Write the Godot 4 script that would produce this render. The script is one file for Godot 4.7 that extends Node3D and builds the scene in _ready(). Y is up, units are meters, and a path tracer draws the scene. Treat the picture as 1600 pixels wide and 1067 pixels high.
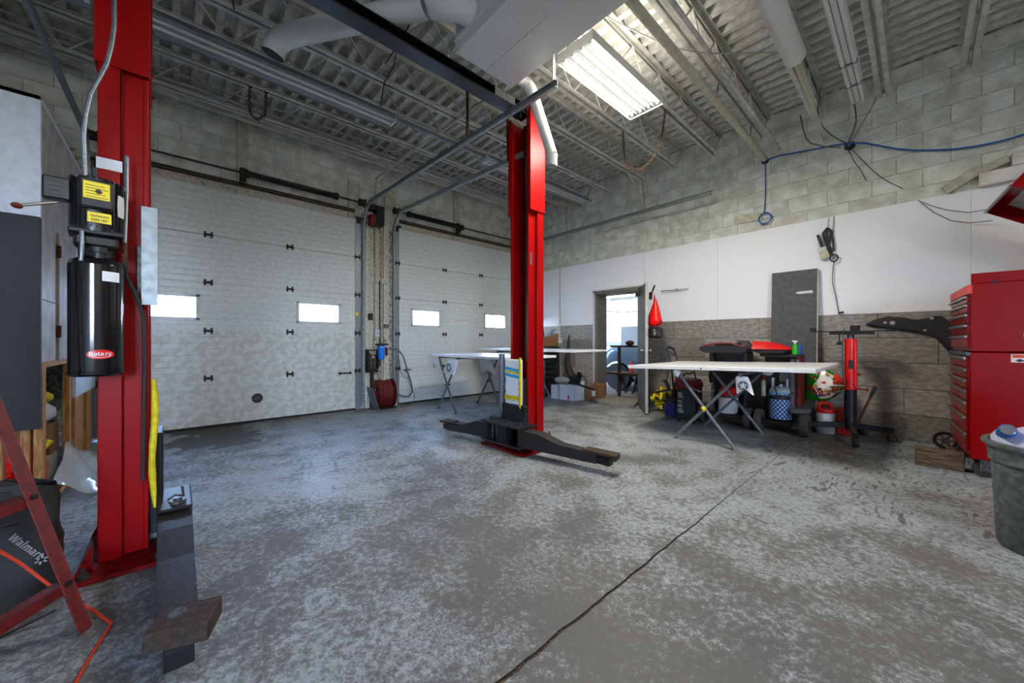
extends Node3D
# A car repair bay: two-post lift, two sectional overhead doors, block walls, bar joists under a steel deck.
# World axes: x runs along the overhead doors, -z towards them, y up; metres.

const FLOOR_X0 := -3.2
const FLOOR_Z0 := -6.5
const FLOOR_W := 9.6
const WZ := -6.26      # inner face of the overhead-door wall
const WX := 6.15       # inner face of the right block wall
const DECK := 4.27     # underside of the steel deck

var M := {}
var T := {}
var used := {}
var rng := RandomNumberGenerator.new()

# ---------------------------------------------------------------- mesh builder
class B:
	var st := SurfaceTool.new()
	func _init():
		st.begin(Mesh.PRIMITIVE_TRIANGLES)
	func v(p: Vector3, n: Vector3, uv := Vector2.ZERO):
		st.set_normal(n); st.set_uv(uv); st.add_vertex(p)
	func tri(a: Vector3, b: Vector3, c: Vector3, hint: Vector3):
		var n := (b - a).cross(c - a).normalized()
		if n.dot(hint) < 0.0:
			n = -n
			v(a, n); v(b, n); v(c, n)
		else:
			v(a, n); v(c, n); v(b, n)
	func quad(a: Vector3, b: Vector3, c: Vector3, d: Vector3, hint: Vector3):
		tri(a, b, c, hint); tri(a, c, d, hint)
	func quv(a: Vector3, b: Vector3, c: Vector3, d: Vector3, hint: Vector3, ua: Vector2, ub: Vector2, uc: Vector2, ud: Vector2):
		var n := (b - a).cross(c - a).normalized()
		if n.dot(hint) < 0.0:
			n = -n
			v(a, n, ua); v(b, n, ub); v(c, n, uc); v(a, n, ua); v(c, n, uc); v(d, n, ud)
		else:
			v(a, n, ua); v(c, n, uc); v(b, n, ub); v(a, n, ua); v(d, n, ud); v(c, n, uc)
	func sq(a: Vector3, b: Vector3, c: Vector3, d: Vector3, na: Vector3, nb: Vector3, nc: Vector3, nd: Vector3):
		# smooth quad
		var n := (b - a).cross(c - a)
		if n.length() < 1e-12: n = (c - a).cross(d - a)
		if n.dot(na + nb + nc + nd) < 0.0:
			v(a, na); v(b, nb); v(c, nc); v(a, na); v(c, nc); v(d, nd)
		else:
			v(a, na); v(c, nc); v(b, nb); v(a, na); v(d, nd); v(c, nc)
	func box(c: Vector3, s: Vector3, bev := 0.0, bs := Basis.IDENTITY) -> B:
		var h := s * 0.5
		bev = minf(bev, minf(h.x, minf(h.y, h.z)) * 0.9)
		var ax := [Vector3(1, 0, 0), Vector3(0, 1, 0), Vector3(0, 0, 1)]
		for i in 3:
			var u: Vector3 = ax[(i + 1) % 3]; var w: Vector3 = ax[(i + 2) % 3]; var n: Vector3 = ax[i]
			for sg in [-1.0, 1.0]:
				var o: Vector3 = n * (h[i] * sg)
				var du: Vector3 = u * (h[(i + 1) % 3] - bev); var dw: Vector3 = w * (h[(i + 2) % 3] - bev)
				quad(c + bs * (o - du - dw), c + bs * (o + du - dw), c + bs * (o + du + dw), c + bs * (o - du + dw), bs * (n * sg))
			if bev > 0.0:
				for s1 in [-1.0, 1.0]:
					for s2 in [-1.0, 1.0]:
						# edge along axis i between faces u(s1) and w(s2)
						var L: Vector3 = n * (h[i] - bev)
						var p: Vector3 = u * (h[(i + 1) % 3] * s1) + w * ((h[(i + 2) % 3] - bev) * s2)
						var q: Vector3 = u * ((h[(i + 1) % 3] - bev) * s1) + w * (h[(i + 2) % 3] * s2)
						quad(c + bs * (p - L), c + bs * (p + L), c + bs * (q + L), c + bs * (q - L), bs * (u * s1 + w * s2))
		if bev > 0.0:
			for sx in [-1.0, 1.0]:
				for sy in [-1.0, 1.0]:
					for sz in [-1.0, 1.0]:
						var sgn := Vector3(sx, sy, sz)
						var k := h - Vector3.ONE * bev
						tri(c + bs * (Vector3(h.x, k.y, k.z) * sgn), c + bs * (Vector3(k.x, h.y, k.z) * sgn), c + bs * (Vector3(k.x, k.y, h.z) * sgn), bs * sgn)
		return self
	func bx(x0: float, x1: float, y0: float, y1: float, z0: float, z1: float, bev := 0.0) -> B:
		return box(Vector3((x0 + x1) / 2, (y0 + y1) / 2, (z0 + z1) / 2), Vector3(absf(x1 - x0), absf(y1 - y0), absf(z1 - z0)), bev)
	# a box laid along p0 -> p1, w wide (across up), h high
	func bar(p0: Vector3, p1: Vector3, w: float, h: float, bev := 0.0, up := Vector3.UP) -> B:
		var d := (p1 - p0).normalized()
		var s := d.cross(up)
		if s.length() < 0.01: s = d.cross(Vector3.RIGHT)
		s = s.normalized()
		var u := s.cross(d)
		return box((p0 + p1) / 2, Vector3(w, h, (p1 - p0).length()), bev, Basis(s, u, -d))
	func frame(d: Vector3) -> Array:
		var a := Vector3.UP if absf(d.y) < 0.95 else Vector3.RIGHT
		var u := d.cross(a).normalized()
		return [u, d.cross(u).normalized()]
	func cyl(p0: Vector3, p1: Vector3, r0: float, r1 := -1.0, n := 14, caps := true) -> B:
		if r1 < 0.0: r1 = r0
		var d := (p1 - p0).normalized()
		var f := frame(d)
		var slope := d * ((r0 - r1) / maxf((p1 - p0).length(), 1e-6))
		for i in n:
			var a := TAU * i / n; var b := TAU * (i + 1) / n
			var ea: Vector3 = f[0] * cos(a) + f[1] * sin(a); var eb: Vector3 = f[0] * cos(b) + f[1] * sin(b)
			var na := (ea + slope).normalized(); var nb := (eb + slope).normalized()
			sq(p0 + ea * r0, p0 + eb * r0, p1 + eb * r1, p1 + ea * r1, na, nb, nb, na)
			if caps:
				if r0 > 1e-5: tri(p0, p0 + ea * r0, p0 + eb * r0, -d)
				if r1 > 1e-5: tri(p1, p1 + ea * r1, p1 + eb * r1, d)
		return self
	# an open pipe with wall thickness
	func pipe(p0: Vector3, p1: Vector3, r: float, wall := 0.003, n := 18) -> B:
		var d := (p1 - p0).normalized()
		var f := frame(d)
		for i in n:
			var a := TAU * i / n; var b := TAU * (i + 1) / n
			var ea: Vector3 = f[0] * cos(a) + f[1] * sin(a); var eb: Vector3 = f[0] * cos(b) + f[1] * sin(b)
			sq(p0 + ea * r, p0 + eb * r, p1 + eb * r, p1 + ea * r, ea, eb, eb, ea)
			var q := r - wall
			sq(p0 + ea * q, p0 + eb * q, p1 + eb * q, p1 + ea * q, -ea, -eb, -eb, -ea)
			quad(p0 + ea * r, p0 + eb * r, p0 + eb * q, p0 + ea * q, -d)
			quad(p1 + ea * r, p1 + eb * r, p1 + eb * q, p1 + ea * q, d)
		return self
	func tube(pts: Array, r, n := 8, caps := true, closed := false) -> B:
		var m := pts.size()
		var d0: Vector3 = (pts[1] - pts[0]).normalized()
		var f := frame(d0)
		var u: Vector3 = f[0]
		var rings := []; var norms := []
		for i in m:
			var d: Vector3
			if closed: d = (pts[(i + 1) % m] - pts[(i + m - 1) % m]).normalized()
			elif i == 0: d = d0
			elif i == m - 1: d = (pts[i] - pts[i - 1]).normalized()
			else: d = (pts[i + 1] - pts[i - 1]).normalized()
			u = (u - d * u.dot(d)).normalized()
			var w := d.cross(u)
			var ring := []; var nn := []
			var rr: float = r[i] if r is Array else r
			for k in n:
				var a := TAU * k / n
				var e: Vector3 = u * cos(a) + w * sin(a)
				nn.append(e); ring.append(pts[i] + e * rr)
			rings.append(ring); norms.append(nn)
		for i in (m if closed else m - 1):
			var j := (i + 1) % m
			for k in n:
				var l := (k + 1) % n
				sq(rings[i][k], rings[i][l], rings[j][l], rings[j][k], norms[i][k], norms[i][l], norms[j][l], norms[j][k])
		if caps and not closed:
			for k in n:
				var l := (k + 1) % n
				tri(pts[0], rings[0][k], rings[0][l], -d0)
				tri(pts[m - 1], rings[m - 1][k], rings[m - 1][l], (pts[m - 1] - pts[m - 2]))
		return self
	# profile: Vector2(radius, y); hard edges where the profile repeats a point
	func lathe(prof: Array, n := 24, o := Vector3.ZERO, bs := Basis.IDENTITY) -> B:
		for i in prof.size() - 1:
			var p: Vector2 = prof[i]; var q: Vector2 = prof[i + 1]
			var t := q - p
			if t.length() < 1e-6: continue
			var nr := Vector2(t.y, -t.x).normalized()
			var np := nr; var nq := nr
			if i > 0:
				var tp: Vector2 = p - prof[i - 1]
				if tp.length() > 1e-6 and tp.normalized().dot(t.normalized()) > 0.7: np = (nr + Vector2(tp.y, -tp.x).normalized()).normalized()
			if i < prof.size() - 2:
				var tq: Vector2 = prof[i + 2] - q
				if tq.length() > 1e-6 and tq.normalized().dot(t.normalized()) > 0.7: nq = (nr + Vector2(tq.y, -tq.x).normalized()).normalized()
			for k in n:
				var a := TAU * k / n; var b := TAU * (k + 1) / n
				var ca := Vector3(cos(a), 0, sin(a)); var cb := Vector3(cos(b), 0, sin(b))
				var up := Vector3.UP
				sq(o + bs * (ca * p.x + up * p.y), o + bs * (cb * p.x + up * p.y), o + bs * (cb * q.x + up * q.y), o + bs * (ca * q.x + up * q.y),
					bs * (ca * np.x + up * np.y), bs * (cb * np.x + up * np.y), bs * (cb * nq.x + up * nq.y), bs * (ca * nq.x + up * nq.y))
		return self
	# polygon in the local xy plane, extruded from z=-d/2 to d/2
	func prism(poly: PackedVector2Array, d: float, o := Vector3.ZERO, bs := Basis.IDENTITY) -> B:
		var idx := Geometry2D.triangulate_polygon(poly)
		for i in range(0, idx.size(), 3):
			for s in [-0.5, 0.5]:
				var a := poly[idx[i]]; var b := poly[idx[i + 1]]; var c := poly[idx[i + 2]]
				tri(o + bs * Vector3(a.x, a.y, d * s), o + bs * Vector3(b.x, b.y, d * s), o + bs * Vector3(c.x, c.y, d * s), bs * Vector3(0, 0, s))
		var area := 0.0
		for i in poly.size():
			var a := poly[i]; var b := poly[(i + 1) % poly.size()]
			area += a.x * b.y - b.x * a.y
		for i in poly.size():
			var a := poly[i]; var b := poly[(i + 1) % poly.size()]
			var nn := Vector3(b.y - a.y, a.x - b.x, 0) * signf(area)
			quad(o + bs * Vector3(a.x, a.y, -d / 2), o + bs * Vector3(b.x, b.y, -d / 2), o + bs * Vector3(b.x, b.y, d / 2), o + bs * Vector3(a.x, a.y, d / 2), bs * nn)
		return self
	func ball(c: Vector3, r: Vector3, n := 16, bs := Basis.IDENTITY) -> B:
		var m := n / 2
		for i in m:
			for k in n:
				var P := []; var N := []
				for q in [[i, k], [i, k + 1], [i + 1, k + 1], [i + 1, k]]:
					var th: float = PI * q[0] / m; var ph: float = TAU * q[1] / n
					var e := Vector3(sin(th) * cos(ph), cos(th), sin(th) * sin(ph))
					P.append(c + bs * (e * r)); N.append((bs * (e / r)).normalized())
				sq(P[0], P[1], P[2], P[3], N[0], N[1], N[2], N[3])
		return self
	# a smooth surface through a grid of points; flip with out (a point inside the body, or a direction if dir)
	func grid(g: Array, out: Vector3, dir := false, uv := false) -> B:
		var nr := g.size(); var nc: int = g[0].size()
		var N := []
		for i in nr:
			var row := []
			for j in nc:
				var a: Vector3 = g[mini(i + 1, nr - 1)][j] - g[maxi(i - 1, 0)][j]
				var b: Vector3 = g[i][mini(j + 1, nc - 1)] - g[i][maxi(j - 1, 0)]
				if (g[i][0] - g[i][nc - 1]).length() < 1e-5 and (j == 0 or j == nc - 1): b = g[i][1] - g[i][nc - 2]
				var n := a.cross(b)
				if n.length() < 1e-9: n = (g[i][j] - out) if not dir else out
				n = n.normalized()
				var h: Vector3 = out if dir else g[i][j] - out
				if n.dot(h) < 0.0: n = -n
				row.append(n)
			N.append(row)
		for i in nr - 1:
			for j in nc - 1:
				if uv:
					var us := [Vector2(float(j) / (nc - 1), float(i) / (nr - 1)), Vector2(float(j + 1) / (nc - 1), float(i) / (nr - 1)), Vector2(float(j + 1) / (nc - 1), float(i + 1) / (nr - 1)), Vector2(float(j) / (nc - 1), float(i + 1) / (nr - 1))]
					quv(g[i][j], g[i][j + 1], g[i + 1][j + 1], g[i + 1][j], N[i][j], us[0], us[1], us[2], us[3])
				else:
					sq(g[i][j], g[i][j + 1], g[i + 1][j + 1], g[i + 1][j], N[i][j], N[i][j + 1], N[i + 1][j + 1], N[i + 1][j])
		return self
	func done() -> ArrayMesh:
		return st.commit()

# ---------------------------------------------------------------- naming
func numbered(called: String, parent: Node) -> String:
	var key := str(parent.get_instance_id()) + "/" + called
	var n: int = used.get(key, -1) + 1
	used[key] = n
	return called if n == 0 else "%s_%03d" % [called, n]

func put(b, called: String, m: Material, parent: Node = self, at := Vector3.ZERO, bs := Basis.IDENTITY) -> MeshInstance3D:
	var o := MeshInstance3D.new()
	o.mesh = b.done() if b is B else b
	o.material_override = m
	o.name = numbered(called, parent)
	parent.add_child(o, true)
	o.transform = Transform3D(bs, at)
	return o

func tag(o: Node, label: String, category: String, group := "") -> Node:
	o.set_meta("label", label); o.set_meta("category", category)
	if group != "": o.set_meta("group", group)
	return o

func thing(called: String, label: String, category: String, at := Vector3.ZERO, turn := 0.0, group := "") -> Node3D:
	var o := Node3D.new()
	o.name = numbered(called, self)
	add_child(o, true)
	o.position = at; o.rotation_degrees.y = turn
	tag(o, label, category, group)
	return o

func one(b, called: String, m: Material, label: String, category: String, group := "", at := Vector3.ZERO, bs := Basis.IDENTITY) -> MeshInstance3D:
	var o := put(b, called, m, self, at, bs)
	tag(o, label, category, group)
	return o

func setting(called: String) -> Node3D:
	var o := Node3D.new()
	o.name = called
	add_child(o, true)
	o.set_meta("kind", "structure")
	return o

func copy(o: Node3D, at: Vector3, label := "") -> Node3D:
	var base: String = o.get_meta("base_name", String(o.name))
	var r: Node3D = o.duplicate()
	r.name = numbered(base, self)
	add_child(r, true)
	r.position = at
	if label != "": r.set_meta("label", label)
	return r

# ---------------------------------------------------------------- textures and materials
func lut_tex(sd: int, freq: float, oct: int, lo: Color, hi: Color, gain := 1.0, size := 512, kind := FastNoiseLite.TYPE_SIMPLEX, stretch := 1, upright := false) -> ImageTexture:
	var n := FastNoiseLite.new()
	n.seed = sd; n.frequency = freq; n.noise_type = kind
	n.fractal_type = FastNoiseLite.FRACTAL_FBM; n.fractal_octaves = oct
	var w := size
	var im := n.get_seamless_image(w / stretch, size, false, false, 0.15)
	if stretch > 1: im.resize(w, size, Image.INTERPOLATE_CUBIC)
	im.convert(Image.FORMAT_L8)
	var src := im.get_data()
	var out := PackedByteArray(); out.resize(src.size() * 3)
	var lr := PackedByteArray(); lr.resize(256 * 3)
	for i in 256:
		var t := clampf((i / 255.0 - 0.5) * gain + 0.5, 0.0, 1.0)
		var c := lo.lerp(hi, t)
		lr[i * 3] = int(c.r * 255); lr[i * 3 + 1] = int(c.g * 255); lr[i * 3 + 2] = int(c.b * 255)
	for i in src.size():
		var k := src[i] * 3
		out[i * 3] = lr[k]; out[i * 3 + 1] = lr[k + 1]; out[i * 3 + 2] = lr[k + 2]
	var r := Image.create_from_data(w, size, false, Image.FORMAT_RGB8, out)
	if upright: r.rotate_90(CLOCKWISE)
	return ImageTexture.create_from_image(r)

func normal_tex(sd: int, freq: float, oct: int, strength: float, size := 512, stretch := 1) -> ImageTexture:
	var n := FastNoiseLite.new()
	n.seed = sd; n.frequency = freq; n.noise_type = FastNoiseLite.TYPE_SIMPLEX
	n.fractal_type = FastNoiseLite.FRACTAL_FBM; n.fractal_octaves = oct
	var im := n.get_seamless_image(size / stretch, size, false, false, 0.15)
	if stretch > 1: im.resize(size, size, Image.INTERPOLATE_CUBIC)
	im.convert(Image.FORMAT_RGBA8)
	im.bump_map_to_normal_map(strength)
	return ImageTexture.create_from_image(im)

func mat(key: String, col: Color, rough := 0.6, metal := 0.0, tex := "", scale := 1.0, nrm := "", nstr := 1.0, world := true) -> StandardMaterial3D:
	if M.has(key): return M[key]
	var m := StandardMaterial3D.new()
	m.albedo_color = col; m.roughness = rough; m.metallic = metal
	if tex != "": m.albedo_texture = T[tex]
	if nrm != "":
		m.normal_enabled = true; m.normal_texture = T[nrm]; m.normal_scale = nstr
	if tex != "" or nrm != "":
		m.uv1_triplanar = true; m.uv1_world_triplanar = world
		m.uv1_scale = Vector3.ONE * scale
	M[key] = m
	return m

func make_textures():
	T.grime = lut_tex(3, 0.012, 5, Color(0.86, 0.855, 0.84), Color(1, 1, 1), 1.7)
	T.heavy = lut_tex(5, 0.02, 6, Color(0.66, 0.64, 0.61), Color(1, 1, 1), 1.9)
	T.soot = lut_tex(8, 0.011, 5, Color(0.86, 0.855, 0.845), Color(1, 1, 1), 1.6)
	T.smear = lut_tex(13, 0.018, 5, Color(0.86, 0.845, 0.81), Color(1, 1, 1), 1.9)
	T.smudge = lut_tex(15, 0.014, 6, Color(0.90, 0.885, 0.85), Color(1, 1, 1), 1.8)
	T.grain = lut_tex(11, 0.2, 3, Color(0.86, 0.86, 0.86), Color(1, 1, 1), 1.6)
	T.wood = lut_tex(17, 0.05, 5, Color(0.70, 0.62, 0.52), Color(1, 1, 1), 2.0, 512, FastNoiseLite.TYPE_SIMPLEX, 8)
	T.wood_v = lut_tex(19, 0.05, 5, Color(0.74, 0.67, 0.58), Color(1, 1, 1), 1.7, 512, FastNoiseLite.TYPE_SIMPLEX, 8, true)
	T.faint = lut_tex(37, 0.025, 5, Color(0.945, 0.94, 0.93), Color(1, 1, 1), 1.5)
	T.plank = lut_tex(23, 0.03, 6, Color(0.80, 0.79, 0.78), Color(1.0, 0.985, 0.96), 1.7, 1024, FastNoiseLite.TYPE_SIMPLEX, 2)
	T.rust = lut_tex(29, 0.03, 5, Color(0.45, 0.30, 0.20), Color(1, 1, 1), 3.0)
	T.galv = lut_tex(31, 0.05, 2, Color(0.78, 0.80, 0.82), Color(1, 1, 1), 1.6, 512, FastNoiseLite.TYPE_CELLULAR)
	T.n_block = normal_tex(41, 0.08, 5, 3.0)
	T.n_fine = normal_tex(43, 0.15, 4, 2.0)
	T.n_soft = normal_tex(47, 0.02, 3, 4.0)
	T.n_wood = normal_tex(53, 0.06, 4, 2.0, 512, 8)

func make_floor_texture():
	# worn blue-grey floor paint over brown concrete, with oil and scrape marks where the photograph has them
	var S := 2048
	var src := []
	for q in [[61, 0.0022, 4], [67, 0.012, 4], [71, 0.10, 4], [73, 0.35, 2], [79, 0.005, 3]]:
		var n := FastNoiseLite.new()
		n.seed = q[0]; n.frequency = q[1]; n.fractal_type = FastNoiseLite.FRACTAL_FBM; n.fractal_octaves = q[2]
		var im := n.get_image(S, S, false, false, true)
		im.convert(Image.FORMAT_L8)
		src.append(im.get_data())
	var col := PackedByteArray(); col.resize(S * S * 3)
	var rgh := PackedByteArray(); rgh.resize(S * S)
	var A: PackedByteArray = src[0]; var C: PackedByteArray = src[1]; var D: PackedByteArray = src[2]; var E: PackedByteArray = src[3]; var F: PackedByteArray = src[4]
	var px := FLOOR_W / S
	for j in S:
		var z := FLOOR_Z0 + j * px
		for i in S:
			var k := j * S + i
			var x := FLOOR_X0 + i * px
			var d := D[k] / 255.0; var e := E[k] / 255.0; var c := C[k] / 255.0
			# share of paint left: heavy wear in the middle of the bay where cars stand
			var wear := exp(-((x - 1.0) * (x - 1.0) * 0.28 + (z + 1.2) * (z + 1.2) * 0.40)) * 0.27 + exp(-((x - 4.4) * (x - 4.4) * 0.6 + (z + 3.2) * (z + 3.2) * 0.4)) * 0.13
			var p := A[k] / 255.0 * 0.55 + c * 0.55 + (d - 0.5) * 0.60 + (e - 0.5) * 0.60 - wear + 0.06
			p = clampf((p - 0.32) * 2.6, 0.0, 1.0)
			var tone := 0.88 + 0.24 * (d * 0.5 + e * 0.5) * (0.6 + 0.4 * c)
			var f := F[k] / 255.0
			var r := lerpf(0.335 + 0.04 * f, 0.56, p) * tone
			var g := lerpf(0.335 + 0.03 * f, 0.588, p) * tone
			var b := lerpf(0.33 + 0.01 * f, 0.602, p) * tone
			# oil patch in front of the overhead door, with a sharp torn edge
			if z < -4.55 and x < 0.95:
				var ed := 0.68 + (c - 0.5) * 0.5 + (d - 0.5) * 0.10
				var zz := -4.98 + (c - 0.5) * 0.9 + (d - 0.5) * 0.12 - x * 0.10
				if x < ed and z < zz and x > -0.1 + (c - 0.5):
					r = 0.27 * tone; g = 0.255 * tone; b = 0.235 * tone; p = 0.2
			# the small square patch in mid bay
			var u := (x - 1.43) * 0.94 + (z + 2.6) * 0.34; var w := (z + 2.6) * 0.94 - (x - 1.43) * 0.34
			if absf(u) < 0.26 + (d - 0.5) * 0.1 and absf(w) < 0.15 + (d - 0.5) * 0.1:
				var q := 0.82 if (absf(u) > 0.17 or absf(w) > 0.09) else 0.96
				r *= q; g *= q; b *= q * 0.97
			# scrapes along the right wall lane
			if x > 3.3 and z > -1.2:
				var s := D[(j * S + (i * 5) / 23 + j % 3) % (S * S)] / 255.0
				if s * 0.6 + c * 0.4 > 0.66:
					r *= 0.68; g *= 0.64; b *= 0.62
			if c > 0.72 and d > 0.62:
				r *= 0.72; g *= 0.71; b *= 0.70
			col[k * 3] = int(clampf(r, 0, 1) * 255); col[k * 3 + 1] = int(clampf(g, 0, 1) * 255); col[k * 3 + 2] = int(clampf(b, 0, 1) * 255)
			rgh[k] = int(clampf(lerpf(0.66, 0.50, p) + (e - 0.5) * 0.2, 0.2, 0.9) * 255)
	var m := StandardMaterial3D.new()
	m.albedo_texture = ImageTexture.create_from_image(Image.create_from_data(S, S, false, Image.FORMAT_RGB8, col))
	m.roughness_texture = ImageTexture.create_from_image(Image.create_from_data(S, S, false, Image.FORMAT_L8, rgh))
	m.roughness = 1.0
	M.floor = m

func make_materials():
	mat("block", Color(0.83, 0.845, 0.80), 0.7, 0, "grime", 0.45, "n_block", 0.4)
	mat("block_b", Color(0.81, 0.825, 0.78), 0.72, 0, "grime", 0.61, "n_block", 0.5)
	mat("block_c", Color(0.845, 0.86, 0.82), 0.68, 0, "grime", 0.38, "n_block", 0.35)
	mat("mortar", Color(0.52, 0.52, 0.47), 0.9, 0, "heavy", 1.3, "n_block", 1.2)
	mat("dirt", Color(0.36, 0.33, 0.29), 0.95, 0, "heavy", 4.0)
	mat("joint", Color(0.74, 0.75, 0.70), 0.85, 0, "heavy", 1.3)
	mat("white_panel", Color(0.88, 0.89, 0.90), 0.55)
	mat("plank_a", Color(0.575, 0.56, 0.54), 0.55, 0, "plank", 0.62, "n_wood", 0.4)
	mat("plank_b", Color(0.64, 0.625, 0.60), 0.55, 0, "plank", 0.55, "n_wood", 0.4)
	mat("plank_c", Color(0.52, 0.505, 0.485), 0.55, 0, "plank", 0.7, "n_wood", 0.4)
	mat("plaster", Color(0.88, 0.88, 0.86), 0.8, 0, "grime", 0.4)
	mat("deck", Color(0.82, 0.82, 0.79), 0.6, 0, "soot", 1.3)
	mat("joist", Color(0.76, 0.76, 0.73), 0.55, 0, "grime", 0.8)
	mat("door_white", Color(0.82, 0.84, 0.83), 0.45, 0, "faint", 0.9)
	mat("door_dirty", Color(0.815, 0.83, 0.815), 0.5, 0, "smudge", 1.1)
	mat("galv", Color(0.62, 0.65, 0.68), 0.42, 0.8, "galv", 3.0)
	mat("galv_dull", Color(0.58, 0.61, 0.62), 0.45, 0.35, "grime", 2.0)
	mat("dark_steel", Color(0.22, 0.215, 0.21), 0.5, 0.5, "heavy", 2.0)
	mat("black_iron", Color(0.115, 0.115, 0.125), 0.45, 0.3, "grime", 2.0)
	mat("worn_black", Color(0.17, 0.16, 0.16), 0.6, 0.2, "heavy", 3.0)
	mat("black_gloss", Color(0.05, 0.052, 0.065), 0.12, 0.0, "", 1.0)
	mat("black_paint", Color(0.10, 0.105, 0.125), 0.32, 0.0, "grime", 2.0)
	mat("black_plastic", Color(0.105, 0.105, 0.11), 0.5)
	mat("rubber", Color(0.13, 0.13, 0.13), 0.75, 0, "grime", 3.0)
	mat("grey_rubber", Color(0.30, 0.30, 0.29), 0.8, 0, "grime", 3.0)
	mat("lift_red", Color(0.60, 0.028, 0.034), 0.34, 0.0, "grain", 1.5)
	mat("lift_red_worn", Color(0.50, 0.05, 0.05), 0.5, 0.0, "heavy", 1.5)
	mat("old_red", Color(0.42, 0.07, 0.065), 0.55, 0.0, "heavy", 2.2)
	mat("chest_red", Color(0.54, 0.008, 0.018), 0.22, 0.0, "grain", 0.8)
	mat("orange_red", Color(0.72, 0.06, 0.04), 0.4)
	mat("bright_red", Color(0.80, 0.03, 0.02), 0.38)
	mat("pink_red", Color(0.78, 0.22, 0.22), 0.5)
	mat("hose_red", Color(0.42, 0.03, 0.045), 0.5, 0, "grime", 3.0)
	mat("blue_plastic", Color(0.02, 0.06, 0.42), 0.4)
	mat("cyan_plastic", Color(0.02, 0.42, 0.80), 0.35)
	mat("tape_cyan", Color(0.08, 0.62, 0.80), 0.5)
	mat("cable_blue", Color(0.10, 0.32, 0.62), 0.5)
	mat("wire_grey", Color(0.34, 0.34, 0.32), 0.6)
	mat("wire_dark", Color(0.14, 0.14, 0.135), 0.6)
	mat("wire_light", Color(0.62, 0.62, 0.58), 0.6)
	mat("yellow", Color(0.86, 0.78, 0.03), 0.6, 0, "grime", 3.0)
	mat("yellow_label", Color(0.93, 0.83, 0.03), 0.45)
	mat("white_paint", Color(0.84, 0.85, 0.84), 0.4, 0, "grain", 1.0)
	mat("cream_paint", Color(0.74, 0.74, 0.65), 0.55, 0, "grime", 1.0)
	mat("duct_white", Color(0.84, 0.85, 0.84), 0.35, 0, "grain", 0.8)
	mat("board_white", Color(0.84, 0.85, 0.85), 0.35)
	mat("paper_white", Color(0.85, 0.86, 0.87), 0.8)
	mat("stand_grey", Color(0.45, 0.47, 0.50), 0.42, 0.35, "grime", 2.0)
	mat("steel", Color(0.60, 0.61, 0.62), 0.32, 0.9)
	mat("dull_steel", Color(0.40, 0.40, 0.40), 0.5, 0.7, "heavy", 3.0)
	mat("rust", Color(0.40, 0.24, 0.15), 0.85, 0.1, "rust", 2.5)
	mat("brown_steel", Color(0.26, 0.20, 0.165), 0.7, 0.2, "heavy", 3.0)
	mat("chain_rust", Color(0.42, 0.33, 0.26), 0.6, 0.5)
	mat("door_grey", Color(0.36, 0.37, 0.36), 0.5, 0.1, "grime", 0.8)
	mat("frame_grey", Color(0.44, 0.43, 0.40), 0.55, 0.1, "grime", 1.2)
	mat("slate", Color(0.29, 0.29, 0.295), 0.6, 0, "grime", 1.5, "n_fine", 0.3)
	mat("stud", Color(0.72, 0.53, 0.30), 0.7, 0, "wood_v", 1.4)
	mat("timber", Color(0.36, 0.29, 0.22), 0.8, 0, "wood", 1.6, "n_wood", 0.6)
	mat("old_wood", Color(0.78, 0.76, 0.70), 0.75, 0, "smear", 1.6)
	mat("cardboard", Color(0.52, 0.36, 0.20), 0.8, 0, "grain", 1.0)
	mat("box_white", Color(0.76, 0.78, 0.82), 0.7)
	mat("closet_white", Color(0.80, 0.84, 0.88), 0.7, 0, "faint", 0.8)
	mat("closet_dark", Color(0.10, 0.105, 0.125), 0.65, 0, "grain", 0.8)
	mat("closet_inside", Color(0.60, 0.50, 0.38), 0.8, 0, "wood_v", 0.8)
	mat("panel_grey", Color(0.66, 0.65, 0.64), 0.6, 0, "grime", 0.7)
	mat("can_grey", Color(0.42, 0.46, 0.45), 0.6, 0, "heavy", 1.8)
	mat("concrete", Color(0.50, 0.48, 0.44), 0.85, 0, "grime", 1.0, "n_block", 0.6)
	mat("tyre", Color(0.11, 0.11, 0.11), 0.8)
	mat("car_blue", Color(0.40, 0.47, 0.52), 0.25, 0.3)
	mat("silver_plastic", Color(0.68, 0.70, 0.72), 0.25, 0.3)
	mat("orange_cord", Color(0.72, 0.20, 0.09), 0.5)
	mat("liner", Color(0.13, 0.13, 0.135), 0.6, 0, "grime", 2.0)
	mat("asphalt", Color(0.45, 0.45, 0.45), 0.9)
	mat("siding", Color(0.80, 0.80, 0.78), 0.8)
	mat("green_foil", Color(0.10, 0.58, 0.06), 0.3)
	mat("dark_navy", Color(0.05, 0.07, 0.09), 0.5)
	mat("fascia", Color(0.40, 0.40, 0.385), 0.6)
	M.lift_red.metallic_specular = 0.25; M.chest_red.metallic_specular = 0.3; M.lift_red_worn.metallic_specular = 0.25
	# clear and thin things
	var g := mat("glass", Color(0.95, 0.97, 1.0, 0.12), 0.03)
	g.transparency = BaseMaterial3D.TRANSPARENCY_ALPHA
	var pl := mat("poly_sheet", Color(0.82, 0.84, 0.84, 0.42), 0.15)
	pl.transparency = BaseMaterial3D.TRANSPARENCY_ALPHA
	var bag := mat("bin_bag", Color(0.74, 0.76, 0.88, 0.75), 0.22)
	bag.transparency = BaseMaterial3D.TRANSPARENCY_ALPHA
	var wrap := mat("plastic_wrap", Color(0.86, 0.87, 0.88), 0.25)
	wrap.backlight = Color(0.35, 0.35, 0.35)
	var rb := mat("red_bag", Color(0.88, 0.045, 0.02), 0.3)
	rb.backlight = Color(0.5, 0.02, 0.01)
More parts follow.
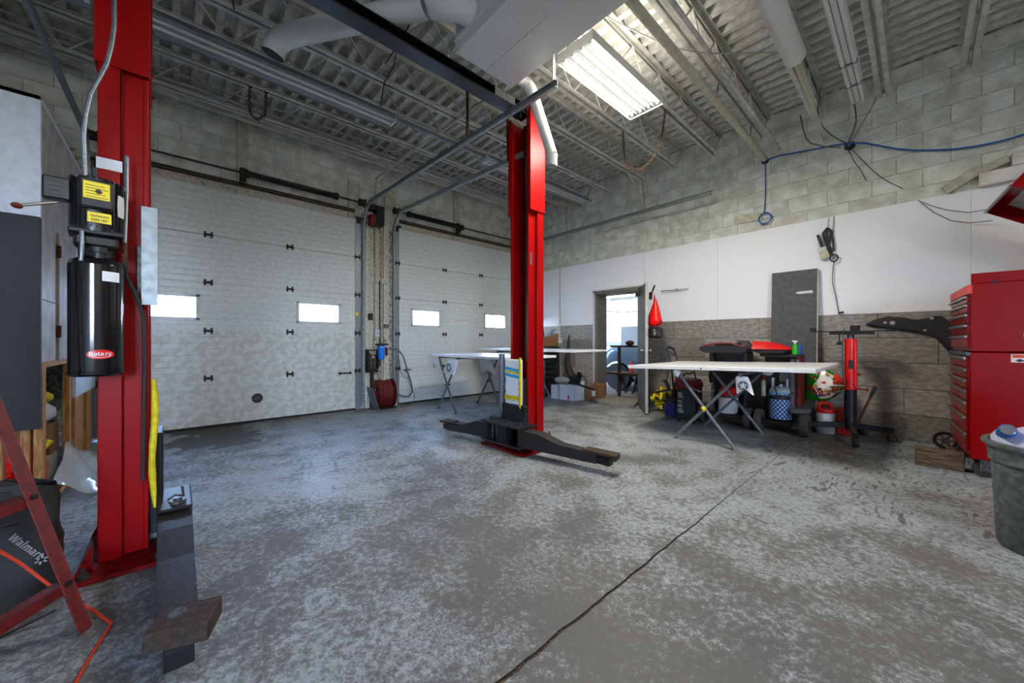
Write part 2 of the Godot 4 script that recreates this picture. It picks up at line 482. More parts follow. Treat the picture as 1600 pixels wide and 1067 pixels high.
	var tubeglow := mat("tube_glow", Color(1, 1, 1), 0.4)
	tubeglow.emission_enabled = true; tubeglow.emission = Color(1.0, 0.98, 0.95); tubeglow.emission_energy_multiplier = 2.2
	var up := mat("added_uplight_glow", Color(1, 1, 1), 0.4)  # glow for the strips added on the high-bay top
	up.emission_enabled = true; up.emission = Color(1.0, 0.98, 0.95); up.emission_energy_multiplier = 1.0
	var tg2 := mat("tube_glow_next", Color(1, 1, 1), 0.4)
	tg2.emission_enabled = true; tg2.emission = Color(1.0, 0.97, 0.86); tg2.emission_energy_multiplier = 5.0

# ---------------------------------------------------------------- camera, sky, lamps
func area(parent: Node, at: Vector3, size: Vector2, energy: float, col: Color, pitch := -90.0):
	var l := AreaLight3D.new()
	l.area_size = size; l.light_energy = energy; l.light_color = col
	l.area_normalize_energy = false
	l.area_range = 25.0; l.area_attenuation = 2.0
	l.shadow_enabled = true
	l.name = "light"
	parent.add_child(l, true)
	l.position = at; l.rotation_degrees.x = pitch
	return l

func camera_and_light():
	var cam := Camera3D.new()
	cam.name = "camera"
	add_child(cam)
	cam.position = Vector3(0, 1.12, 0); cam.rotation_degrees = Vector3(0, -42.32, 0)
	cam.fov = 85.42; cam.near = 0.05; cam.far = 200.0
	cam.current = true
	var we := WorldEnvironment.new()
	we.name = "environment"
	var e := Environment.new()
	var sky := Sky.new(); var ps := ProceduralSkyMaterial.new()
	ps.sky_top_color = Color(0.60, 0.74, 0.95); ps.sky_horizon_color = Color(0.86, 0.92, 1.0)
	ps.ground_horizon_color = Color(0.7, 0.72, 0.75); ps.ground_bottom_color = Color(0.4, 0.4, 0.4)
	ps.sky_energy_multiplier = 6.5; ps.ground_energy_multiplier = 6.5
	sky.sky_material = ps
	e.sky = sky; e.background_mode = Environment.BG_SKY
	e.tonemap_mode = Environment.TONE_MAPPER_LINEAR
	e.tonemap_exposure = 1.32
	e.sdfgi_enabled = true; e.ssao_enabled = true; e.ssil_enabled = true
	we.environment = e
	add_child(we)

# ---------------------------------------------------------------- the room
func build_floor():
	var f := setting("floor")
	var rag := FastNoiseLite.new()
	rag.seed = 12; rag.frequency = 0.05
	# slabs parted by saw joints at z = -3.51 and z = -0.93 and by one along the right lane
	var zs := [FLOOR_Z0, -3.514, -0.925, 4.8]
	var xs := [FLOOR_X0, 3.92, 6.4]
	for i in 3:
		for j in 2:
			if i == 0 and j == 1: continue
			var b := B.new()
			var x0: float = xs[j] + (0.0 if j == 0 else 0.0015); var x1: float = xs[j + 1] - (0.0015 if j == 0 else 0.0)
			if i == 0: x1 = 6.4
			var z0: float = zs[i] + (0.0025 if i == 1 else 0.005); var z1: float = zs[i + 1] - (0.0025 if i == 0 else 0.005)
			# ragged edges where the near joint has crumbled
			var steps := 1 if i == 0 else int((x1 - x0) / 0.05)
			for s in steps:
				var xa := lerpf(x0, x1, float(s) / steps); var xb := lerpf(x0, x1, float(s + 1) / steps)
				var q := []
				for p in [[xa, z0, i == 2], [xb, z0, i == 2], [xb, z1, i == 1], [xa, z1, i == 1]]:
					var zz: float = p[1]
					if p[2]:
						var wide := lerpf(0.016, 0.0, clampf((p[0] - 0.6) / 2.4, 0.0, 1.0))
						var wob := rag.get_noise_1d(p[0] * 100.0) * 0.012
						zz = -0.925 + wob + (1.0 if i == 2 else -1.0) * (0.0025 + wide * (0.25 + 0.75 * absf(rag.get_noise_1d(p[0] * 160.0 + 400.0 * i))))
					q.append(Vector3(p[0], 0, zz))
				var uv := []
				for p in q: uv.append(Vector2((p.x - FLOOR_X0) / FLOOR_W, (p.z - FLOOR_Z0) / FLOOR_W))
				b.quv(q[0], q[1], q[2], q[3], Vector3.UP, uv[0], uv[1], uv[2], uv[3])
			put(b, "slab", M.floor, f)
	put(B.new().bx(FLOOR_X0, 6.4, -0.2, -0.007, FLOOR_Z0, 4.8), "sub_base", M.dirt, f)
	# door sill: the worn concrete threshold outside the overhead doors
	put(B.new().bx(-0.8, 5.9, -0.1, -0.002, -7.2, FLOOR_Z0), "apron", M.concrete, f)

func block_row(parent: Node, y: float, from: float, to: float, along_x: bool, face: float, shift: float, meshes: Array):
	var L := 0.406
	var p := from - shift
	var bm := [M.block, M.block_b, M.block_c]
	while p < to - 0.02:
		var a := maxf(p, from) + 0.002; var b := minf(p + L, to) - 0.002
		p += L
		if b - a < 0.03: continue
		var full := absf((b - a) - (L - 0.004)) < 0.001
		var o := rng.randf_range(-0.0025, 0.0025)
		var me
		if full: me = meshes[rng.randi() % meshes.size()]
		else: me = B.new().box(Vector3.ZERO, Vector3(b - a, 0.1985, 0.06), 0.003).done()
		var at := Vector3((a + b) / 2, y + 0.1015, face - 0.03 + o) if along_x else Vector3(face + 0.03 + o, y + 0.1015, (a + b) / 2)
		put(me, "block", bm[rng.randi() % 3], parent, at, Basis.IDENTITY if along_x else Basis(Vector3.UP, PI / 2))

func build_walls():
	var meshes := []
	for k in 3: meshes.append(B.new().box(Vector3.ZERO, Vector3(0.402, 0.1992 - 0.0007 * k, 0.06), 0.003).done())
	# --- overhead-door wall, openings x -0.62..2.18 and 2.94..5.69, height 3.05
	var w := setting("wall_back")
	var z1 := WZ - 0.004; var z0 := WZ - 0.24
	var core := B.new()
	core.bx(-3.4, -0.62, 0, 4.5, z0, z1)
	core.bx(2.18, 2.94, 0, 3.05, z0, z1)
	core.bx(5.69, 6.4, 0, 3.05, z0, z1)
	core.bx(-0.62, 6.4, 3.05, 4.5, z0, z1)
	put(core, "masonry", M.joint, w)
	for c in range(16, 21):
		block_row(w, c * 0.203 + 0.005, -3.2, 6.12, true, WZ, 0.203 * (c % 2), meshes)
	for c in range(0, 16):
		block_row(w, c * 0.203 + 0.005, 5.72, 6.12, true, WZ, 0.203 * (c % 2), meshes)
	# header boards over both doors, with three daylight holes over the first
	var hd := B.new()
	for q in [[-0.62, 0.01], [0.045, 0.245], [0.28, 0.50], [0.535, 2.22]]: hd.bx(q[0], q[1], 3.05, 3.25, WZ, WZ + 0.012)
	for x in [0.0275, 0.2625, 0.5175]:
		hd.bx(x - 0.02, x + 0.02, 3.05, 3.165, WZ, WZ + 0.012); hd.bx(x - 0.02, x + 0.02, 3.195, 3.25, WZ, WZ + 0.012)
	hd.bx(2.92, 5.72, 3.05, 3.25, WZ, WZ + 0.012)
	put(hd, "header_board", M.old_wood, w)
	# white steel posts carrying the spring brackets
	for x in [0.68, 4.16]:
		var b := B.new().bx(x - 0.065, x + 0.065, 3.10, 4.24, WZ + 0.002, WZ + 0.05, 0.004)
		for y in [3.6, 3.78, 3.96, 4.12]: b.cyl(Vector3(x, y, WZ + 0.05), Vector3(x, y, WZ + 0.058), 0.008, -1, 8)
		put(b, "post", M.cream_paint, w)
	for x in [2.17, 2.78]:
		put(B.new().bx(x - 0.09, x + 0.09, 3.05, 3.76, WZ + 0.002, WZ + 0.04, 0.004), "jamb_plate", M.cream_paint, w)
	# --- right block wall with the opening to the next room, z -4.26..-3.32, 2.08 high
	var r := setting("wall_right")
	core = B.new()
	core.bx(WX + 0.004, WX + 0.27, 0, 4.5, -6.5, -4.26)
	core.bx(WX + 0.004, WX + 0.27, 2.08, 4.5, -4.26, -3.32)
	core.bx(WX + 0.004, WX + 0.27, 0, 4.5, -3.32, 4.8)
	put(core, "masonry", M.joint, r)
	for c in range(13, 21):
		block_row(r, c * 0.203 + 0.005, -6.26, 4.6, false, WX, 0.203 * ((c + 1) % 2), meshes)
	# white sheets above
	for q in [[-6.25, -4.328], [-4.325, -2.067], [-2.065, 0.37], [0.372, 1.3], [1.305, 4.6]]:
		if q[0] == -4.325:
			put(B.new().bx(WX - 0.012, WX + 0.01, 2.13, 2.70, -4.325, -3.26), "sheet", M.white_panel, r)
			put(B.new().bx(WX - 0.012, WX + 0.01, 1.455, 2.70, -3.255, q[1]), "sheet", M.white_panel, r)
		else:
			put(B.new().bx(WX - 0.012, WX + 0.01, 1.455, 2.70, q[0], q[1]), "sheet", M.white_panel, r)
	# planks, five courses
	var pm := [M.plank_a, M.plank_b, M.plank_c]
	for c in 5:
		var y0 := 0.004 + c * 0.29
		for span in [[-6.25, -4.34], [-3.24, 4.6]]:
			var p: float = span[0] - fmod(c * 0.47, 1.2)
			while p < span[1]:
				var a := maxf(p, span[0]); var b := minf(p + 1.2, span[1])
				p += 1.2
				if b - a < 0.05: continue
				var th := rng.randf_range(0.016, 0.021)
				put(B.new().box(Vector3(WX - th / 2 + 0.006, y0 + 0.1435, (a + b) / 2), Vector3(th + 0.012, 0.285, b - a - 0.004), 0.002), "plank", pm[rng.randi() % 3], r)
	# --- the walls behind the camera and on the left
	var l := setting("wall_left")
	put(B.new().bx(-3.4, -3.2, 0, 4.5, -6.5, 4.8), "masonry", M.plaster, l)
	var fr := setting("wall_front")
	# a bank of daylight windows behind the camera
	put(B.new().bx(-3.4, 6.4, 0, 1.2, 4.6, 4.8).bx(-3.4, 6.4, 2.7, 4.5, 4.6, 4.8).bx(-3.4, -2.9, 1.2, 2.7, 4.6, 4.8).bx(-1.0, 6.4, 1.2, 2.7, 4.6, 4.8), "masonry", M.plaster, fr)
	var wn := setting("window_1")
	for i in 3: put(B.new().bx(-2.93 + i * 0.95, -2.87 + i * 0.95, 1.2, 2.7, 4.67, 4.73), "mullion", M.white_paint, wn)
	for i in 2: put(B.new().bx(-2.87 + i * 0.95, -1.98 + i * 0.95, 1.2, 2.7, 4.697, 4.703), "pane", M.glass, wn)

func build_ceiling():
	var c := setting("ceiling")
	# corrugated deck sheets, flutes along z
	var pitch := 0.16
	var prof := []
	var n := 6
	for i in n:
		var x := i * pitch
		prof.append_array([Vector2(x, 0.0), Vector2(x + 0.055, 0.0), Vector2(x + 0.070, 0.072), Vector2(x + 0.145, 0.072)])
	prof.append(Vector2(n * pitch, 0.0))
	var z0 := -6.45; var z1 := 4.7
	var b := B.new()
	for i in prof.size() - 1:
		var p: Vector2 = prof[i]; var q: Vector2 = prof[i + 1]
		var nn := Vector3(q.y - p.y, p.x - q.x, 0)
		b.quad(Vector3(p.x, p.y, z0), Vector3(q.x, q.y, z0), Vector3(q.x, q.y, z1), Vector3(p.x, p.y, z1), nn)
		b.quad(Vector3(p.x, p.y + 0.004, z0), Vector3(q.x, q.y + 0.004, z0), Vector3(q.x, q.y + 0.004, z1), Vector3(p.x, p.y + 0.004, z1), -nn)
	var me := b.done()
	for k in 10: put(me, "deck_sheet", M.deck, c, Vector3(-3.38 + k * 0.96, DECK, 0))
	put(B.new().bx(-3.4, 6.42, 4.36, 4.52, -6.5, 4.8), "roof_board", M.mortar, c)

func angle(b: B, p0: Vector3, p1: Vector3, w: float, h: float, side: float):
	# one steel angle along x: a flat leg and an upright leg
	b.bx(p0.x, p1.x, p0.y, p0.y + 0.006, p0.z, p0.z + side * w)
	b.bx(p0.x, p1.x, p0.y if h > 0 else p0.y + h, p0.y + h if h > 0 else p0.y + 0.006, p0.z, p0.z + side * 0.006)

func build_joists():
	var first: Node3D = null
	var yb := 3.88; var yt := DECK - 0.006
	var zs := [0.92, 0.34, -0.26, -0.84, -1.42, -2.03, -2.60, -3.16, -3.85, -4.34, -4.86, -5.49]
	for z in zs:
		if first == null:
			first = thing("roof_joist", "grey open-web steel roof joist under the corrugated deck", "joist", Vector3(0, 0, z), 0, "bar joists under the roof deck")
			var b := B.new()
			angle(b, Vector3(-3.2, yt, 0.012), Vector3(6.16, yt, 0.012), 0.05, -0.045, 1); angle(b, Vector3(-3.2, yt, -0.012), Vector3(6.16, yt, -0.012), 0.05, -0.045, -1)
			put(b, "top_chord", M.joist, first)
			b = B.new()
			angle(b, Vector3(-3.2, yb, 0.012), Vector3(5.92, yb, 0.012), 0.045, 0.04, 1); angle(b, Vector3(-3.2, yb, -0.012), Vector3(5.92, yb, -0.012), 0.045, 0.04, -1)
			put(b, "bottom_chord", M.joist, first)
			var x := -3.1; var k := 0
			while x < 5.85:
				var up := k % 2 == 0
				put(B.new().cyl(Vector3(x, yb + 0.02 if up else yt - 0.02, 0), Vector3(x + 0.29, yt - 0.02 if up else yb + 0.02, 0), 0.0095, -1, 6, false), "web_bar", M.joist, first)
				x += 0.29; k += 1
			put(B.new().cyl(Vector3(5.88, yb + 0.02, 0), Vector3(6.12, yt - 0.02, 0), 0.012, -1, 6), "web_bar", M.joist, first)
		else:
			copy(first, Vector3(0, 0, z))
	# the ledger angle along the overhead-door wall and the conduits racked above it
	one(B.new().bx(-3.2, 6.1, 3.99, 4.06, -5.93, -5.86, 0.003), "ledger_angle", M.joist, "long pale steel angle running just in front of the overhead-door wall under the deck", "beam")
	for q in [[4.13, -5.78], [4.17, -5.68], [4.20, -5.95], [4.22, -6.05], [4.15, -6.10]]:
		one(B.new().cyl(Vector3(-3.1, q[0], q[1]), Vector3(6.1, q[0], q[1]), 0.012, -1, 8), "conduit", M.joist, "thin pale conduit racked above the steel angle by the overhead-door wall", "conduit", "conduits above the ledger angle")

# ---------------------------------------------------------------- overhead doors
func groove_panel(b: B, x0: float, x1: float, y0: float, y1: float, base_y: float):
	# inner face with shallow horizontal ribs
	var zf := -6.2; var zb := -6.25
	var y := y0
	var step := 0.0765
	while y < y1 - 0.001:
		var nxt := base_y + step * (floorf((y - base_y + 0.0005) / step) + 1.0)
		var e := minf(nxt, y1)
		var f := minf(e, nxt - 0.009)
		if f > y: b.quad(Vector3(x0, y, zf), Vector3(x1, y, zf), Vector3(x1, f, zf), Vector3(x0, f, zf), Vector3.BACK)
		if e > f and e >= nxt - 0.0001:
			var g := maxf(f, y)
			b.quad(Vector3(x0, g, zf), Vector3(x1, g, zf), Vector3(x1, nxt - 0.0045, zf - 0.004), Vector3(x0, nxt - 0.0045, zf - 0.004), Vector3.BACK)
			b.quad(Vector3(x0, nxt - 0.0045, zf - 0.004), Vector3(x1, nxt - 0.0045, zf - 0.004), Vector3(x1, e, zf), Vector3(x0, e, zf), Vector3.BACK)
		elif e > f:
			b.quad(Vector3(x0, maxf(f, y), zf), Vector3(x1, maxf(f, y), zf), Vector3(x1, e, zf), Vector3(x0, e, zf), Vector3.BACK)
		y = e
	b.quad(Vector3(x0, y0, zb), Vector3(x1, y0, zb), Vector3(x1, y1, zb), Vector3(x0, y1, zb), Vector3.FORWARD)
	b.quad(Vector3(x0, y0, zb), Vector3(x1, y0, zb), Vector3(x1, y0, zf), Vector3(x0, y0, zf), Vector3.DOWN)
	b.quad(Vector3(x0, y1, zb), Vector3(x1, y1, zb), Vector3(x1, y1, zf), Vector3(x0, y1, zf), Vector3.UP)
	b.quad(Vector3(x0, y0, zb), Vector3(x0, y1, zb), Vector3(x0, y1, zf), Vector3(x0, y0, zf), Vector3.LEFT)
	b.quad(Vector3(x1, y0, zb), Vector3(x1, y1, zb), Vector3(x1, y1, zf), Vector3(x1, y0, zf), Vector3.RIGHT)

func hinge_mesh() -> ArrayMesh:
	var b := B.new()
	b.bx(-0.045, -0.022, -0.04, 0.04, 0, 0.006, 0.002); b.bx(0.022, 0.045, -0.04, 0.04, 0, 0.006, 0.002)
	b.bx(-0.045, 0.045, -0.016, 0.016, 0.002, 0.012, 0.003)
	b.cyl(Vector3(-0.05, 0, 0.012), Vector3(0.05, 0, 0.012), 0.009, -1, 10)
	return b.done()

func track(pts: Array, turn_at: float) -> B:
	# a roller track: flat web with two lips, bent up into the room
	var b := B.new()
	for i in pts.size() - 1:
		b.bar(pts[i], pts[i + 1], 0.006, 0.056, 0, Vector3.UP if absf((pts[i + 1] - pts[i]).normalized().y) < 0.8 else Vector3.BACK)
		var d: Vector3 = (pts[i + 1] - pts[i]).normalized()
		var up: Vector3 = d.cross(Vector3.RIGHT).normalized()
		for s in [-1.0, 1.0]:
			b.bar(pts[i] + up * s * 0.026 + Vector3(turn_at * 0.014, 0, 0), pts[i + 1] + up * s * 0.026 + Vector3(turn_at * 0.014, 0, 0), 0.028, 0.006, 0, up)
	return b

func track_path(x: float, y_curve: float, y_end: float, z_end: float) -> Array:
	var pts := [Vector3(x, 0.12, -6.16), Vector3(x, y_curve - 0.36, -6.16)]
	for i in range(1, 9):
		var a := PI / 2 * i / 8
		pts.append(Vector3(x, y_curve - 0.36 + 0.36 * sin(a), -6.16 + 0.36 * (1 - cos(a))))
	pts.append(Vector3(x, y_end, z_end))
	return pts

func build_overhead_door(called: String, x0: float, x1: float, mid: float, wins: Array, hx: Array, dirty: bool) -> Node3D:
	var d := setting(called)
	var ys := [0.03, 0.642, 1.258, 1.887, 2.505, 3.125]
	for s in 5:
		var y0: float = ys[s] + 0.003; var y1: float = ys[s + 1] - 0.003
		var b := B.new()
		if s == 2:
			var x := x0
			for w in wins:
				groove_panel(b, x, w[0], y0, y1, y0)
				groove_panel(b, w[0], w[1], y0, 1.415, y0); groove_panel(b, w[0], w[1], 1.695, y1, y0)
				x = w[1]
			groove_panel(b, x, x1, y0, y1, y0)
		else:
			groove_panel(b, x0, x1, y0, y1, y0)
		if s > 0: b.bx(x0, x1, y0 - 0.02, y0 + 0.012, -6.247, -6.222)
		var sec := put(b, "section", M.door_dirty if dirty and s < 2 else M.door_white, d)
		if s == 2:
			for w in wins:
				var f := B.new()
				var e := 0.028
				f.bx(w[0] - e, w[0] + 0.012, 1.415 - e, 1.695 + e, -6.205, -6.186, 0.003); f.bx(w[1] - 0.012, w[1] + e, 1.415 - e, 1.695 + e, -6.205, -6.186, 0.003)
				f.bx(w[0] - e, w[1] + e, 1.415 - e, 1.415 + 0.012, -6.205, -6.186, 0.003); f.bx(w[0] - e, w[1] + e, 1.695 - 0.012, 1.695 + e, -6.205, -6.186, 0.003)
				put(f, "window_frame", M.door_white, sec)
				put(B.new().bx(w[0], w[1], 1.415, 1.695, -6.235, -6.231), "pane", M.glass, sec)
	put(B.new().bx(x0, x1, 0.0, 0.035, -6.245, -6.205, 0.006), "bottom_seal", M.rubber, d)
	var hm := hinge_mesh()
	for s in range(1, 5):
		for x in hx: put(hm, "hinge", M.dark_steel, d, Vector3(x, ys[s], -6.2))
		for x in [x0 - 0.02, x1 + 0.02]: put(hm, "hinge", M.dark_steel, d, Vector3(x, ys[s], -6.19))
	for x in [x0 - 0.035, x1 + 0.035]:
		var st := B.new()
		for s in 5: st.bx(x - 0.05, x + 0.05, ys[s] + 0.004, ys[s + 1] - 0.004, -6.24, -6.19, 0.003)
		put(st, "end_stile", M.galv, d)
		put(B.new().bx(x - 0.035, x + 0.035, 3.06, 3.15, -6.19, -6.17, 0.004).cyl(Vector3(x - 0.06, 3.14, -6.15), Vector3(x + 0.06, 3.14, -6.15), 0.02, -1, 12), "top_roller", M.dark_steel, d)
	# the torsion shaft on its brackets, the spring, the cable drums
	var sy := 3.385; var sz := -6.11
	put(B.new().cyl(Vector3(x0 - 0.15, sy, sz), Vector3(x1 + 0.15, sy, sz), 0.0125, -1, 10), "shaft", M.dark_steel, d)
	var spring_from: float = mid + 0.04 if dirty else mid - 1.08
	var pts := []
	for i in 60 * 8:
		var a := TAU * i / 8.0
		pts.append(Vector3(spring_from + 1.14 * i / 480.0, sy + 0.039 * cos(a), sz + 0.039 * sin(a)))
	put(B.new().tube(pts, 0.0068, 5), "spring", M.dark_steel, d)
	for x in [spring_from, spring_from + 1.14]:
		put(B.new().cyl(Vector3(x - 0.03, sy, sz), Vector3(x + 0.03, sy, sz), 0.048, -1, 14).cyl(Vector3(x - 0.01, sy, sz), Vector3(x + 0.01, sy, sz), 0.056, -1, 14), "spring_cone", M.dark_steel, d)
	put(B.new().bx(mid - 0.035, mid + 0.03, sy - 0.13, sy + 0.08, WZ + 0.05, sz - 0.02, 0.004).bx(mid - 0.02, mid + 0.02, sy - 0.1, sy + 0.03, sz - 0.02, sz + 0.03, 0.004), "spring_bracket", M.brown_steel, d)
	for x in [x0 - 0.07, x1 + 0.07]:
		var b := B.new().cyl(Vector3(x - 0.05, sy, sz), Vector3(x - 0.02, sy, sz), 0.062, 0.055, 16).cyl(Vector3(x - 0.02, sy, sz), Vector3(x + 0.03, sy, sz), 0.05, -1, 16).cyl(Vector3(x + 0.03, sy, sz), Vector3(x + 0.045, sy, sz), 0.062, -1, 16)
		put(b, "cable_drum", M.dark_steel, d)
	# a narrow strut along the top section
	put(B.new().bx(x0 + 0.02, x1 - 0.02, 3.225, 3.245, -6.21, -6.17).bx(x0 + 0.02, x1 - 0.02, 3.265, 3.278, -6.21, -6.18), "reinforcing_strut", M.brown_steel, d)
	for q in [[x0 - 0.115, -1.0, 3.33, 3.28, -2.3], [x1 + 0.115, 1.0, 3.34 if dirty else 3.30, 3.22 if dirty else 3.305, -1.98 if dirty else -2.04]]:
		if dirty and q[1] < 0: put(track(track_path(q[0], q[2], q[3], q[4]), 1.0), "track", M.galv_dull, d)
		elif not dirty and q[1] < 0: put(track(track_path(q[0], 3.32, 3.17, -2.9), 1.0), "track", M.galv_dull, d)
		else: put(track(track_path(q[0], q[2], q[3], q[4]), -1.0), "track", M.galv_dull, d)
	return d

func build_doors():
	var d1 := build_overhead_door("door_1", -0.60, 2.19, 0.68, [[-0.36, 0.205], [1.355, 1.925]], [0.318, 1.244], true)
	# round exhaust port low in the first door, and the latch
	put(B.new().lathe([Vector2(0.036, 0), Vector2(0.036, 0.02), Vector2(0.036, 0.02), Vector2(0.062, 0.02), Vector2(0.062, 0.02), Vector2(0.066, 0.0)], 24, Vector3(0.846, 0.331, -6.2), Basis(Vector3.RIGHT, PI / 2)), "exhaust_port", M.dark_steel, d1)
	put(B.new().cyl(Vector3(0.846, 0.331, -6.199), Vector3(0.846, 0.331, -6.194), 0.037, -1, 20), "port_flap", M.grey_rubber, d1)
	put(B.new().bx(1.93, 2.10, 0.60, 0.622, -6.2, -6.18, 0.003).bx(1.92, 1.95, 0.592, 0.632, -6.2, -6.175, 0.003).bx(2.08, 2.11, 0.592, 0.632, -6.2, -6.175, 0.003), "latch", M.dark_steel, d1)
	put(B.new().bx(2.185, 2.225, 1.545, 1.60, -6.19, -6.188), "sticker", M.yellow_label, d1)
	var d2 := build_overhead_door("door_2", 2.92, 5.71, 4.16, [[3.19, 3.75], [4.87, 5.43]], [3.872, 4.76], false)
	put(B.new().bx(3.02, 3.16, 0.60, 0.622, -6.2, -6.18, 0.003).bx(3.06, 3.09, 0.57, 0.65, -6.2, -6.175, 0.003), "latch", M.dark_steel, d2)
	put(B.new().bx(4.12, 4.40, 1.54, 1.55, -6.2, -6.1985), "chalk_mark", M.yellow, d2)
	# the hanger that holds the far end of the right track, from the joist at z=-3.16
	put(B.new().bar(Vector3(5.86, 3.88, -3.16), Vector3(5.86, 3.31, -3.10), 0.035, 0.006).bar(Vector3(5.40, 3.88, -3.16), Vector3(5.85, 3.42, -3.11), 0.035, 0.006), "track_hanger", M.cream_paint, d2)
	put(B.new().bar(Vector3(2.31, 3.22, -2.02), Vector3(2.31, 3.88, -2.03), 0.03, 0.005), "track_hanger", M.galv_dull, d1)
	put(B.new().bar(Vector3(2.80, 3.17, -3.14), Vector3(2.80, 3.88, -3.16), 0.03, 0.005), "track_hanger", M.brown_steel, d2)

# the steel door to the next room, standing open into the bay
func build_man_door():
	var d := setting("door_3")
	var f := B.new()
	f.bx(6.08, 6.42, 0, 2.08, -4.27, -4.22, 0.004)
	f.bx(6.08, 6.42, 0, 2.08, -3.36, -3.31, 0.004)
	f.bx(6.08, 6.42, 2.03, 2.10, -4.27, -3.31, 0.004)
	put(f, "frame", M.frame_grey, d)
	put(B.new().bx(6.118, 6.138, 0.0, 2.12, -4.345, -4.27, 0.004).bx(6.118, 6.138, 2.08, 2.13, -4.345, -3.24, 0.004).bx(6.118, 6.138, 0, 2.12, -3.31, -3.245, 0.004), "casing", M.white_paint, d)
	var h := Vector3(6.07, 0, -3.33); var t := Vector3(5.32, 0, -2.79)
	var dir := (t - h).normalized()
	var bs := Basis(dir, Vector3.UP, dir.cross(Vector3.UP).normalized())
	var leaf := put(B.new().box(Vector3(0.46, 1.02, 0), Vector3(0.92, 2.0, 0.044), 0.003), "leaf", M.door_grey, d, h, bs)
	put(B.new().bx(0.915, 0.924, 0.02, 2.02, -0.021, 0.021), "edge_strip", M.panel_grey, leaf)
	var kn := B.new()
	for s in [-1.0, 1.0]: kn.cyl(Vector3(0.85, 0.98, 0), Vector3(0.85, 0.98, 0.05 * s), 0.012, -1, 10).ball(Vector3(0.85, 0.98, 0.065 * s), Vector3(0.028, 0.028, 0.024), 12)
	put(kn, "knob", M.steel, leaf)
	var cl := B.new().bx(0.12, 0.40, 1.90, 1.96, 0.022, 0.075, 0.006).bar(Vector3(0.30, 1.965, 0.05), Vector3(0.02, 1.985, 0.20), 0.03, 0.008).bar(Vector3(0.02, 1.985, 0.20), Vector3(-0.22, 1.985, 0.08), 0.03, 0.008)
	put(cl, "closer", M.brown_steel, leaf)
	# the low worn concrete step in the opening
	var s := setting("trim_1")
	var poly := PackedVector2Array()
	for q in [[6.4, -4.22], [6.05, -4.20], [5.72, -4.05], [5.58, -3.85], [5.56, -3.55], [5.62, -3.30], [5.72, -3.22], [6.05, -3.34], [6.4, -3.36]]: poly.append(Vector2(q[0], q[1]))
	put(B.new().prism(poly, 0.05, Vector3(0, 0.026, 0), Basis(Vector3.RIGHT, Vector3(0, 0, 1), Vector3.DOWN)), "step", M.concrete, s)
# ---------------------------------------------------------------- lettering
func text(parent: Node, called: String, s: String, height: float, m: Material, at: Vector3, bs: Basis, bold := true, slant := 0.0) -> MeshInstance3D:
	var f := SystemFont.new()
	f.font_names = PackedStringArray(["Droid Sans"])
	f.font_weight = 700 if bold else 400
	f.font_italic = slant > 0.0
	var t := TextMesh.new()
	t.font = f; t.text = s; t.font_size = 32; t.pixel_size = height / 24.0; t.depth = 0.0012
	t.curve_step = 2.0
	return put(t, called, m, parent, at, bs)

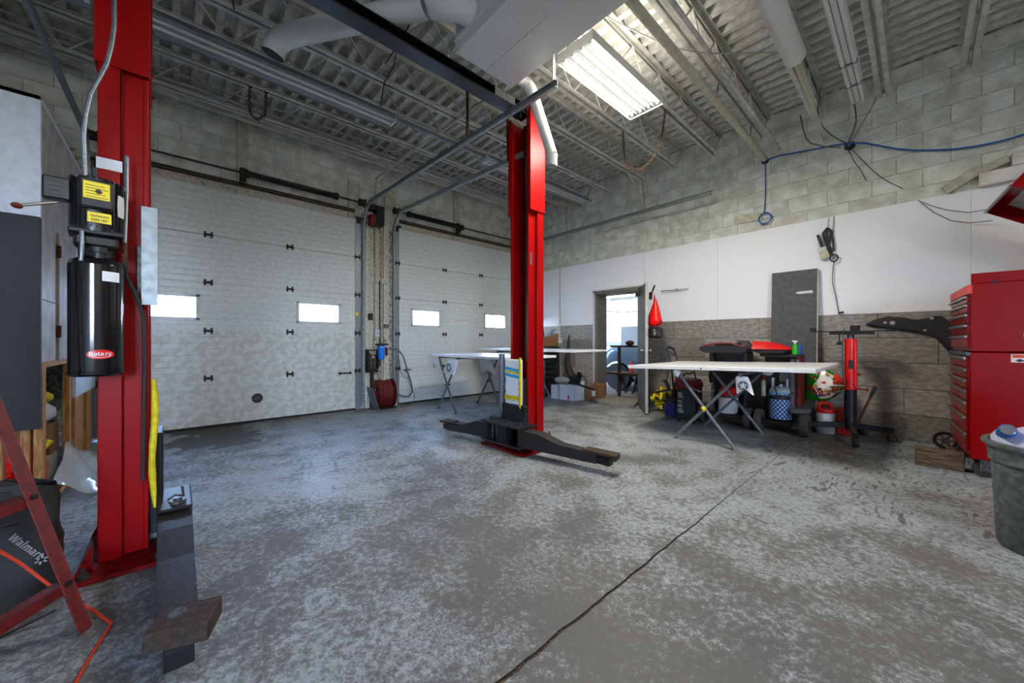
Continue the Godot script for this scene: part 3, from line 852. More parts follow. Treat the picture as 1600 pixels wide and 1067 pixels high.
# ---------------------------------------------------------------- outside and the next room
func build_beyond():
	var g := setting("floor_outside")
	put(B.new().bx(-40, 40, -0.3, -0.1, -60, -6.5), "paving", M.asphalt, g)
	put(B.new().bx(6.42, 10.5, -0.2, 0.0, -7.2, -0.6), "slab", M.concrete, g)
	var nb := thing("neighbour_building", "pale building seen blurred and bright through the overhead-door windows", "building", Vector3(0, -0.1, -19))
	put(B.new().bx(-9, 12, 0, 5.5, -0.3, 0), "wall", M.siding, nb)
	for i in 30: put(B.new().bx(-9, 12, 0.18 * i, 0.18 * i + 0.165, 0, 0.02), "siding_board", M.siding, nb)
	for x in [-4.2, -0.9, 2.4, 5.7]: put(B.new().bx(x, x + 0.12, 0, 5.5, 0.02, 0.06), "downpipe", M.fascia, nb)
	# next room shell
	var w := setting("wall_next_room")
	put(B.new().bx(9.9, 10.1, 0, 3.2, -7.2, -0.6), "far_wall", M.plaster, w)
	put(B.new().bx(6.42, 10.1, 0, 3.2, -7.4, -7.2), "end_wall", M.plaster, w)
	put(B.new().bx(6.42, 10.1, 0, 3.2, -0.8, -0.6), "side_wall", M.plaster, w)
	put(B.new().bx(9.85, 9.9, 1.0, 1.1, -7.2, -0.8), "rail", M.galv_dull, w)
	var c := setting("ceiling_next_room")
	put(B.new().bx(6.42, 10.1, 3.0, 3.2, -7.4, -0.6), "panel", M.plaster, c)
	var lamp := thing("ceiling_light", "lit white strip light hanging in the next room seen through the doorway", "light", Vector3(9.4, 2.4, -5.85))
	put(B.new().bx(-0.09, 0.09, 0.03, 0.09, -0.62, 0.62, 0.006), "housing", M.white_paint, lamp)
	for s in [-0.045, 0.045]: put(B.new().cyl(Vector3(s, 0.01, -0.6), Vector3(s, 0.01, 0.6), 0.016, -1, 10), "tube", M.tube_glow_next, lamp)
	for s in [-0.5, 0.5]: put(B.new().cyl(Vector3(0, 0.09, s), Vector3(0, 0.7, s), 0.004, -1, 6), "hanger_wire", M.steel, lamp)
	area(lamp, Vector3(0, -0.012, 0), Vector2(0.16, 1.2), 10.0, Color(1.0, 0.95, 0.82))
	var lamp2 := thing("ceiling_light", "lit strip light on the ceiling of the next room beside the doorway", "light", Vector3(7.6, 2.86, -4.0))
	put(B.new().bx(-0.09, 0.09, 0.05, 0.14, -0.62, 0.62, 0.006), "housing", M.white_paint, lamp2)
	put(B.new().cyl(Vector3(0, 0.03, -0.6), Vector3(0, 0.03, 0.6), 0.016, -1, 10), "tube", M.tube_glow_next, lamp2)
	area(lamp2, Vector3(0, 0.008, 0), Vector2(0.16, 1.2), 10.0, Color(1.0, 0.95, 0.82))
	one(B.new().tube([Vector3(9.8, 2.1, -7.0), Vector3(9.8, 2.05, -6.4), Vector3(9.8, 1.98, -5.9), Vector3(9.8, 1.99, -5.4), Vector3(9.8, 2.08, -4.9)], 0.012, 6), "hanging_cable", M.wire_dark, "dark cable sagging across the far wall of the next room", "cable")
	one(B.new().bx(9.35, 9.84, 0, 1.54, -5.68, -4.8, 0.01), "steel_cabinet", M.fascia, "grey steel cabinet against the far wall of the next room", "cabinet")
	# the car standing in the next room
	var car := thing("car", "dark blue-grey car parked in the next room beyond the doorway", "car", Vector3(7.55, 0, -3.6))
	var side := Basis(Vector3(0, 0, 1), Vector3.UP, Vector3(-1, 0, 0))
	var hull := []
	for i in 57:
		var z := -1.78 + 4.14 * i / 56.0
		var top := 0.60 + 0.42 * clampf((z + 1.78) / 0.55, 0.0, 1.0) ** 0.45 + 0.07 * clampf((z + 1.2) / 1.2, 0.0, 1.0)
		if z > 1.9: top -= 0.25 * (z - 1.9)
		var low := 0.26
		for wz in [-1.1, 1.48]:
			var d := absf(z - wz)
			if d < 0.38: low = maxf(low, 0.26 + sqrt(0.38 * 0.38 - d * d) * 1.05)
		var nose := 0.30 * pow(clampf(1.0 - (z + 1.78) / 0.5, 0.0, 1.0), 2.0)
		var row := []
		for q in [[0.03, 0.0], [0.0, 0.35], [0.0, 0.62], [0.03, 0.82], [0.10, 0.93], [0.24, 0.985], [0.5, 1.0], [0.78, 1.01]]: row.append(Vector3(q[0] + nose * (1.0 - q[0]), lerpf(low, top, q[1]), z))
		for k in range(6, -1, -1):
			var p: Vector3 = row[k]
			row.append(Vector3(1.56 - p.x, p.y, p.z))
		hull.append(row)
	put(B.new().grid(hull, Vector3(0.78, 0.5, 0.3)), "body", M.car_blue, car)
	put(B.new().bx(0.1, 1.46, 0.2, 0.5, -1.55, 2.2), "underbody", M.black_plastic, car)
	var cab := PackedVector2Array()
	for q in [[-0.3, 1.06], [0.25, 1.38], [0.6, 1.44], [1.5, 1.42], [2.1, 1.06]]: cab.append(Vector2(q[0], q[1]))
	put(B.new().prism(cab, 1.35, Vector3(0.78, 0, 0), side), "cabin", M.black_gloss, car)
	put(B.new().bx(-0.12, 0.0, 1.06, 1.16, 0.02, 0.2, 0.02), "mirror", M.car_blue, car)
	for z in [-1.1, 1.48]:
		for x in [0.11, 1.45]: put(B.new().cyl(Vector3(x - 0.09, 0.31, z), Vector3(x + 0.09, 0.31, z), 0.31, -1, 24).cyl(Vector3(x - 0.10, 0.31, z), Vector3(x - 0.085, 0.31, z), 0.19, -1, 16), "wheel", M.tyre, car)
	# jack stands and a small steel trestle just inside the doorway
	var js := thing("jack_stand", "rusty brown three-legged jack stand standing inside the doorway", "jack stand", Vector3(7.25, 0, -4.38), 10, "jack stands in the doorway")
	for k in 4:
		var a := TAU * k / 4 + 0.6
		put(B.new().bar(Vector3(0.13 * cos(a), 0.01, 0.13 * sin(a)), Vector3(0.03 * cos(a), 0.34, 0.03 * sin(a)), 0.03, 0.012), "leg", M.brown_steel, js)
	put(B.new().cyl(Vector3(0, 0.2, 0), Vector3(0, 0.42, 0), 0.028, -1, 10).bx(-0.05, 0.05, 0.42, 0.45, -0.03, 0.03, 0.004), "saddle_post", M.brown_steel, js)
	put(B.new().tube([Vector3(0.12, 0.06, 0.08), Vector3(-0.12, 0.06, 0.08), Vector3(-0.12, 0.06, -0.09), Vector3(0.12, 0.06, -0.09)], 0.008, 6, false, true), "brace", M.brown_steel, js)
	copy(js, Vector3(7.25, 0, -4.02)); copy(js, Vector3(7.3, 0, -3.70))
	var tr := thing("steel_trestle", "rusty brown steel trestle with upright posts inside the doorway", "trestle", Vector3(6.75, 0, -4.02))
	for q in [[-0.03, -0.1], [0.25, 0.26]]: put(B.new().bx(q[0] - 0.025, q[0] + 0.025, 0, 1.03, q[1] - 0.025, q[1] + 0.025, 0.003), "post", M.brown_steel, tr)
	put(B.new().bar(Vector3(-0.05, 1.02, -0.3), Vector3(0.28, 1.02, 0.3), 0.05, 0.04, 0.003), "top_rail", M.brown_steel, tr)
	put(B.new().bx(-0.15, 0.3, 0.44, 0.49, -0.34, 0.3, 0.003), "shelf", M.brown_steel, tr)
	one(B.new().lathe([Vector2(0, 0), Vector2(0.05, 0), Vector2(0.05, 0), Vector2(0.05, 0.14), Vector2(0.03, 0.18), Vector2(0.018, 0.2), Vector2(0.018, 0.23), Vector2(0, 0.23)], 14), "spray_bottle", M.pink_red, "red and white bottle on the trestle shelf in the doorway", "bottle", "", Vector3(6.9, 0.493, -3.95))
	one(B.new().ball(Vector3(0, 0.05, 0), Vector3(0.08, 0.055, 0.09), 12), "rag_bundle", M.rust, "crumpled brown rag on the trestle top in the doorway", "rag", "", Vector3(6.82, 1.04, -3.94))

# ---------------------------------------------------------------- the two-post lift
func lift_column(lift: Node3D, xb: float, dir: float, zc: float, depth: float):
	# a folded channel, open towards the other column: back, stepped sides, lips
	var k := depth * 0.5
	var pl := []
	pl.append([0.0, 0.010, -0.165, 0.165])
	for s in [-1.0, 1.0]:
		pl.append([0.0, k, 0.155 * s, 0.165 * s])
		pl.append([k - 0.010, k, 0.128 * s, 0.165 * s])
		pl.append([k - 0.010, depth, 0.126 * s, 0.136 * s])
		pl.append([depth - 0.012, depth + 0.008, 0.108 * s, 0.142 * s])
	var b := B.new()
	for q in pl:
		b.bx(xb + dir * q[0], xb + dir * q[1], 0.02, 3.52, zc + q[2], zc + q[3], 0.003)
	var col := put(b, "column", M.lift_red, lift)
	# the taller extension sleeve at the top
	b = B.new()
	for s in [-1.0, 1.0]:
		b.bx(xb - dir * 0.004, xb + dir * (depth + 0.012), 2.505, 3.57, zc + 0.167 * s, zc + 0.175 * s, 0.002)
		b.bx(xb + dir * (depth + 0.004), xb + dir * (depth + 0.013), 2.505, 3.57, zc + 0.130 * s, zc + 0.175 * s, 0.002)
	b.bx(xb - dir * 0.012, xb - dir * 0.002, 2.505, 3.57, zc - 0.175, zc + 0.175, 0.002)
	put(b, "sleeve", M.lift_red, col)
	b = B.new()
	for y in [2.56, 2.95, 3.45]:
		for s in [-1.0, 1.0]:
			b.cyl(Vector3(xb + dir * (depth + 0.013), y, zc + 0.15 * s), Vector3(xb + dir * (depth + 0.02), y, zc + 0.15 * s), 0.008, -1, 8)
	put(b, "bolt", M.dark_steel, col)
	# lifting chain and hydraulic cylinder inside
	put(B.new().cyl(Vector3(xb + dir * 0.07, 0.9, zc - 0.03), Vector3(xb + dir * 0.07, 3.5, zc - 0.03), 0.032, -1, 14), "cylinder", M.black_paint, col)
	put(B.new().bx(xb + dir * 0.10, xb + dir * 0.112, 0.9, 3.5, zc + 0.03, zc + 0.055), "chain", M.dark_steel, col)
	put(B.new().cyl(Vector3(xb + dir * 0.13, 0.9, zc + 0.07), Vector3(xb + dir * 0.13, 3.5, zc + 0.07), 0.006, -1, 6), "cable", M.steel, col)

func arm_mesh(root: Vector3, tip: Vector3, w0: float, w1: float, h0: float, h1: float) -> B:
	# a tapered box-section arm: wide and tall at the pivot, slimmer outwards
	var b := B.new()
	var d := (tip - root).normalized(); var s := d.cross(Vector3.UP).normalized()
	var stops := [[0.0, w0, h0], [0.28, lerpf(w0, w1, 0.35), h0 * 0.95], [0.55, lerpf(w0, w1, 0.65), lerpf(h0, h1, 0.85)], [1.0, w1, h1]]
	var L := (tip - root).length()
	var rings := []
	for q in stops:
		var p: Vector3 = root + d * (L * q[0])
		rings.append([p - s * q[1] / 2, p + s * q[1] / 2, p + s * q[1] / 2 + Vector3.UP * q[2], p - s * q[1] / 2 + Vector3.UP * q[2]])
	for i in 3:
		var A: Array = rings[i]; var C: Array = rings[i + 1]
		b.quad(A[0], A[1], C[1], C[0], Vector3.DOWN); b.quad(A[3], A[2], C[2], C[3], Vector3.UP)
		b.quad(A[0], A[3], C[3], C[0], -s); b.quad(A[1], A[2], C[2], C[1], s)
	b.quad(rings[0][0], rings[0][1], rings[0][2], rings[0][3], -d); b.quad(rings[3][0], rings[3][1], rings[3][2], rings[3][3], d)
	return b

func build_lift():
	var lift := thing("vehicle_lift", "red two-post vehicle lift with black swing arms and overhead beam", "vehicle lift")
	var zc := -2.90
	lift_column(lift, -0.285, 1.0, zc, 0.172)
	lift_column(lift, 2.955, -1.0, zc, 0.20)
	# overhead beam: a black channel with plates at its end
	var b := B.new().bx(-0.2, 2.86, 3.575, 3.585, -2.985, -2.84, 0.001).bx(-0.2, 2.86, 3.575, 3.675, -2.985, -2.973, 0.001).bx(-0.2, 2.86, 3.665, 3.675, -2.985, -2.84, 0.001)
	var beam := put(b, "overhead_beam", M.black_paint, lift)
	put(B.new().bx(2.35, 2.80, 3.56, 3.60, -2.84, -2.825, 0.002).bx(2.35, 2.62, 3.58, 3.66, -2.838, -2.828, 0.002), "bracket_plate", M.galv_dull, beam)
	put(B.new().bar(Vector3(-0.1, 3.56, -2.82), Vector3(2.8, 3.56, -2.82), 0.012, 0.012).cyl(Vector3(2.72, 3.50, -2.86), Vector3(2.72, 3.60, -2.86), 0.012, -1, 8), "shutoff_bar", M.dark_steel, beam)
	put(B.new().cyl(Vector3(2.78, 3.62, -2.99), Vector3(2.78, 3.62, -2.80), 0.05, -1, 16), "sheave", M.dark_steel, beam)
	# base plates with anchors and gussets
	for q in [[-0.35, 0.0], [2.47, 3.02]]:
		var bp := put(B.new().bx(q[0], q[1], 0.0, 0.02, -3.22, -2.56, 0.003), "base_plate", M.lift_red_worn, lift)
		var left: bool = q[0] < 1.0
		var spots := []
		if left: spots = [[-0.315, -2.60], [-0.315, -2.78], [-0.315, -2.96], [-0.315, -3.15], [-0.06, -2.62]]
		else: spots = [[2.99, -2.62], [2.99, -3.15], [2.72, -2.62], [2.72, -3.17]]
		for s in spots:
			put(B.new().cyl(Vector3(s[0], 0.02, s[1]), Vector3(s[0], 0.028, s[1]), 0.024, -1, 14).cyl(Vector3(s[0], 0.028, s[1]), Vector3(s[0], 0.048, s[1]), 0.017, -1, 6).cyl(Vector3(s[0], 0.048, s[1]), Vector3(s[0], 0.07, s[1]), 0.009, -1, 8), "anchor", M.brown_steel, bp)
		for z in [-2.66, -3.14]:
			var gx: float = -0.29 if left else 2.96
			var sg := -1.0 if left else 1.0
			put(B.new().prism(PackedVector2Array([Vector2(0, 0.02), Vector2(0.06 * sg, 0.02), Vector2(0, 0.16)]), 0.012, Vector3(gx, 0, z)), "gusset", M.lift_red_worn, bp)
	# carriages with the arms at their lowest position
	var ca := put(B.new().bx(2.70, 2.86, 0.10, 0.72, -3.02, -2.785, 0.006).bx(2.66, 2.71, 0.10, 0.45, -3.08, -2.72, 0.004), "carriage", M.black_iron, lift)
	put(B.new().prism(PackedVector2Array([Vector2(-0.20, 0.27), Vector2(0.20, 0.27), Vector2(0.10, 0.44), Vector2(-0.10, 0.44)]), 0.02, Vector3(2.655, 0, -2.9), Basis(Vector3(0, 0, 1), Vector3.UP, Vector3(-1, 0, 0))), "gusset_plate", M.black_iron, ca)
	put(B.new().bx(2.46, 2.72, 0.255, 0.275, -3.20, -2.60, 0.003).bx(2.46, 2.72, 0.06, 0.08, -3.20, -2.60, 0.003).bx(2.62, 2.70, 0.06, 0.27, -3.14, -2.66, 0.004).bx(2.48, 2.60, 0.08, 0.255, -2.97, -2.83, 0.004), "pivot_housing", M.black_iron, ca)
	for z in [-3.12, -2.68]: put(B.new().cyl(Vector3(2.56, 0.05, z), Vector3(2.56, 0.30, z), 0.034, -1, 16).cyl(Vector3(2.56, 0.30, z), Vector3(2.56, 0.31, z), 0.02, -1, 8), "pivot_pin", M.dark_steel, ca)
	put(B.new().bx(2.655, 2.70, 0.45, 0.93, -3.03, -2.79, 0.012), "door_guard", M.paper_white, ca)
	var tp := B.new()
	for q in [[0.80, 0.845, 0.02], [0.735, 0.775, -0.02]]: tp.bar(Vector3(2.652, (q[0] + q[1]) / 2 + 0.012, -3.03), Vector3(2.652, (q[0] + q[1]) / 2 - 0.012, -2.79), 0.004, 0.03)
	put(tp, "blue_tape", M.tape_cyan, ca)
	put(B.new().bar(Vector3(2.651, 0.80, -3.03), Vector3(2.651, 0.785, -2.79), 0.004, 0.022).bx(2.649, 2.653, 0.50, 0.545, -3.03, -2.79).bx(2.649, 2.67, 0.42, 0.95, -2.806, -2.785), "yellow_strap", M.yellow, ca)
	# right-hand column: a round steel pipe stands beside the channel
	put(B.new().pipe(Vector3(2.70, 0.25, -3.135), Vector3(2.70, 0.98, -3.135), 0.034, 0.004, 18), "guard_pipe", M.stand_grey, ca)
	var a1 := put(arm_mesh(Vector3(2.56, 0.085, -2.66), Vector3(2.70, 0.075, -1.86), 0.15, 0.10, 0.165, 0.085), "arm", M.worn_black, lift)
	put(B.new().bar(Vector3(2.685, 0.115, -2.0), Vector3(2.715, 0.105, -1.74), 0.075, 0.065, 0.003), "inner_arm", M.black_iron, a1)
	put(B.new().bar(Vector3(2.68, 0.172, -1.98), Vector3(2.735, 0.165, -1.70), 0.12, 0.022, 0.003).bar(Vector3(2.73, 0.15, -1.72), Vector3(2.738, 0.15, -1.69), 0.12, 0.045, 0.002), "lift_pad", M.brown_steel, a1)
	var a2 := put(arm_mesh(Vector3(2.55, 0.085, -3.14), Vector3(2.42, 0.075, -3.78), 0.15, 0.10, 0.165, 0.085), "arm", M.worn_black, lift)
	put(B.new().bar(Vector3(2.43, 0.172, -3.66), Vector3(2.40, 0.168, -3.86), 0.13, 0.022, 0.003).bar(Vector3(2.425, 0.11, -3.7), Vector3(2.41, 0.11, -3.84), 0.07, 0.06, 0.003), "lift_pad", M.brown_steel, a2)
	# near column: carriage, pivot head and the arm that reaches towards the open bay
	var cb := put(B.new().bx(-0.20, -0.05, 0.08, 0.62, -3.02, -2.79, 0.006), "carriage", M.black_iron, lift)
	put(B.new().bx(-0.07, 0.07, 0.235, 0.255, -2.98, -2.60, 0.008).bx(-0.07, 0.06, 0.06, 0.08, -2.98, -2.60, 0.006).bx(-0.07, -0.03, 0.07, 0.25, -2.96, -2.64, 0.004), "pivot_housing", M.black_iron, cb)
	put(B.new().cyl(Vector3(0.01, 0.04, -2.68), Vector3(0.01, 0.27, -2.68), 0.034, -1, 16).cyl(Vector3(0.01, 0.27, -2.68), Vector3(0.01, 0.282, -2.68), 0.022, -1, 6), "pivot_pin", M.dull_steel, cb)
	put(B.new().tube([Vector3(-0.03, 0.262, -2.74), Vector3(0.0, 0.275, -2.76), Vector3(0.035, 0.27, -2.73), Vector3(0.03, 0.30, -2.80)], 0.006, 6), "spring_clip", M.dull_steel, cb)
	var a3 := put(arm_mesh(Vector3(0.0, 0.075, -2.66), Vector3(0.005, 0.07, -1.78), 0.135, 0.115, 0.155, 0.10), "arm", M.worn_black, lift)
	put(B.new().bar(Vector3(0.0, 0.11, -1.95), Vector3(0.01, 0.10, -1.60), 0.075, 0.065, 0.003), "inner_arm", M.black_iron, a3)
	var pb := Basis(Vector3.UP, -0.35)
	var pad := put(B.new().box(Vector3(0.025, 0.195, -1.66), Vector3(0.165, 0.018, 0.135), 0.003, pb).box(Vector3(0.025, 0.165, -1.66) + pb * Vector3(0, 0, 0.06), Vector3(0.165, 0.05, 0.014), 0.002, pb).box(Vector3(0.025, 0.165, -1.66) + pb * Vector3(0.076, 0, 0), Vector3(0.013, 0.05, 0.135), 0.002, pb), "lift_pad", M.brown_steel, a3)
	pad.set_meta("label", "square rusty brown lift pad")
	put(B.new().cyl(Vector3(0.005, 0.2045, -1.685), Vector3(0.005, 0.2065, -1.685), 0.026, -1, 20), "pad_pin", M.dull_steel, a3)
	# yellow strap hanging down the column edge
	var yp := []
	for i in 9: yp.append(Vector3(-0.085 + 0.006 * sin(i * 0.9), 0.92 - 0.085 * i, -2.72 + 0.01 * cos(i * 1.3)))
	put(B.new().tube(yp, [0.009, 0.014, 0.016, 0.014, 0.015, 0.013, 0.015, 0.012, 0.005], 8), "yellow_strap", M.yellow, lift)
	# bright steel flat hung on the column edge
	put(B.new().bx(-0.130, -0.068, 1.31, 1.82, -2.705, -2.697, 0.001), "steel_flat", M.galv_dull, lift)
	put(B.new().bx(-0.289, -0.199, 1.98, 2.035, -2.7335, -2.731), "masking_tape", M.paper_white, lift)
	put(B.new().bx(-0.15, -0.115, 1.36, 1.62, -2.79, -2.74, 0.004), "lock_bracket", M.dull_steel, lift)
	# the release-latch label plate on the far column
	put(B.new().bx(2.775, 2.80, 1.93, 2.06, -2.768, -2.757, 0.002), "nameplate", M.steel, lift)
	build_power_unit(lift)

func build_power_unit(lift: Node3D):
	var o := Vector3(-0.270, 0, -2.575)
	var pu := Node3D.new()
	pu.name = numbered("power_unit", lift); lift.add_child(pu, true)
	pu.position = o
	pu.rotation_degrees.y = 6.0
	var r := 0.089
	put(B.new().lathe([Vector2(0, 0.962), Vector2(r - 0.006, 0.962), Vector2(r, 0.970), Vector2(r + 0.003, 0.972), Vector2(r + 0.003, 0.982), Vector2(r, 0.984), Vector2(r, 1.47), Vector2(r, 1.47), Vector2(r - 0.006, 1.49), Vector2(0.04, 1.515), Vector2(0, 1.515)], 32), "oil_tank", M.black_gloss, pu)
	put(B.new().cyl(Vector3(0.005, 1.50, 0.045), Vector3(0.005, 1.525, 0.045), 0.022, -1, 14).cyl(Vector3(0.005, 1.525, 0.045), Vector3(0.005, 1.55, 0.045), 0.03, -1, 14), "filler_cap", M.black_plastic, pu)
	put(B.new().cyl(Vector3(0, 1.51, -0.01), Vector3(0, 1.565, -0.01), 0.058, -1, 20).bx(-0.07, 0.07, 1.55, 1.605, -0.065, 0.06, 0.012).bx(-0.085, 0.085, 1.605, 1.625, -0.08, 0.075, 0.004), "pump_block", M.black_iron, pu)
	# motor with cooling fins
	var b := B.new().cyl(Vector3(0, 1.62, 0), Vector3(0, 1.855, 0), 0.078, -1, 28).cyl(Vector3(0, 1.855, 0), Vector3(0, 1.872, 0), 0.074, 0.055, 28)
	for k in 28:
		var a := TAU * k / 28
		b.bar(Vector3(0.080 * cos(a), 1.64, 0.080 * sin(a)), Vector3(0.080 * cos(a), 1.86, 0.080 * sin(a)), 0.005, 0.012, 0, Vector3(cos(a), 0, sin(a)))
	put(b, "motor", M.black_paint, pu)
	put(B.new().bx(-0.052, 0.052, 1.715, 1.845, 0.06, 0.105, 0.008), "junction_box", M.black_plastic, pu)
	put(B.new().bx(-0.040, 0.040, 1.755, 1.83, 0.1045, 0.1065), "warning_label", M.yellow_label, pu)
	var ln := B.new()
	for i in 5: ln.bx(-0.034, 0.034 - 0.008 * (i % 3), 1.762 + 0.0125 * i, 1.7645 + 0.0125 * i, 0.1065, 0.107)
	put(ln, "warning_print", M.black_iron, pu)
	put(B.new().cyl(Vector3(0.006, 1.79, 0.105), Vector3(0.006, 1.79, 0.115), 0.011, 0.008, 12), "screw", M.dull_steel, pu)
	put(B.new().bx(-0.028, 0.045, 1.655, 1.70, 0.084, 0.087), "capacity_label", M.yellow_label, pu)
	text(pu, "capacity_print", "CAPACITY", 0.009, M.black_iron, Vector3(0.0085, 1.684, 0.088), Basis.IDENTITY)
	text(pu, "capacity_print", "9000 LBS.", 0.009, M.black_iron, Vector3(0.0085, 1.667, 0.088), Basis.IDENTITY)
	put(B.new().prism(PackedVector2Array([Vector2(-0.02, -0.05), Vector2(0.02, -0.05), Vector2(0.024, 0), Vector2(0.02, 0.05), Vector2(-0.02, 0.05), Vector2(-0.024, 0)]), 0.003, Vector3(0.076, 1.755, 0.038), Basis(Vector3.UP, 1.10)), "maker_plate", M.paper_white, pu)
	# start switch on the side, its lever below
	put(B.new().bx(-0.155, -0.075, 1.735, 1.83, 0.01, 0.07, 0.006), "start_switch", M.black_paint, pu)
	var gr := B.new()
	for i in 4: gr.bx(-0.145, -0.10, 1.748 + 0.02 * i, 1.756 + 0.02 * i, 0.068, 0.073)
	put(gr, "switch_ribs", M.black_plastic, pu)
	put(B.new().cyl(Vector3(-0.10, 1.725, 0.07), Vector3(-0.205, 1.660, 0.155), 0.0055, -1, 10), "lowering_lever", M.steel, pu)
	put(B.new().ball(Vector3(-0.21, 1.657, 0.159), Vector3(0.017, 0.012, 0.012), 14, Basis(Vector3.UP, 0.6)), "lever_knob", M.hose_red, pu)
	put(B.new().tube([Vector3(-0.045, 1.61, 0.07), Vector3(-0.043, 1.56, 0.085), Vector3(-0.045, 1.50, 0.078), Vector3(-0.048, 1.475, 0.082)], 0.0075, 8), "return_pipe", M.galv, pu)
	# badge: red oval with white lettering and a swoosh
	var ob := B.new()
	var badge_y := 1.062
	var rows := []
	for sgn in [1.0, -1.0]:
		var row := []
		for i in 25:
			var t := -1.0 + 2.0 * i / 24
			var ang := 0.14 + t * 0.50
			row.append(Vector3((r + 0.0015) * sin(ang), badge_y + sgn * 0.021 * sqrt(maxf(0.0, 1.0 - t * t)), (r + 0.0015) * cos(ang)))
		rows.append(row)
	put(ob.grid(rows, Vector3(0, badge_y, 0)), "badge", M.bright_red, pu)
	var letters := "Rotary"
	var angs := [-0.24, -0.09, 0.02, 0.13, 0.27, 0.40]
	for i in letters.length():
		var ang: float = angs[i] + 0.05
		text(pu, "badge_letter", letters[i], 0.021 if i == 0 else 0.017, M.paper_white, Vector3((r + 0.003) * sin(ang), badge_y + 0.002, (r + 0.003) * cos(ang)), Basis(Vector3.UP, ang))
	var sw2 := []
	for i in 15:
		var t := -1.0 + 2.0 * i / 14
		var ang := 0.16 + t * 0.36
		sw2.append(Vector3((r + 0.0025) * sin(ang), badge_y - 0.014 + 0.009 * t * t, (r + 0.0025) * cos(ang)))
	put(B.new().tube(sw2, 0.0014, 5), "badge_swoosh", M.paper_white, pu)
	var lab := []
	for y in [1.395, 1.44]:
		var row := []
		for i in 9:
			var ang := 0.18 + 0.72 * i / 8
			row.append(Vector3((r + 0.0012) * sin(ang), y, (r + 0.0012) * cos(ang)))
		lab.append(row)
	put(B.new().grid(lab, Vector3(0, 1.42, 0)), "tank_label", M.paper_white, pu)
	# hydraulic line down the column and the flexible conduit from above
	put(B.new().tube([Vector3(0.10, 2.05, -0.10), Vector3(0.098, 1.86, -0.06), Vector3(0.092, 1.66, -0.03), Vector3(0.09, 1.60, -0.02)], 0.009, 8), "steel_line", M.galv, pu)
	put(B.new().cyl(Vector3(0.09, 1.60, -0.02), Vector3(0.09, 1.52, -0.03), 0.012, -1, 6), "fitting", M.rust, pu)
	put(B.new().tube([Vector3(0.09, 1.53, -0.03), Vector3(0.095, 1.44, -0.04), Vector3(0.13, 1.36, -0.07), Vector3(0.16, 1.25, -0.10), Vector3(0.165, 1.0, -0.12), Vector3(0.16, 0.4, -0.12)], 0.0085, 8), "hydraulic_hose", M.rubber, pu)
	var fp := []
	var path := [Vector3(-0.035, 1.86, 0.04), Vector3(-0.04, 2.05, 0.03), Vector3(-0.02, 2.25, 0.02), Vector3(0.03, 2.42, 0.01), Vector3(0.055, 2.62, 0.0), Vector3(0.055, 2.80, -0.01), Vector3(0.04, 3.1, -0.02), Vector3(0.03, 3.55, -0.03)]
	var rr := []
	var cu := Curve3D.new()
	for i in path.size():
		var t: Vector3 = (path[mini(i + 1, path.size() - 1)] - path[maxi(i - 1, 0)]) * 0.17
		cu.add_point(path[i], -t, t)
	for i in 340:
		fp.append(cu.sample_baked(cu.get_baked_length() * i / 339.0))
		rr.append(0.0088 + (0.0012 if i % 2 == 0 else -0.0008))
	put(B.new().tube(fp, rr, 8), "flexible_conduit", M.galv, pu)
# ---------------------------------------------------------------- overhead equipment
func curve(pts: Array, n: int, k := 0.17) -> Array:
	var cu := Curve3D.new()
	for i in pts.size():
		var t: Vector3 = (pts[mini(i + 1, pts.size() - 1)] - pts[maxi(i - 1, 0)]) * k
		cu.add_point(pts[i], -t, t)
	var out := []
	for i in n: out.append(cu.sample_baked(cu.get_baked_length() * i / float(n - 1)))
	return out

func chain_mesh(path: Array, link: float, r: float) -> B:
	var b := B.new()
	for i in path.size() - 1:
		var p: Vector3 = path[i]; var q: Vector3 = path[i + 1]
		var d := (q - p).normalized(); var f := b.frame(d)
		var s: Vector3 = f[0] if i % 2 == 0 else f[1]
		var c := (p + q) / 2; var pts := []
		var L := (q - p).length() * 0.72
		for k in 8:
			var a := TAU * k / 8
			pts.append(c + d * (L * cos(a)) + s * (link * sin(a)))
		b.tube(pts, r, 5, false, true)
	return b

func strip_light(called: String, label: String, at: Vector3, L: float, group := "") -> Node3D:
	var o := thing(called, label, "light", at, 0, group)
	var b := B.new()
	for s in [-1.0, 1.0]:
		b.quad(Vector3(0, 0.06, 0.055 * s), Vector3(L, 0.06, 0.055 * s), Vector3(L, -0.035, 0.15 * s), Vector3(0, -0.035, 0.15 * s), Vector3(0, 0.5, s))
		b.quad(Vector3(0, 0.057, 0.053 * s), Vector3(L, 0.057, 0.053 * s), Vector3(L, -0.036, 0.147 * s), Vector3(0, -0.036, 0.147 * s), Vector3(0, -0.5, -s))
		b.bx(0, L, -0.05, -0.033, 0.146 * s, 0.151 * s)
	put(b, "reflector", M.galv, o)
	put(B.new().bx(0, L, 0.0, 0.075, -0.055, 0.055, 0.003), "ballast_channel", M.white_paint, o)
	for s in [-0.05, 0.05]: put(B.new().cyl(Vector3(0.03, -0.022, s), Vector3(L - 0.03, -0.022, s), 0.016, -1, 10), "tube", M.duct_white, o)
	for x in [0.015, L - 0.015]: put(B.new().bx(x - 0.014, x + 0.014, -0.045, 0.01, -0.075, 0.075, 0.003), "lamp_holder", M.white_paint, o)
	for x in [0.3, L - 0.3]: put(B.new().cyl(Vector3(x, 0.07, 0), Vector3(x, 3.895 - at.y, 0), 0.004, -1, 6), "hanger_rod", M.dark_steel, o)
	return o

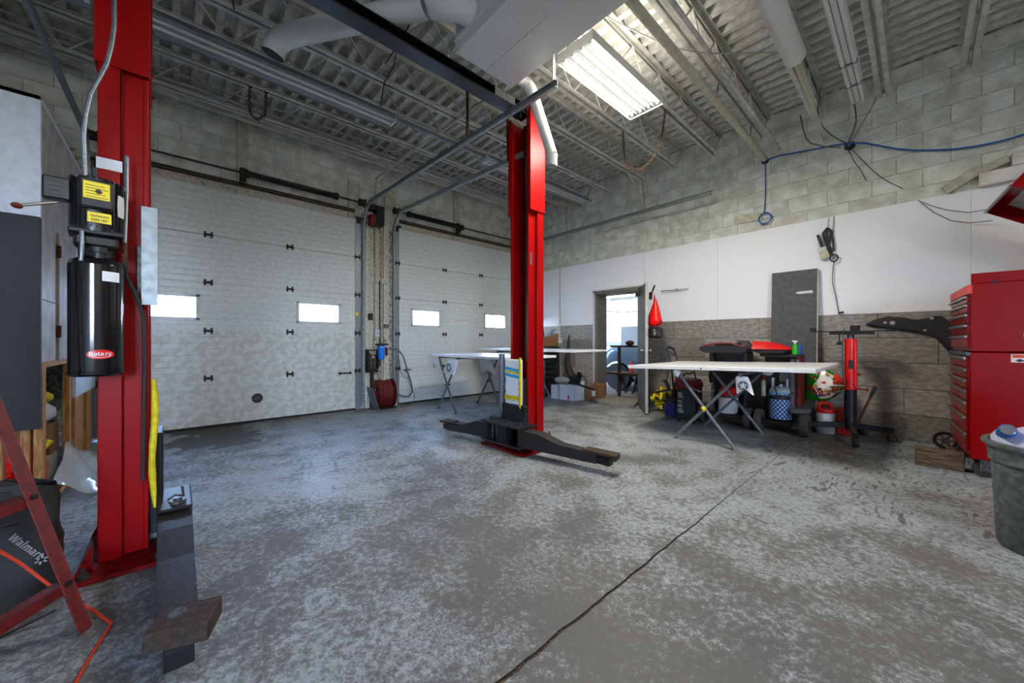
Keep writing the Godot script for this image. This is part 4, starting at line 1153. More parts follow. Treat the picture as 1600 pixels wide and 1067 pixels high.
func build_overhead():
	# the lit high-bay fixture: four tubes in a white trough
	var hb := thing("high_bay_light", "lit four-tube high-bay light hanging below the joists beside the white heater", "light", Vector3(3.15, 3.60, -1.985))
	put(B.new().bx(-0.62, 0.62, 0.075, 0.085, -0.19, 0.19, 0.002).bx(-0.62, 0.62, 0.0, 0.08, -0.195, -0.187, 0.002).bx(-0.62, 0.62, 0.0, 0.08, 0.187, 0.195, 0.002).bx(-0.625, -0.617, 0, 0.08, -0.19, 0.19, 0.002).bx(0.617, 0.625, 0, 0.08, -0.19, 0.19, 0.002), "housing", M.white_paint, hb)
	put(B.new().bx(-0.45, 0.45, 0.085, 0.15, -0.09, 0.09, 0.006), "ballast_box", M.white_paint, hb)
	var rf := B.new()
	for k in 4:
		var z := -0.1425 + k * 0.095
		for s in [-1.0, 1.0]: rf.quad(Vector3(-0.61, 0.07, z + s * 0.012), Vector3(0.61, 0.07, z + s * 0.012), Vector3(0.61, 0.012, z + s * 0.046), Vector3(-0.61, 0.012, z + s * 0.046), Vector3(0, -1, -s))
	put(rf, "reflector", M.white_paint, hb)
	for k in 4:
		var z := -0.1425 + k * 0.095
		put(B.new().cyl(Vector3(-0.58, 0.032, z), Vector3(0.58, 0.032, z), 0.013, -1, 12), "tube", M.tube_glow, hb)
		for x in [-0.595, 0.595]: put(B.new().bx(x - 0.015, x + 0.015, 0.012, 0.055, z - 0.015, z + 0.015, 0.003), "lamp_holder", M.duct_white, hb)
	for x in [-0.5, 0.5]:
		for z in [-0.15, 0.15]: put(chain_mesh(curve([Vector3(x, 0.085, z), Vector3(x, 0.19, z * 0.7), Vector3(x, 0.30, z * 0.35)], 12), 0.007, 0.0018), "hanging_chain", M.steel, hb)
	hb.set_meta("base_name", "high_bay_light")
	# added: glowing strips and up-facing lamps on the closed top, to brighten the deck
	for z in [-0.14, 0.14]:
		put(B.new().bx(-0.55, 0.55, 0.0855, 0.088, z - 0.035, z + 0.035), "added_uplight", M.added_uplight_glow, hb)
		area(hb, Vector3(0, 0.092, z), Vector2(1.1, 0.07), 11.0, Color(1.0, 0.97, 0.92), 90.0)
	area(hb, Vector3(0, 0.014, 0), Vector2(1.16, 0.36), 26.0, Color(1.0, 0.97, 0.92))
	copy(hb, Vector3(1.2, 3.60, 3.3), "added four-tube high-bay light out of view behind the camera for fill light")  # added copy, unseen behind the camera, lifts the ambient light
	# fluorescent strips that are switched off
	strip_light("strip_light", "unlit galvanised twin-tube strip light under the joists by the overhead doors", Vector3(-2.92, 3.79, -4.27), 2.43, "unlit galvanised strip lights")
	strip_light("strip_light", "unlit galvanised twin-tube strip light under the joists by the overhead doors", Vector3(-0.47, 3.79, -4.27), 2.43, "unlit galvanised strip lights")
	strip_light("strip_light", "unlit galvanised twin-tube strip light under the joists by the overhead doors", Vector3(3.35, 3.79, -4.27), 2.43, "unlit galvanised strip lights")
	one(B.new().bx(1.97, 3.35, 3.80, 3.845, -4.29, -4.25, 0.003), "strut_channel", M.galv, "narrow galvanised channel joining two strip lights end to end", "channel")
	var sl := thing("ceiling_strip_light", "unlit white bare twin-tube strip light ending near the block wall", "light", Vector3(3.2, 3.80, -0.455))
	put(B.new().bx(0, 2.47, 0.03, 0.08, -0.065, 0.065, 0.004).bx(0, 2.47, 0.012, 0.032, -0.02, 0.02, 0.003), "channel", M.white_paint, sl)
	for s in [-0.042, 0.042]: put(B.new().cyl(Vector3(0.02, 0.012, s), Vector3(2.45, 0.012, s), 0.017, -1, 12), "tube", M.duct_white, sl)
	for x in [1.62, 2.05]: put(B.new().bx(x, x + 0.012, -0.01, 0.035, -0.068, 0.068), "clip", M.galv, sl)
	# heater: sheet-metal box under the joists, with its round ducts
	var h := thing("unit_heater", "large white sheet-metal heater box with round ducts hanging from the joists", "heater")
	put(B.new().bx(1.715, 2.345, 3.505, 3.872, -2.58, -1.05, 0.004), "casing", M.duct_white, h)
	put(B.new().bx(1.705, 2.355, 3.60, 3.612, -2.59, -1.04, 0.002).bx(2.02, 2.04, 3.501, 3.506, -2.58, -1.05), "seam", M.duct_white, h)
	for q in [[1.8, -1.2], [2.26, -1.2], [1.8, -2.4], [2.26, -2.4]]: put(B.new().cyl(Vector3(q[0], 3.87, q[1]), Vector3(q[0], 4.2, q[1]), 0.006, -1, 6), "hanger_rod", M.dark_steel, h)
	put(B.new().tube(curve([Vector3(1.80, 3.70, -2.36), Vector3(1.64, 3.71, -2.40), Vector3(1.55, 3.74, -2.50), Vector3(1.50, 3.79, -2.60)], 16), 0.092, 22), "duct_elbow", M.duct_white, h)
	put(B.new().cyl(Vector3(1.50, 3.79, -2.60), Vector3(0.78, 3.785, -3.62), 0.09, -1, 22), "duct", M.duct_white, h)
	var el := curve([Vector3(0.78, 3.785, -3.62), Vector3(0.70, 3.775, -3.73), Vector3(0.665, 3.74, -3.785), Vector3(0.645, 3.68, -3.81), Vector3(0.635, 3.64, -3.82)], 14)
	put(B.new().tube(el, 0.0905, 22, false), "duct_outlet", M.duct_white, h)
	put(B.new().tube(el.slice(6), 0.086, 22, false), "duct_lining", M.galv, h)
	for k in 4:
		var p: Vector3 = el[2 + k * 3]; var d: Vector3 = (el[3 + k * 3] - p).normalized()
		put(B.new().cyl(p - d * 0.003, p + d * 0.003, 0.0935, -1, 22, false), "duct_seam", M.duct_white, h)
	for t in [0.42]:
		var p := Vector3(1.50, 3.79, -2.60).lerp(Vector3(0.78, 3.785, -3.62), t)
		put(B.new().cyl(p, p + Vector3(0, 0.35, 0), 0.004, -1, 6), "hanger_wire", M.dark_steel, h)
	put(B.new().cyl(Vector3(1.50, 3.79, -2.60) + Vector3(-0.004, 0, 0.006), Vector3(1.50, 3.79, -2.60) + Vector3(-0.02, 0, -0.03), 0.095, -1, 22, false), "duct_band", M.galv, h)
	put(B.new().tube(curve([Vector3(2.30, 3.56, -2.50), Vector3(2.42, 3.57, -2.50), Vector3(2.47, 3.54, -2.48), Vector3(2.49, 3.47, -2.45)], 12), 0.052, 18), "pipe_elbow", M.duct_white, h)
	put(B.new().cyl(Vector3(2.487, 3.48, -2.452), Vector3(2.60, 2.86, -2.30), 0.05, -1, 18, false), "drop_pipe", M.duct_white, h)
	put(B.new().pipe(Vector3(2.60, 2.865, -2.30), Vector3(2.603, 2.76, -2.31), 0.052, 0.003, 18), "pipe_outlet", M.duct_white, h)
	put(B.new().bar(Vector3(2.545, 3.15, -2.39), Vector3(2.66, 3.16, -2.50), 0.012, 0.02), "pipe_bracket", M.galv, h)
	# roof-drain and service pipes running to the block wall
	var cp := thing("drain_pipe", "cream painted pipe with a coupling running under the joists into the block wall", "pipe")
	put(B.new().cyl(Vector3(2.347, 3.69, -1.46), Vector3(6.14, 3.69, -1.455), 0.038, -1, 16), "pipe", M.cream_paint, cp)
	put(B.new().cyl(Vector3(4.18, 3.69, -1.457), Vector3(4.28, 3.69, -1.457), 0.046, -1, 16).cyl(Vector3(5.45, 3.69, -1.457), Vector3(5.50, 3.69, -1.457), 0.043, -1, 16), "coupling", M.cream_paint, cp)
	put(B.new().cyl(Vector3(4.3, 3.70, -1.457), Vector3(4.3, 3.9, -1.44), 0.005, -1, 6).cyl(Vector3(5.46, 3.70, -1.457), Vector3(5.46, 3.9, -1.44), 0.005, -1, 6), "hanger_rod", M.dark_steel, cp)
	one(B.new().cyl(Vector3(2.347, 3.76, -1.285), Vector3(6.13, 3.76, -1.29), 0.02, -1, 12), "conduit_pipe", M.joist, "thin pale grey conduit running under the joists beside the cream drain pipe", "pipe")
	var ip := thing("insulated_pipe", "fat white jacketed pipe ending in a thin bare pipe before the block wall", "pipe")
	put(B.new().lathe([Vector2(0.02, -2.2), Vector2(0.083, -2.2), Vector2(0.083, -2.2), Vector2(0.083, -0.015), Vector2(0.078, 0.0), Vector2(0.078, 0.0), Vector2(0.02, -0.005)], 24, Vector3(4.17, 3.70, -0.752), Basis(Vector3.DOWN, Vector3.RIGHT, Vector3(0, 0, 1))), "jacket", M.duct_white, ip)
	put(B.new().cyl(Vector3(4.15, 3.70, -0.752), Vector3(4.175, 3.70, -0.752), 0.07, -1, 18).ball(Vector3(4.172, 3.66, -0.72), Vector3(0.02, 0.025, 0.04), 8).ball(Vector3(4.172, 3.735, -0.78), Vector3(0.018, 0.02, 0.035), 8), "torn_insulation", M.rust, ip)
	put(B.new().cyl(Vector3(4.1, 3.685, -0.76), Vector3(6.14, 3.70, -0.80), 0.020, -1, 12), "bare_pipe", M.cream_paint, ip)
	# chains slung over the joists
	one(chain_mesh(curve([Vector3(4.32, 3.90, -2.03), Vector3(4.31, 3.62, -2.06), Vector3(4.30, 3.38, -2.15), Vector3(4.30, 3.27, -2.33), Vector3(4.32, 3.34, -2.50), Vector3(4.35, 3.55, -2.59), Vector3(4.36, 3.90, -2.62)], 56), 0.014, 0.0045), "hanging_chain", M.chain_rust, "rusty chain hanging in a loop between two joists beside the lit light", "chain")
	one(chain_mesh(curve([Vector3(0.60, 3.92, -4.86), Vector3(0.59, 3.74, -4.87), Vector3(0.60, 3.60, -4.88), Vector3(0.66, 3.545, -4.88), Vector3(0.73, 3.62, -4.87), Vector3(0.745, 3.76, -4.86), Vector3(0.74, 3.92, -4.86)], 30), 0.013, 0.0045), "hanging_chain", M.dark_steel, "short dark chain looped over the joist by the overhead doors", "chain")
	# rigid conduit crossing under the joists towards the overhead doors
	one(B.new().cyl(Vector3(2.62, 3.86, -2.7), Vector3(2.50, 3.86, -6.1), 0.014, -1, 10).cyl(Vector3(2.50, 3.86, -6.1), Vector3(2.50, 3.86, -6.15), 0.02, -1, 10).cyl(Vector3(2.5, 3.86, -6.12), Vector3(2.5, 3.4, -6.18), 0.014, -1, 10), "conduit_pipe", M.cream_paint, "cream conduit crossing under the joists to the post between the overhead doors", "pipe")
	one(B.new().cyl(Vector3(2.35, 3.86, -3.3), Vector3(2.35, 3.30, -3.3), 0.016, -1, 8).cyl(Vector3(2.35, 3.87, -3.3), Vector3(2.35, 3.84, -3.3), 0.026, -1, 8), "threaded_rod", M.rust, "rusty rod hanging from the joists beside the overhead beam", "rod")
	var wires := [[Vector3(2.1, 4.05, -2.1), Vector3(3.0, 3.93, -1.75), Vector3(3.6, 3.86, -1.45), Vector3(4.0, 3.80, -1.0), Vector3(4.2, 3.78, -0.78)], [Vector3(1.5, 4.0, -2.7), Vector3(1.5, 3.85, -3.0), Vector3(1.47, 3.75, -3.4)], [Vector3(0.35, 4.1, -3.2), Vector3(0.3, 3.95, -3.5), Vector3(0.36, 3.86, -3.8)], [Vector3(1.6, 4.2, -3.4), Vector3(1.66, 3.95, -3.62), Vector3(1.6, 3.8, -3.72), Vector3(1.64, 3.65, -3.9)]]
	for i in wires.size():
		one(B.new().tube(curve(wires[i], 20), 0.006, 6), "loose_wire", M.wire_light if i == 0 else M.wire_dark, "pale loose wire sagging from the joists to the white jacketed pipe" if i == 0 else "dark loose wire dangling between the joists by the overhead beam", "wire", "" if i == 0 else "dark loose wires under the joists")

# ---------------------------------------------------------------- things fixed to the walls
func build_wall_fittings():
	var wb := get_node("wall_back")
	# boards and pipes on the pier between the two overhead doors
	for q in [[2.36, 2.425, 0, 3.1, 0.035], [2.43, 2.495, 0.9, 3.05, 0.028], [2.52, 2.60, 1.0, 3.05, 0.02], [2.66, 2.755, 0, 3.4, 0.045]]:
		put(B.new().bx(q[0], q[1], q[2], q[3], WZ, WZ + q[4], 0.003), "board", M.old_wood, wb)
	put(B.new().bx(2.35, 2.72, 2.125, 2.205, WZ + 0.045, WZ + 0.07, 0.003), "cross_board", M.old_wood, wb)
	put(B.new().bx(2.37, 2.50, 0.0, 0.66, WZ, WZ + 0.03, 0.003), "board", M.brown_steel, wb)
	for q in [[2.50, 0.9, 3.4, 0.011], [2.615, 0.35, 3.9, 0.014], [2.575, 0.7, 2.15, 0.010]]:
		one(B.new().cyl(Vector3(q[0], q[1], WZ + 0.085), Vector3(q[0], q[2], WZ + 0.085), q[3], -1, 10), "wall_pipe", M.cream_paint if q[0] != 2.575 else M.black_iron, "thin %s pipe running down the pier between the overhead doors" % ("cream" if q[0] == 2.5 else ("pale upper" if q[0] > 2.6 else "black")), "pipe")
	var op := thing("door_operator", "dark door operator with a red side hung between the two overhead doors", "motor", Vector3(2.49, 3.05, -6.09))
	put(B.new().bx(-0.03, 0.11, 0, 0.29, -0.09, 0.06, 0.008), "housing", M.black_iron, op)
	put(B.new().bx(-0.115, -0.03, 0.0, 0.17, -0.09, 0.05, 0.006), "gearbox", M.hose_red, op)
	put(B.new().cyl(Vector3(-0.1, 0.30, -0.02), Vector3(0.12, 0.30, -0.02), 0.05, -1, 16), "sprocket", M.dark_steel, op)
	put(B.new().bx(-0.10, 0.14, 0.27, 0.30, -0.17, -0.09), "mount", M.dark_steel, op)
	var af := thing("air_filter", "bright blue air filter bowl on a pipe between the overhead doors", "air filter", Vector3(2.57, 0.82, -6.10))
	put(B.new().lathe([Vector2(0, 0), Vector2(0.045, 0), Vector2(0.052, 0.02), Vector2(0.06, 0.19), Vector2(0.06, 0.19), Vector2(0.068, 0.195), Vector2(0.068, 0.225), Vector2(0, 0.225)], 20), "bowl", M.cyan_plastic, af)
	put(B.new().bx(-0.05, 0.05, 0.225, 0.27, -0.05, 0.04, 0.01).cyl(Vector3(-0.1, 0.25, 0), Vector3(0.12, 0.25, 0), 0.016, -1, 8), "head", M.brown_steel, af)
	put(B.new().cyl(Vector3(0.06, 0.31, 0.0), Vector3(0.06, 0.31, 0.03), 0.03, -1, 16), "gauge", M.steel, af)
	put(B.new().bx(0.08, 0.11, 0.06, 0.2, -0.03, 0.02, 0.004), "valve", M.hose_red, af)
	for q in [[2.42, 1.48, 0.05, 0.11, "dark_steel", "dark switch box high on the pier between the overhead doors"], [2.53, 1.20, 0.055, 0.12, "box_white", "white switch box on the pier between the overhead doors"], [2.51, 1.02, 0.06, 0.10, "cream_paint", "cream outlet box above the blue air filter"], [2.70, 1.35, 0.06, 0.07, "stand_grey", "small grey box beside the track of the second overhead door"]]:
		var sb := thing("switch_box", q[5], "switch box", Vector3(q[0], q[1], WZ + 0.05))
		put(B.new().bx(-q[2] / 2 - 0.01, q[2] / 2 + 0.01, 0, q[3], 0, 0.05, 0.005), "case", M[q[4]], sb)
		put(B.new().bx(-0.006, 0.006, q[3] * 0.4, q[3] * 0.65, 0.05, 0.06, 0.002), "toggle", M.black_plastic, sb)
	var pc := thing("pipe_clutter", "dark shelf unit with old fittings beside the blue air filter", "shelf", Vector3(2.42, 0.66, WZ + 0.03))
	put(B.new().bx(-0.07, 0.11, 0, 0.015, 0, 0.13).bx(-0.07, 0.11, 0.31, 0.325, 0, 0.13).bx(-0.07, -0.055, 0, 0.325, 0, 0.13).bx(0.095, 0.11, 0, 0.325, 0, 0.13).bx(-0.07, 0.11, -0.06, 0, 0.0, 0.10), "case", M.dark_steel, pc)
	put(B.new().bx(-0.02, 0.01, 0.015, 0.26, 0.04, 0.09, 0.004).bx(0.035, 0.075, 0.015, 0.18, 0.04, 0.09, 0.004), "fittings", M.dull_steel, pc)
	# red hose coil standing on the floor against the pier
	var hr := thing("hose_coil", "red air hose wound on a red reel on the floor between the overhead doors", "hose reel", Vector3(2.58, 0, -6.03))
	var cp := []
	for i in 7 * 20:
		var a := TAU * i / 20.0
		var rr := 0.185 + 0.008 * sin(i * 0.7)
		cp.append(Vector3(-0.10 + 0.22 * (i / 140.0), 0.255 + rr * cos(a) * 1.15, rr * sin(a) * 0.62))
	put(B.new().tube(cp, 0.0135, 7), "hose", M.hose_red, hr)
	for x in [-0.13, 0.145]: put(B.new().lathe([Vector2(0.13, 0), Vector2(0.235, 0), Vector2(0.243, 0.008), Vector2(0.235, 0.016), Vector2(0.13, 0.016)], 28, Vector3(x, 0.25, 0), Basis(Vector3.RIGHT, PI / 2) * Basis(Vector3(0, 0, 1), PI / 2) if false else Basis(Vector3(0, -1, 0), Vector3(1, 0, 0), Vector3(0, 0, 0.72))), "reel_side", M.hose_red, hr)
	put(B.new().cyl(Vector3(-0.14, 0.25, 0), Vector3(0.17, 0.25, 0), 0.05, -1, 14), "drum", M.hose_red, hr)
	put(B.new().bx(-0.15, 0.18, 0.0, 0.02, -0.12, 0.12, 0.003).bx(0.155, 0.175, 0, 0.26, -0.04, 0.04, 0.003), "stand", M.dark_steel, hr)
	one(B.new().box(Vector3(0, 0.19, 0), Vector3(0.016, 0.38, 0.26), 0.003, Basis(Vector3(0, 0, 1), 0.28)), "offcut_board", M.stand_grey, "thin grey board leaning beside the red hose reel", "board", "", Vector3(2.38, 0.004, -5.98))
	one(B.new().tube(curve([Vector3(2.72, 1.01, -6.12), Vector3(2.86, 0.99, -6.10), Vector3(2.97, 0.86, -6.1), Vector3(3.04, 0.60, -6.1), Vector3(3.12, 0.38, -6.1), Vector3(3.14, 0.22, -6.1), Vector3(3.07, 0.14, -6.1), Vector3(2.95, 0.16, -6.1), Vector3(2.84, 0.21, -6.1)], 40), 0.014, 8), "air_hose", M.stand_grey, "dark grey air hose hanging in a bow against the second overhead door", "hose")
	one(B.new().tube(curve([Vector3(2.92, 0.80, -6.16), Vector3(2.96, 0.55, -6.16), Vector3(3.05, 0.45, -6.16), Vector3(3.11, 0.52, -6.16), Vector3(3.08, 0.60, -6.16), Vector3(3.12, 0.35, -6.16), Vector3(3.22, 0.16, -6.16), Vector3(3.20, 0.02, -6.16)], 40), 0.005, 6), "loose_wire", M.wire_grey, "thin grey wire trailing beside the hanging air hose", "wire")
	# service hole in the block wall with its bundle of cables
	var wr := get_node("wall_right")
	for q in [[3.53, -0.567, 0.055], [3.66, -1.45, 0.045]]:
		put(B.new().cyl(Vector3(WX - 0.004, q[0], q[1]), Vector3(WX + 0.004, q[0], q[1]), q[2], -1, 9), "broken_hole", M.black_iron, wr)
	one(B.new().tube(curve([Vector3(6.13, 3.66, -1.45), Vector3(6.125, 3.67, -1.30), Vector3(6.12, 3.62, -1.0), Vector3(6.12, 3.59, -0.75), Vector3(6.12, 3.56, -0.60), Vector3(6.10, 3.50, -0.44), Vector3(6.11, 3.32, -0.16), Vector3(6.11, 3.20, 0.12), Vector3(6.11, 3.13, 0.42), Vector3(6.11, 3.14, 0.75), Vector3(6.11, 3.25, 1.1)], 60), 0.010, 8), "blue_cable", M.cable_blue, "blue cable draped along the block wall from hole to hole", "cable")
	one(B.new().tube(curve([Vector3(6.12, 3.62, -1.44), Vector3(6.12, 3.3, -1.44), Vector3(6.12, 3.0, -1.45), Vector3(6.12, 2.93, -1.46)], 20), 0.007, 6), "blue_wire", M.cable_blue, "thin blue wire dropping from the pipe hole to the blue coil", "wire")
	var coil := []
	for i in 80:
		var a := TAU * i / 20.0
		coil.append(Vector3(6.10 + 0.012 * (i / 80.0), 2.845 + (0.075 + 0.006 * sin(i * 1.7)) * cos(a), -1.445 + (0.075 + 0.006 * cos(i * 2.1)) * sin(a)))
	one(B.new().tube(coil, 0.0065, 6), "wire_coil", M.cable_blue, "round coil of blue wire hanging over the cover plate on the block wall", "wire")
	one(B.new().box(Vector3(WX - 0.012, 2.905, -1.66), Vector3(0.02, 0.11, 0.36), 0.004, Basis(Vector3.RIGHT, 0.08)), "cover_plate", M.cream_paint, "cream cover plate on the block wall beside the blue coil", "plate")
	var bundle := [[Vector3(5.66, 3.82, -0.45), Vector3(5.95, 3.75, -0.46), Vector3(6.1, 3.62, -0.53), Vector3(6.13, 3.54, -0.57)], [Vector3(5.7, 3.84, -0.30), Vector3(5.95, 3.80, -0.36), Vector3(6.12, 3.66, -0.50), Vector3(6.13, 3.54, -0.56)], [Vector3(5.2, 3.88, -0.72), Vector3(5.8, 3.84, -0.82), Vector3(6.1, 3.72, -0.74), Vector3(6.13, 3.55, -0.58)], [Vector3(5.75, 3.95, -0.24), Vector3(6.0, 3.80, -0.40), Vector3(6.12, 3.58, -0.54)], [Vector3(5.5, 3.78, -0.98), Vector3(5.9, 3.58, -0.95), Vector3(6.12, 3.50, -0.68)]]
	for i in bundle.size():
		for k in bundle[i].size(): bundle[i][k] += Vector3(0, 0.016 * (i - 2), 0.017 * (i - 2))
		one(B.new().tube(curve(bundle[i], 20), 0.007, 6), "loose_wire", M.wire_grey if i % 2 == 0 else M.wire_light, "pale grey wire running from the strip light into the hole in the block wall", "wire", "wires at the hole in the block wall")
	for q in [[[Vector3(6.13, 3.48, -0.58), Vector3(6.12, 3.30, -0.52), Vector3(6.12, 3.20, -0.47), Vector3(6.12, 3.05, -0.42)]], [[Vector3(6.13, 3.48, -0.55), Vector3(6.12, 3.28, -0.44), Vector3(6.12, 3.05, -0.30), Vector3(6.12, 2.86, -0.12)]]]:
		one(B.new().tube(curve(q[0], 20), 0.004, 5), "loose_wire", M.wire_dark, "dark thin wire trailing down the block wall below the cable hole", "wire", "dark wires below the cable hole")
	for q in [[Vector3(6.12, 2.69, 0.0), Vector3(6.11, 2.60, 0.10), Vector3(6.11, 2.52, 0.22), Vector3(6.10, 2.46, 0.36), Vector3(6.05, 2.45, 0.50)], [Vector3(6.12, 2.66, 0.02), Vector3(6.11, 2.53, 0.11), Vector3(6.11, 2.41, 0.23), Vector3(6.10, 2.35, 0.36), Vector3(6.05, 2.33, 0.5)]]:
		one(B.new().tube(curve(q, 20), 0.004, 5), "loose_wire", M.wire_grey, "thin grey wire drooping over the white sheets towards the tool chest", "wire", "wires drooping towards the tool chest")
	# thin conduit and flexible drop near the corner
	one(B.new().tube([Vector3(6.108, 4.0, -5.0), Vector3(6.108, 3.12, -5.0), Vector3(6.108, 3.05, -5.02), Vector3(6.108, 2.75, -5.16), Vector3(6.108, 2.68, -5.18), Vector3(6.108, 1.45, -5.18), Vector3(6.108, 1.15, -5.2)], 0.011, 8), "conduit_pipe", M.cream_paint, "thin cream conduit dropping down the wall into the shelf corner", "pipe")
	one(B.new().bx(6.08, 6.14, 1.08, 1.19, -5.22, -5.12, 0.005), "outlet_box", M.cream_paint, "small cream outlet box at the foot of the wall conduit", "outlet")
	# broken capping pieces along the top edge of the white sheets
	for q in [[2.735, 2.885, 0.19, 0.43, 0.09, "long"], [2.86, 2.93, 0.42, 0.60, 0.07, "short"]]:
		one(B.new().bar(Vector3(6.115, q[0], q[2]), Vector3(6.10, q[1], q[3]), q[4], 0.05, 0.004, Vector3.LEFT), "loose_brick", M.cream_paint, "%s loose cream block piece slipping off the ledge above the white sheets" % q[5], "block")
	one(B.new().bx(6.06, 6.14, 2.70, 2.84, 0.42, 1.3, 0.008), "ledge_stone", M.plaster, "rough white ledge stone lying above the white sheets by the tool chest", "stone")
	one(B.new().bx(6.07, 6.145, 2.845, 2.97, 0.62, 1.3, 0.008), "ledge_stone", M.plaster, "upper rough white ledge stone stacked above the tool chest", "stone")
	# paint brush and cord hanging on the white sheet
	var hc := thing("cord_loop", "looped black cord hanging on the white wall above the grey board", "cord", Vector3(6.11, 0, -0.745))
	put(B.new().tube(curve([Vector3(0, 2.20, 0.02), Vector3(0.0, 2.35, -0.045), Vector3(0.0, 2.50, -0.075), Vector3(0.0, 2.56, -0.03), Vector3(0, 2.50, 0.015), Vector3(0.005, 2.35, -0.02), Vector3(0.005, 2.22, 0.01)], 36), 0.013, 8), "loop", M.wire_dark, hc)
	put(B.new().tube(curve([Vector3(0, 2.24, 0.0), Vector3(-0.005, 2.40, -0.03), Vector3(-0.005, 2.52, -0.035), Vector3(0, 2.54, -0.01), Vector3(-0.008, 2.40, 0.025), Vector3(0, 2.25, 0.03)], 30), 0.010, 8), "loop", M.wire_dark, hc)
	var cc := []
	for i in 60:
		var a := TAU * i / 20.0
		cc.append(Vector3(-0.01 - 0.02 * (i / 60.0), 2.165 + 0.045 * cos(a), 0.035 + 0.038 * sin(a)))
	put(B.new().tube(cc, 0.008, 6), "coil", M.wire_dark, hc)
	put(B.new().tube(curve([Vector3(0, 2.13, 0.035), Vector3(0, 2.05, 0.025), Vector3(0, 1.85, 0.02), Vector3(0, 1.68, 0.05), Vector3(0, 1.50, 0.075), Vector3(0, 1.47, 0.09)], 24), 0.005, 6), "tail", M.wire_grey, hc)
	put(B.new().cyl(Vector3(0, 1.47, 0.075), Vector3(-0.01, 1.485, 0.125), 0.012, -1, 8), "plug", M.dark_steel, hc)
	put(B.new().cyl(Vector3(0.01, 2.69, -0.02), Vector3(0, 2.55, -0.03), 0.003, -1, 5).cyl(Vector3(0.01, 2.69, 0.03), Vector3(0, 2.42, 0.02), 0.004, -1, 5), "string", M.wire_grey, hc)
	var br := thing("paint_brush", "wide paint brush with pale bristles hanging beside the looped black cord", "brush", Vector3(6.10, 2.17, -0.79), 0)
	br.rotation_degrees.x = -14
	put(B.new().bx(-0.012, 0.012, 0.0, 0.10, -0.045, 0.045, 0.003), "bristles", M.cream_paint, br)
	put(B.new().bx(-0.014, 0.014, 0.10, 0.155, -0.042, 0.042, 0.002), "ferrule", M.steel, br)
	put(B.new().bx(-0.010, 0.010, 0.155, 0.33, -0.015, 0.015, 0.006), "handle", M.dark_navy, br)
	# black wheel-arch liner hung on the planks
	var poly := PackedVector2Array()
	for q in [[-0.43, 1.322], [-0.36, 1.372], [-0.24, 1.412], [-0.12, 1.395], [-0.02, 1.362], [0.06, 1.372], [0.11, 1.40], [0.17, 1.395], [0.22, 1.34], [0.26, 1.24], [0.27, 0.98], [0.22, 1.00], [0.14, 1.14], [0.09, 1.20], [0.0, 1.215], [-0.12, 1.245], [-0.25, 1.275], [-0.38, 1.30]]: poly.append(Vector2(q[0], q[1]))
	var ln := thing("wheel_arch_liner", "black plastic wheel-arch liner hung on the grey planks beside the tool chest", "car part", Vector3(6.115, 0, 0))
	put(B.new().prism(poly, 0.02, Vector3.ZERO, Basis(Vector3(0, 0, 1), Vector3.UP, Vector3(-1, 0, 0))), "sheet", M.liner, ln)
	for q in [[-0.20, 1.335, 0.022], [-0.26, 1.34, 0.014], [0.10, 1.375, 0.016], [0.05, 1.245, 0.014]]: put(B.new().cyl(Vector3(-0.012, q[1], q[0]), Vector3(-0.0105, q[1], q[0]), q[2], -1, 14), "hole", M.panel_grey, ln)
	put(B.new().tube(curve([Vector3(-0.02, 1.325, -0.40), Vector3(-0.025, 1.29, -0.25), Vector3(-0.025, 1.25, -0.05), Vector3(-0.025, 1.20, 0.10), Vector3(-0.02, 1.05, 0.22)], 20), 0.010, 6), "rib", M.liner, ln)
	# hooks beside the open steel door
	one(B.new().tube([Vector3(6.12, 1.98, -2.95), Vector3(6.11, 1.97, -2.5), Vector3(6.08, 1.985, -2.48)], 0.005, 6).tube([Vector3(6.12, 1.96, -2.66), Vector3(6.07, 1.97, -2.66), Vector3(6.06, 2.0, -2.66)], 0.005, 6).tube([Vector3(6.12, 1.94, -2.95), Vector3(6.11, 1.95, -2.5)], 0.003, 6), "wire_hook_rail", M.wire_grey, "thin wire hook rail on the white wall beside the open steel door", "hook")
# ---------------------------------------------------------------- printed surfaces
func print_mat(key: String, im: Image, rough: float) -> StandardMaterial3D:
	var m := StandardMaterial3D.new()
	m.albedo_texture = ImageTexture.create_from_image(im); m.roughness = rough
	M[key] = m
	return m

func disc(im: Image, cx: float, cy: float, rx: float, ry: float, c: Color):
	for y in range(maxi(0, int(cy - ry)), mini(im.get_height(), int(cy + ry) + 1)):
		for x in range(maxi(0, int(cx - rx)), mini(im.get_width(), int(cx + rx) + 1)):
			var d := Vector2((x - cx) / rx, (y - cy) / ry).length()
			if d <= 1.0: im.set_pixel(x, y, c)

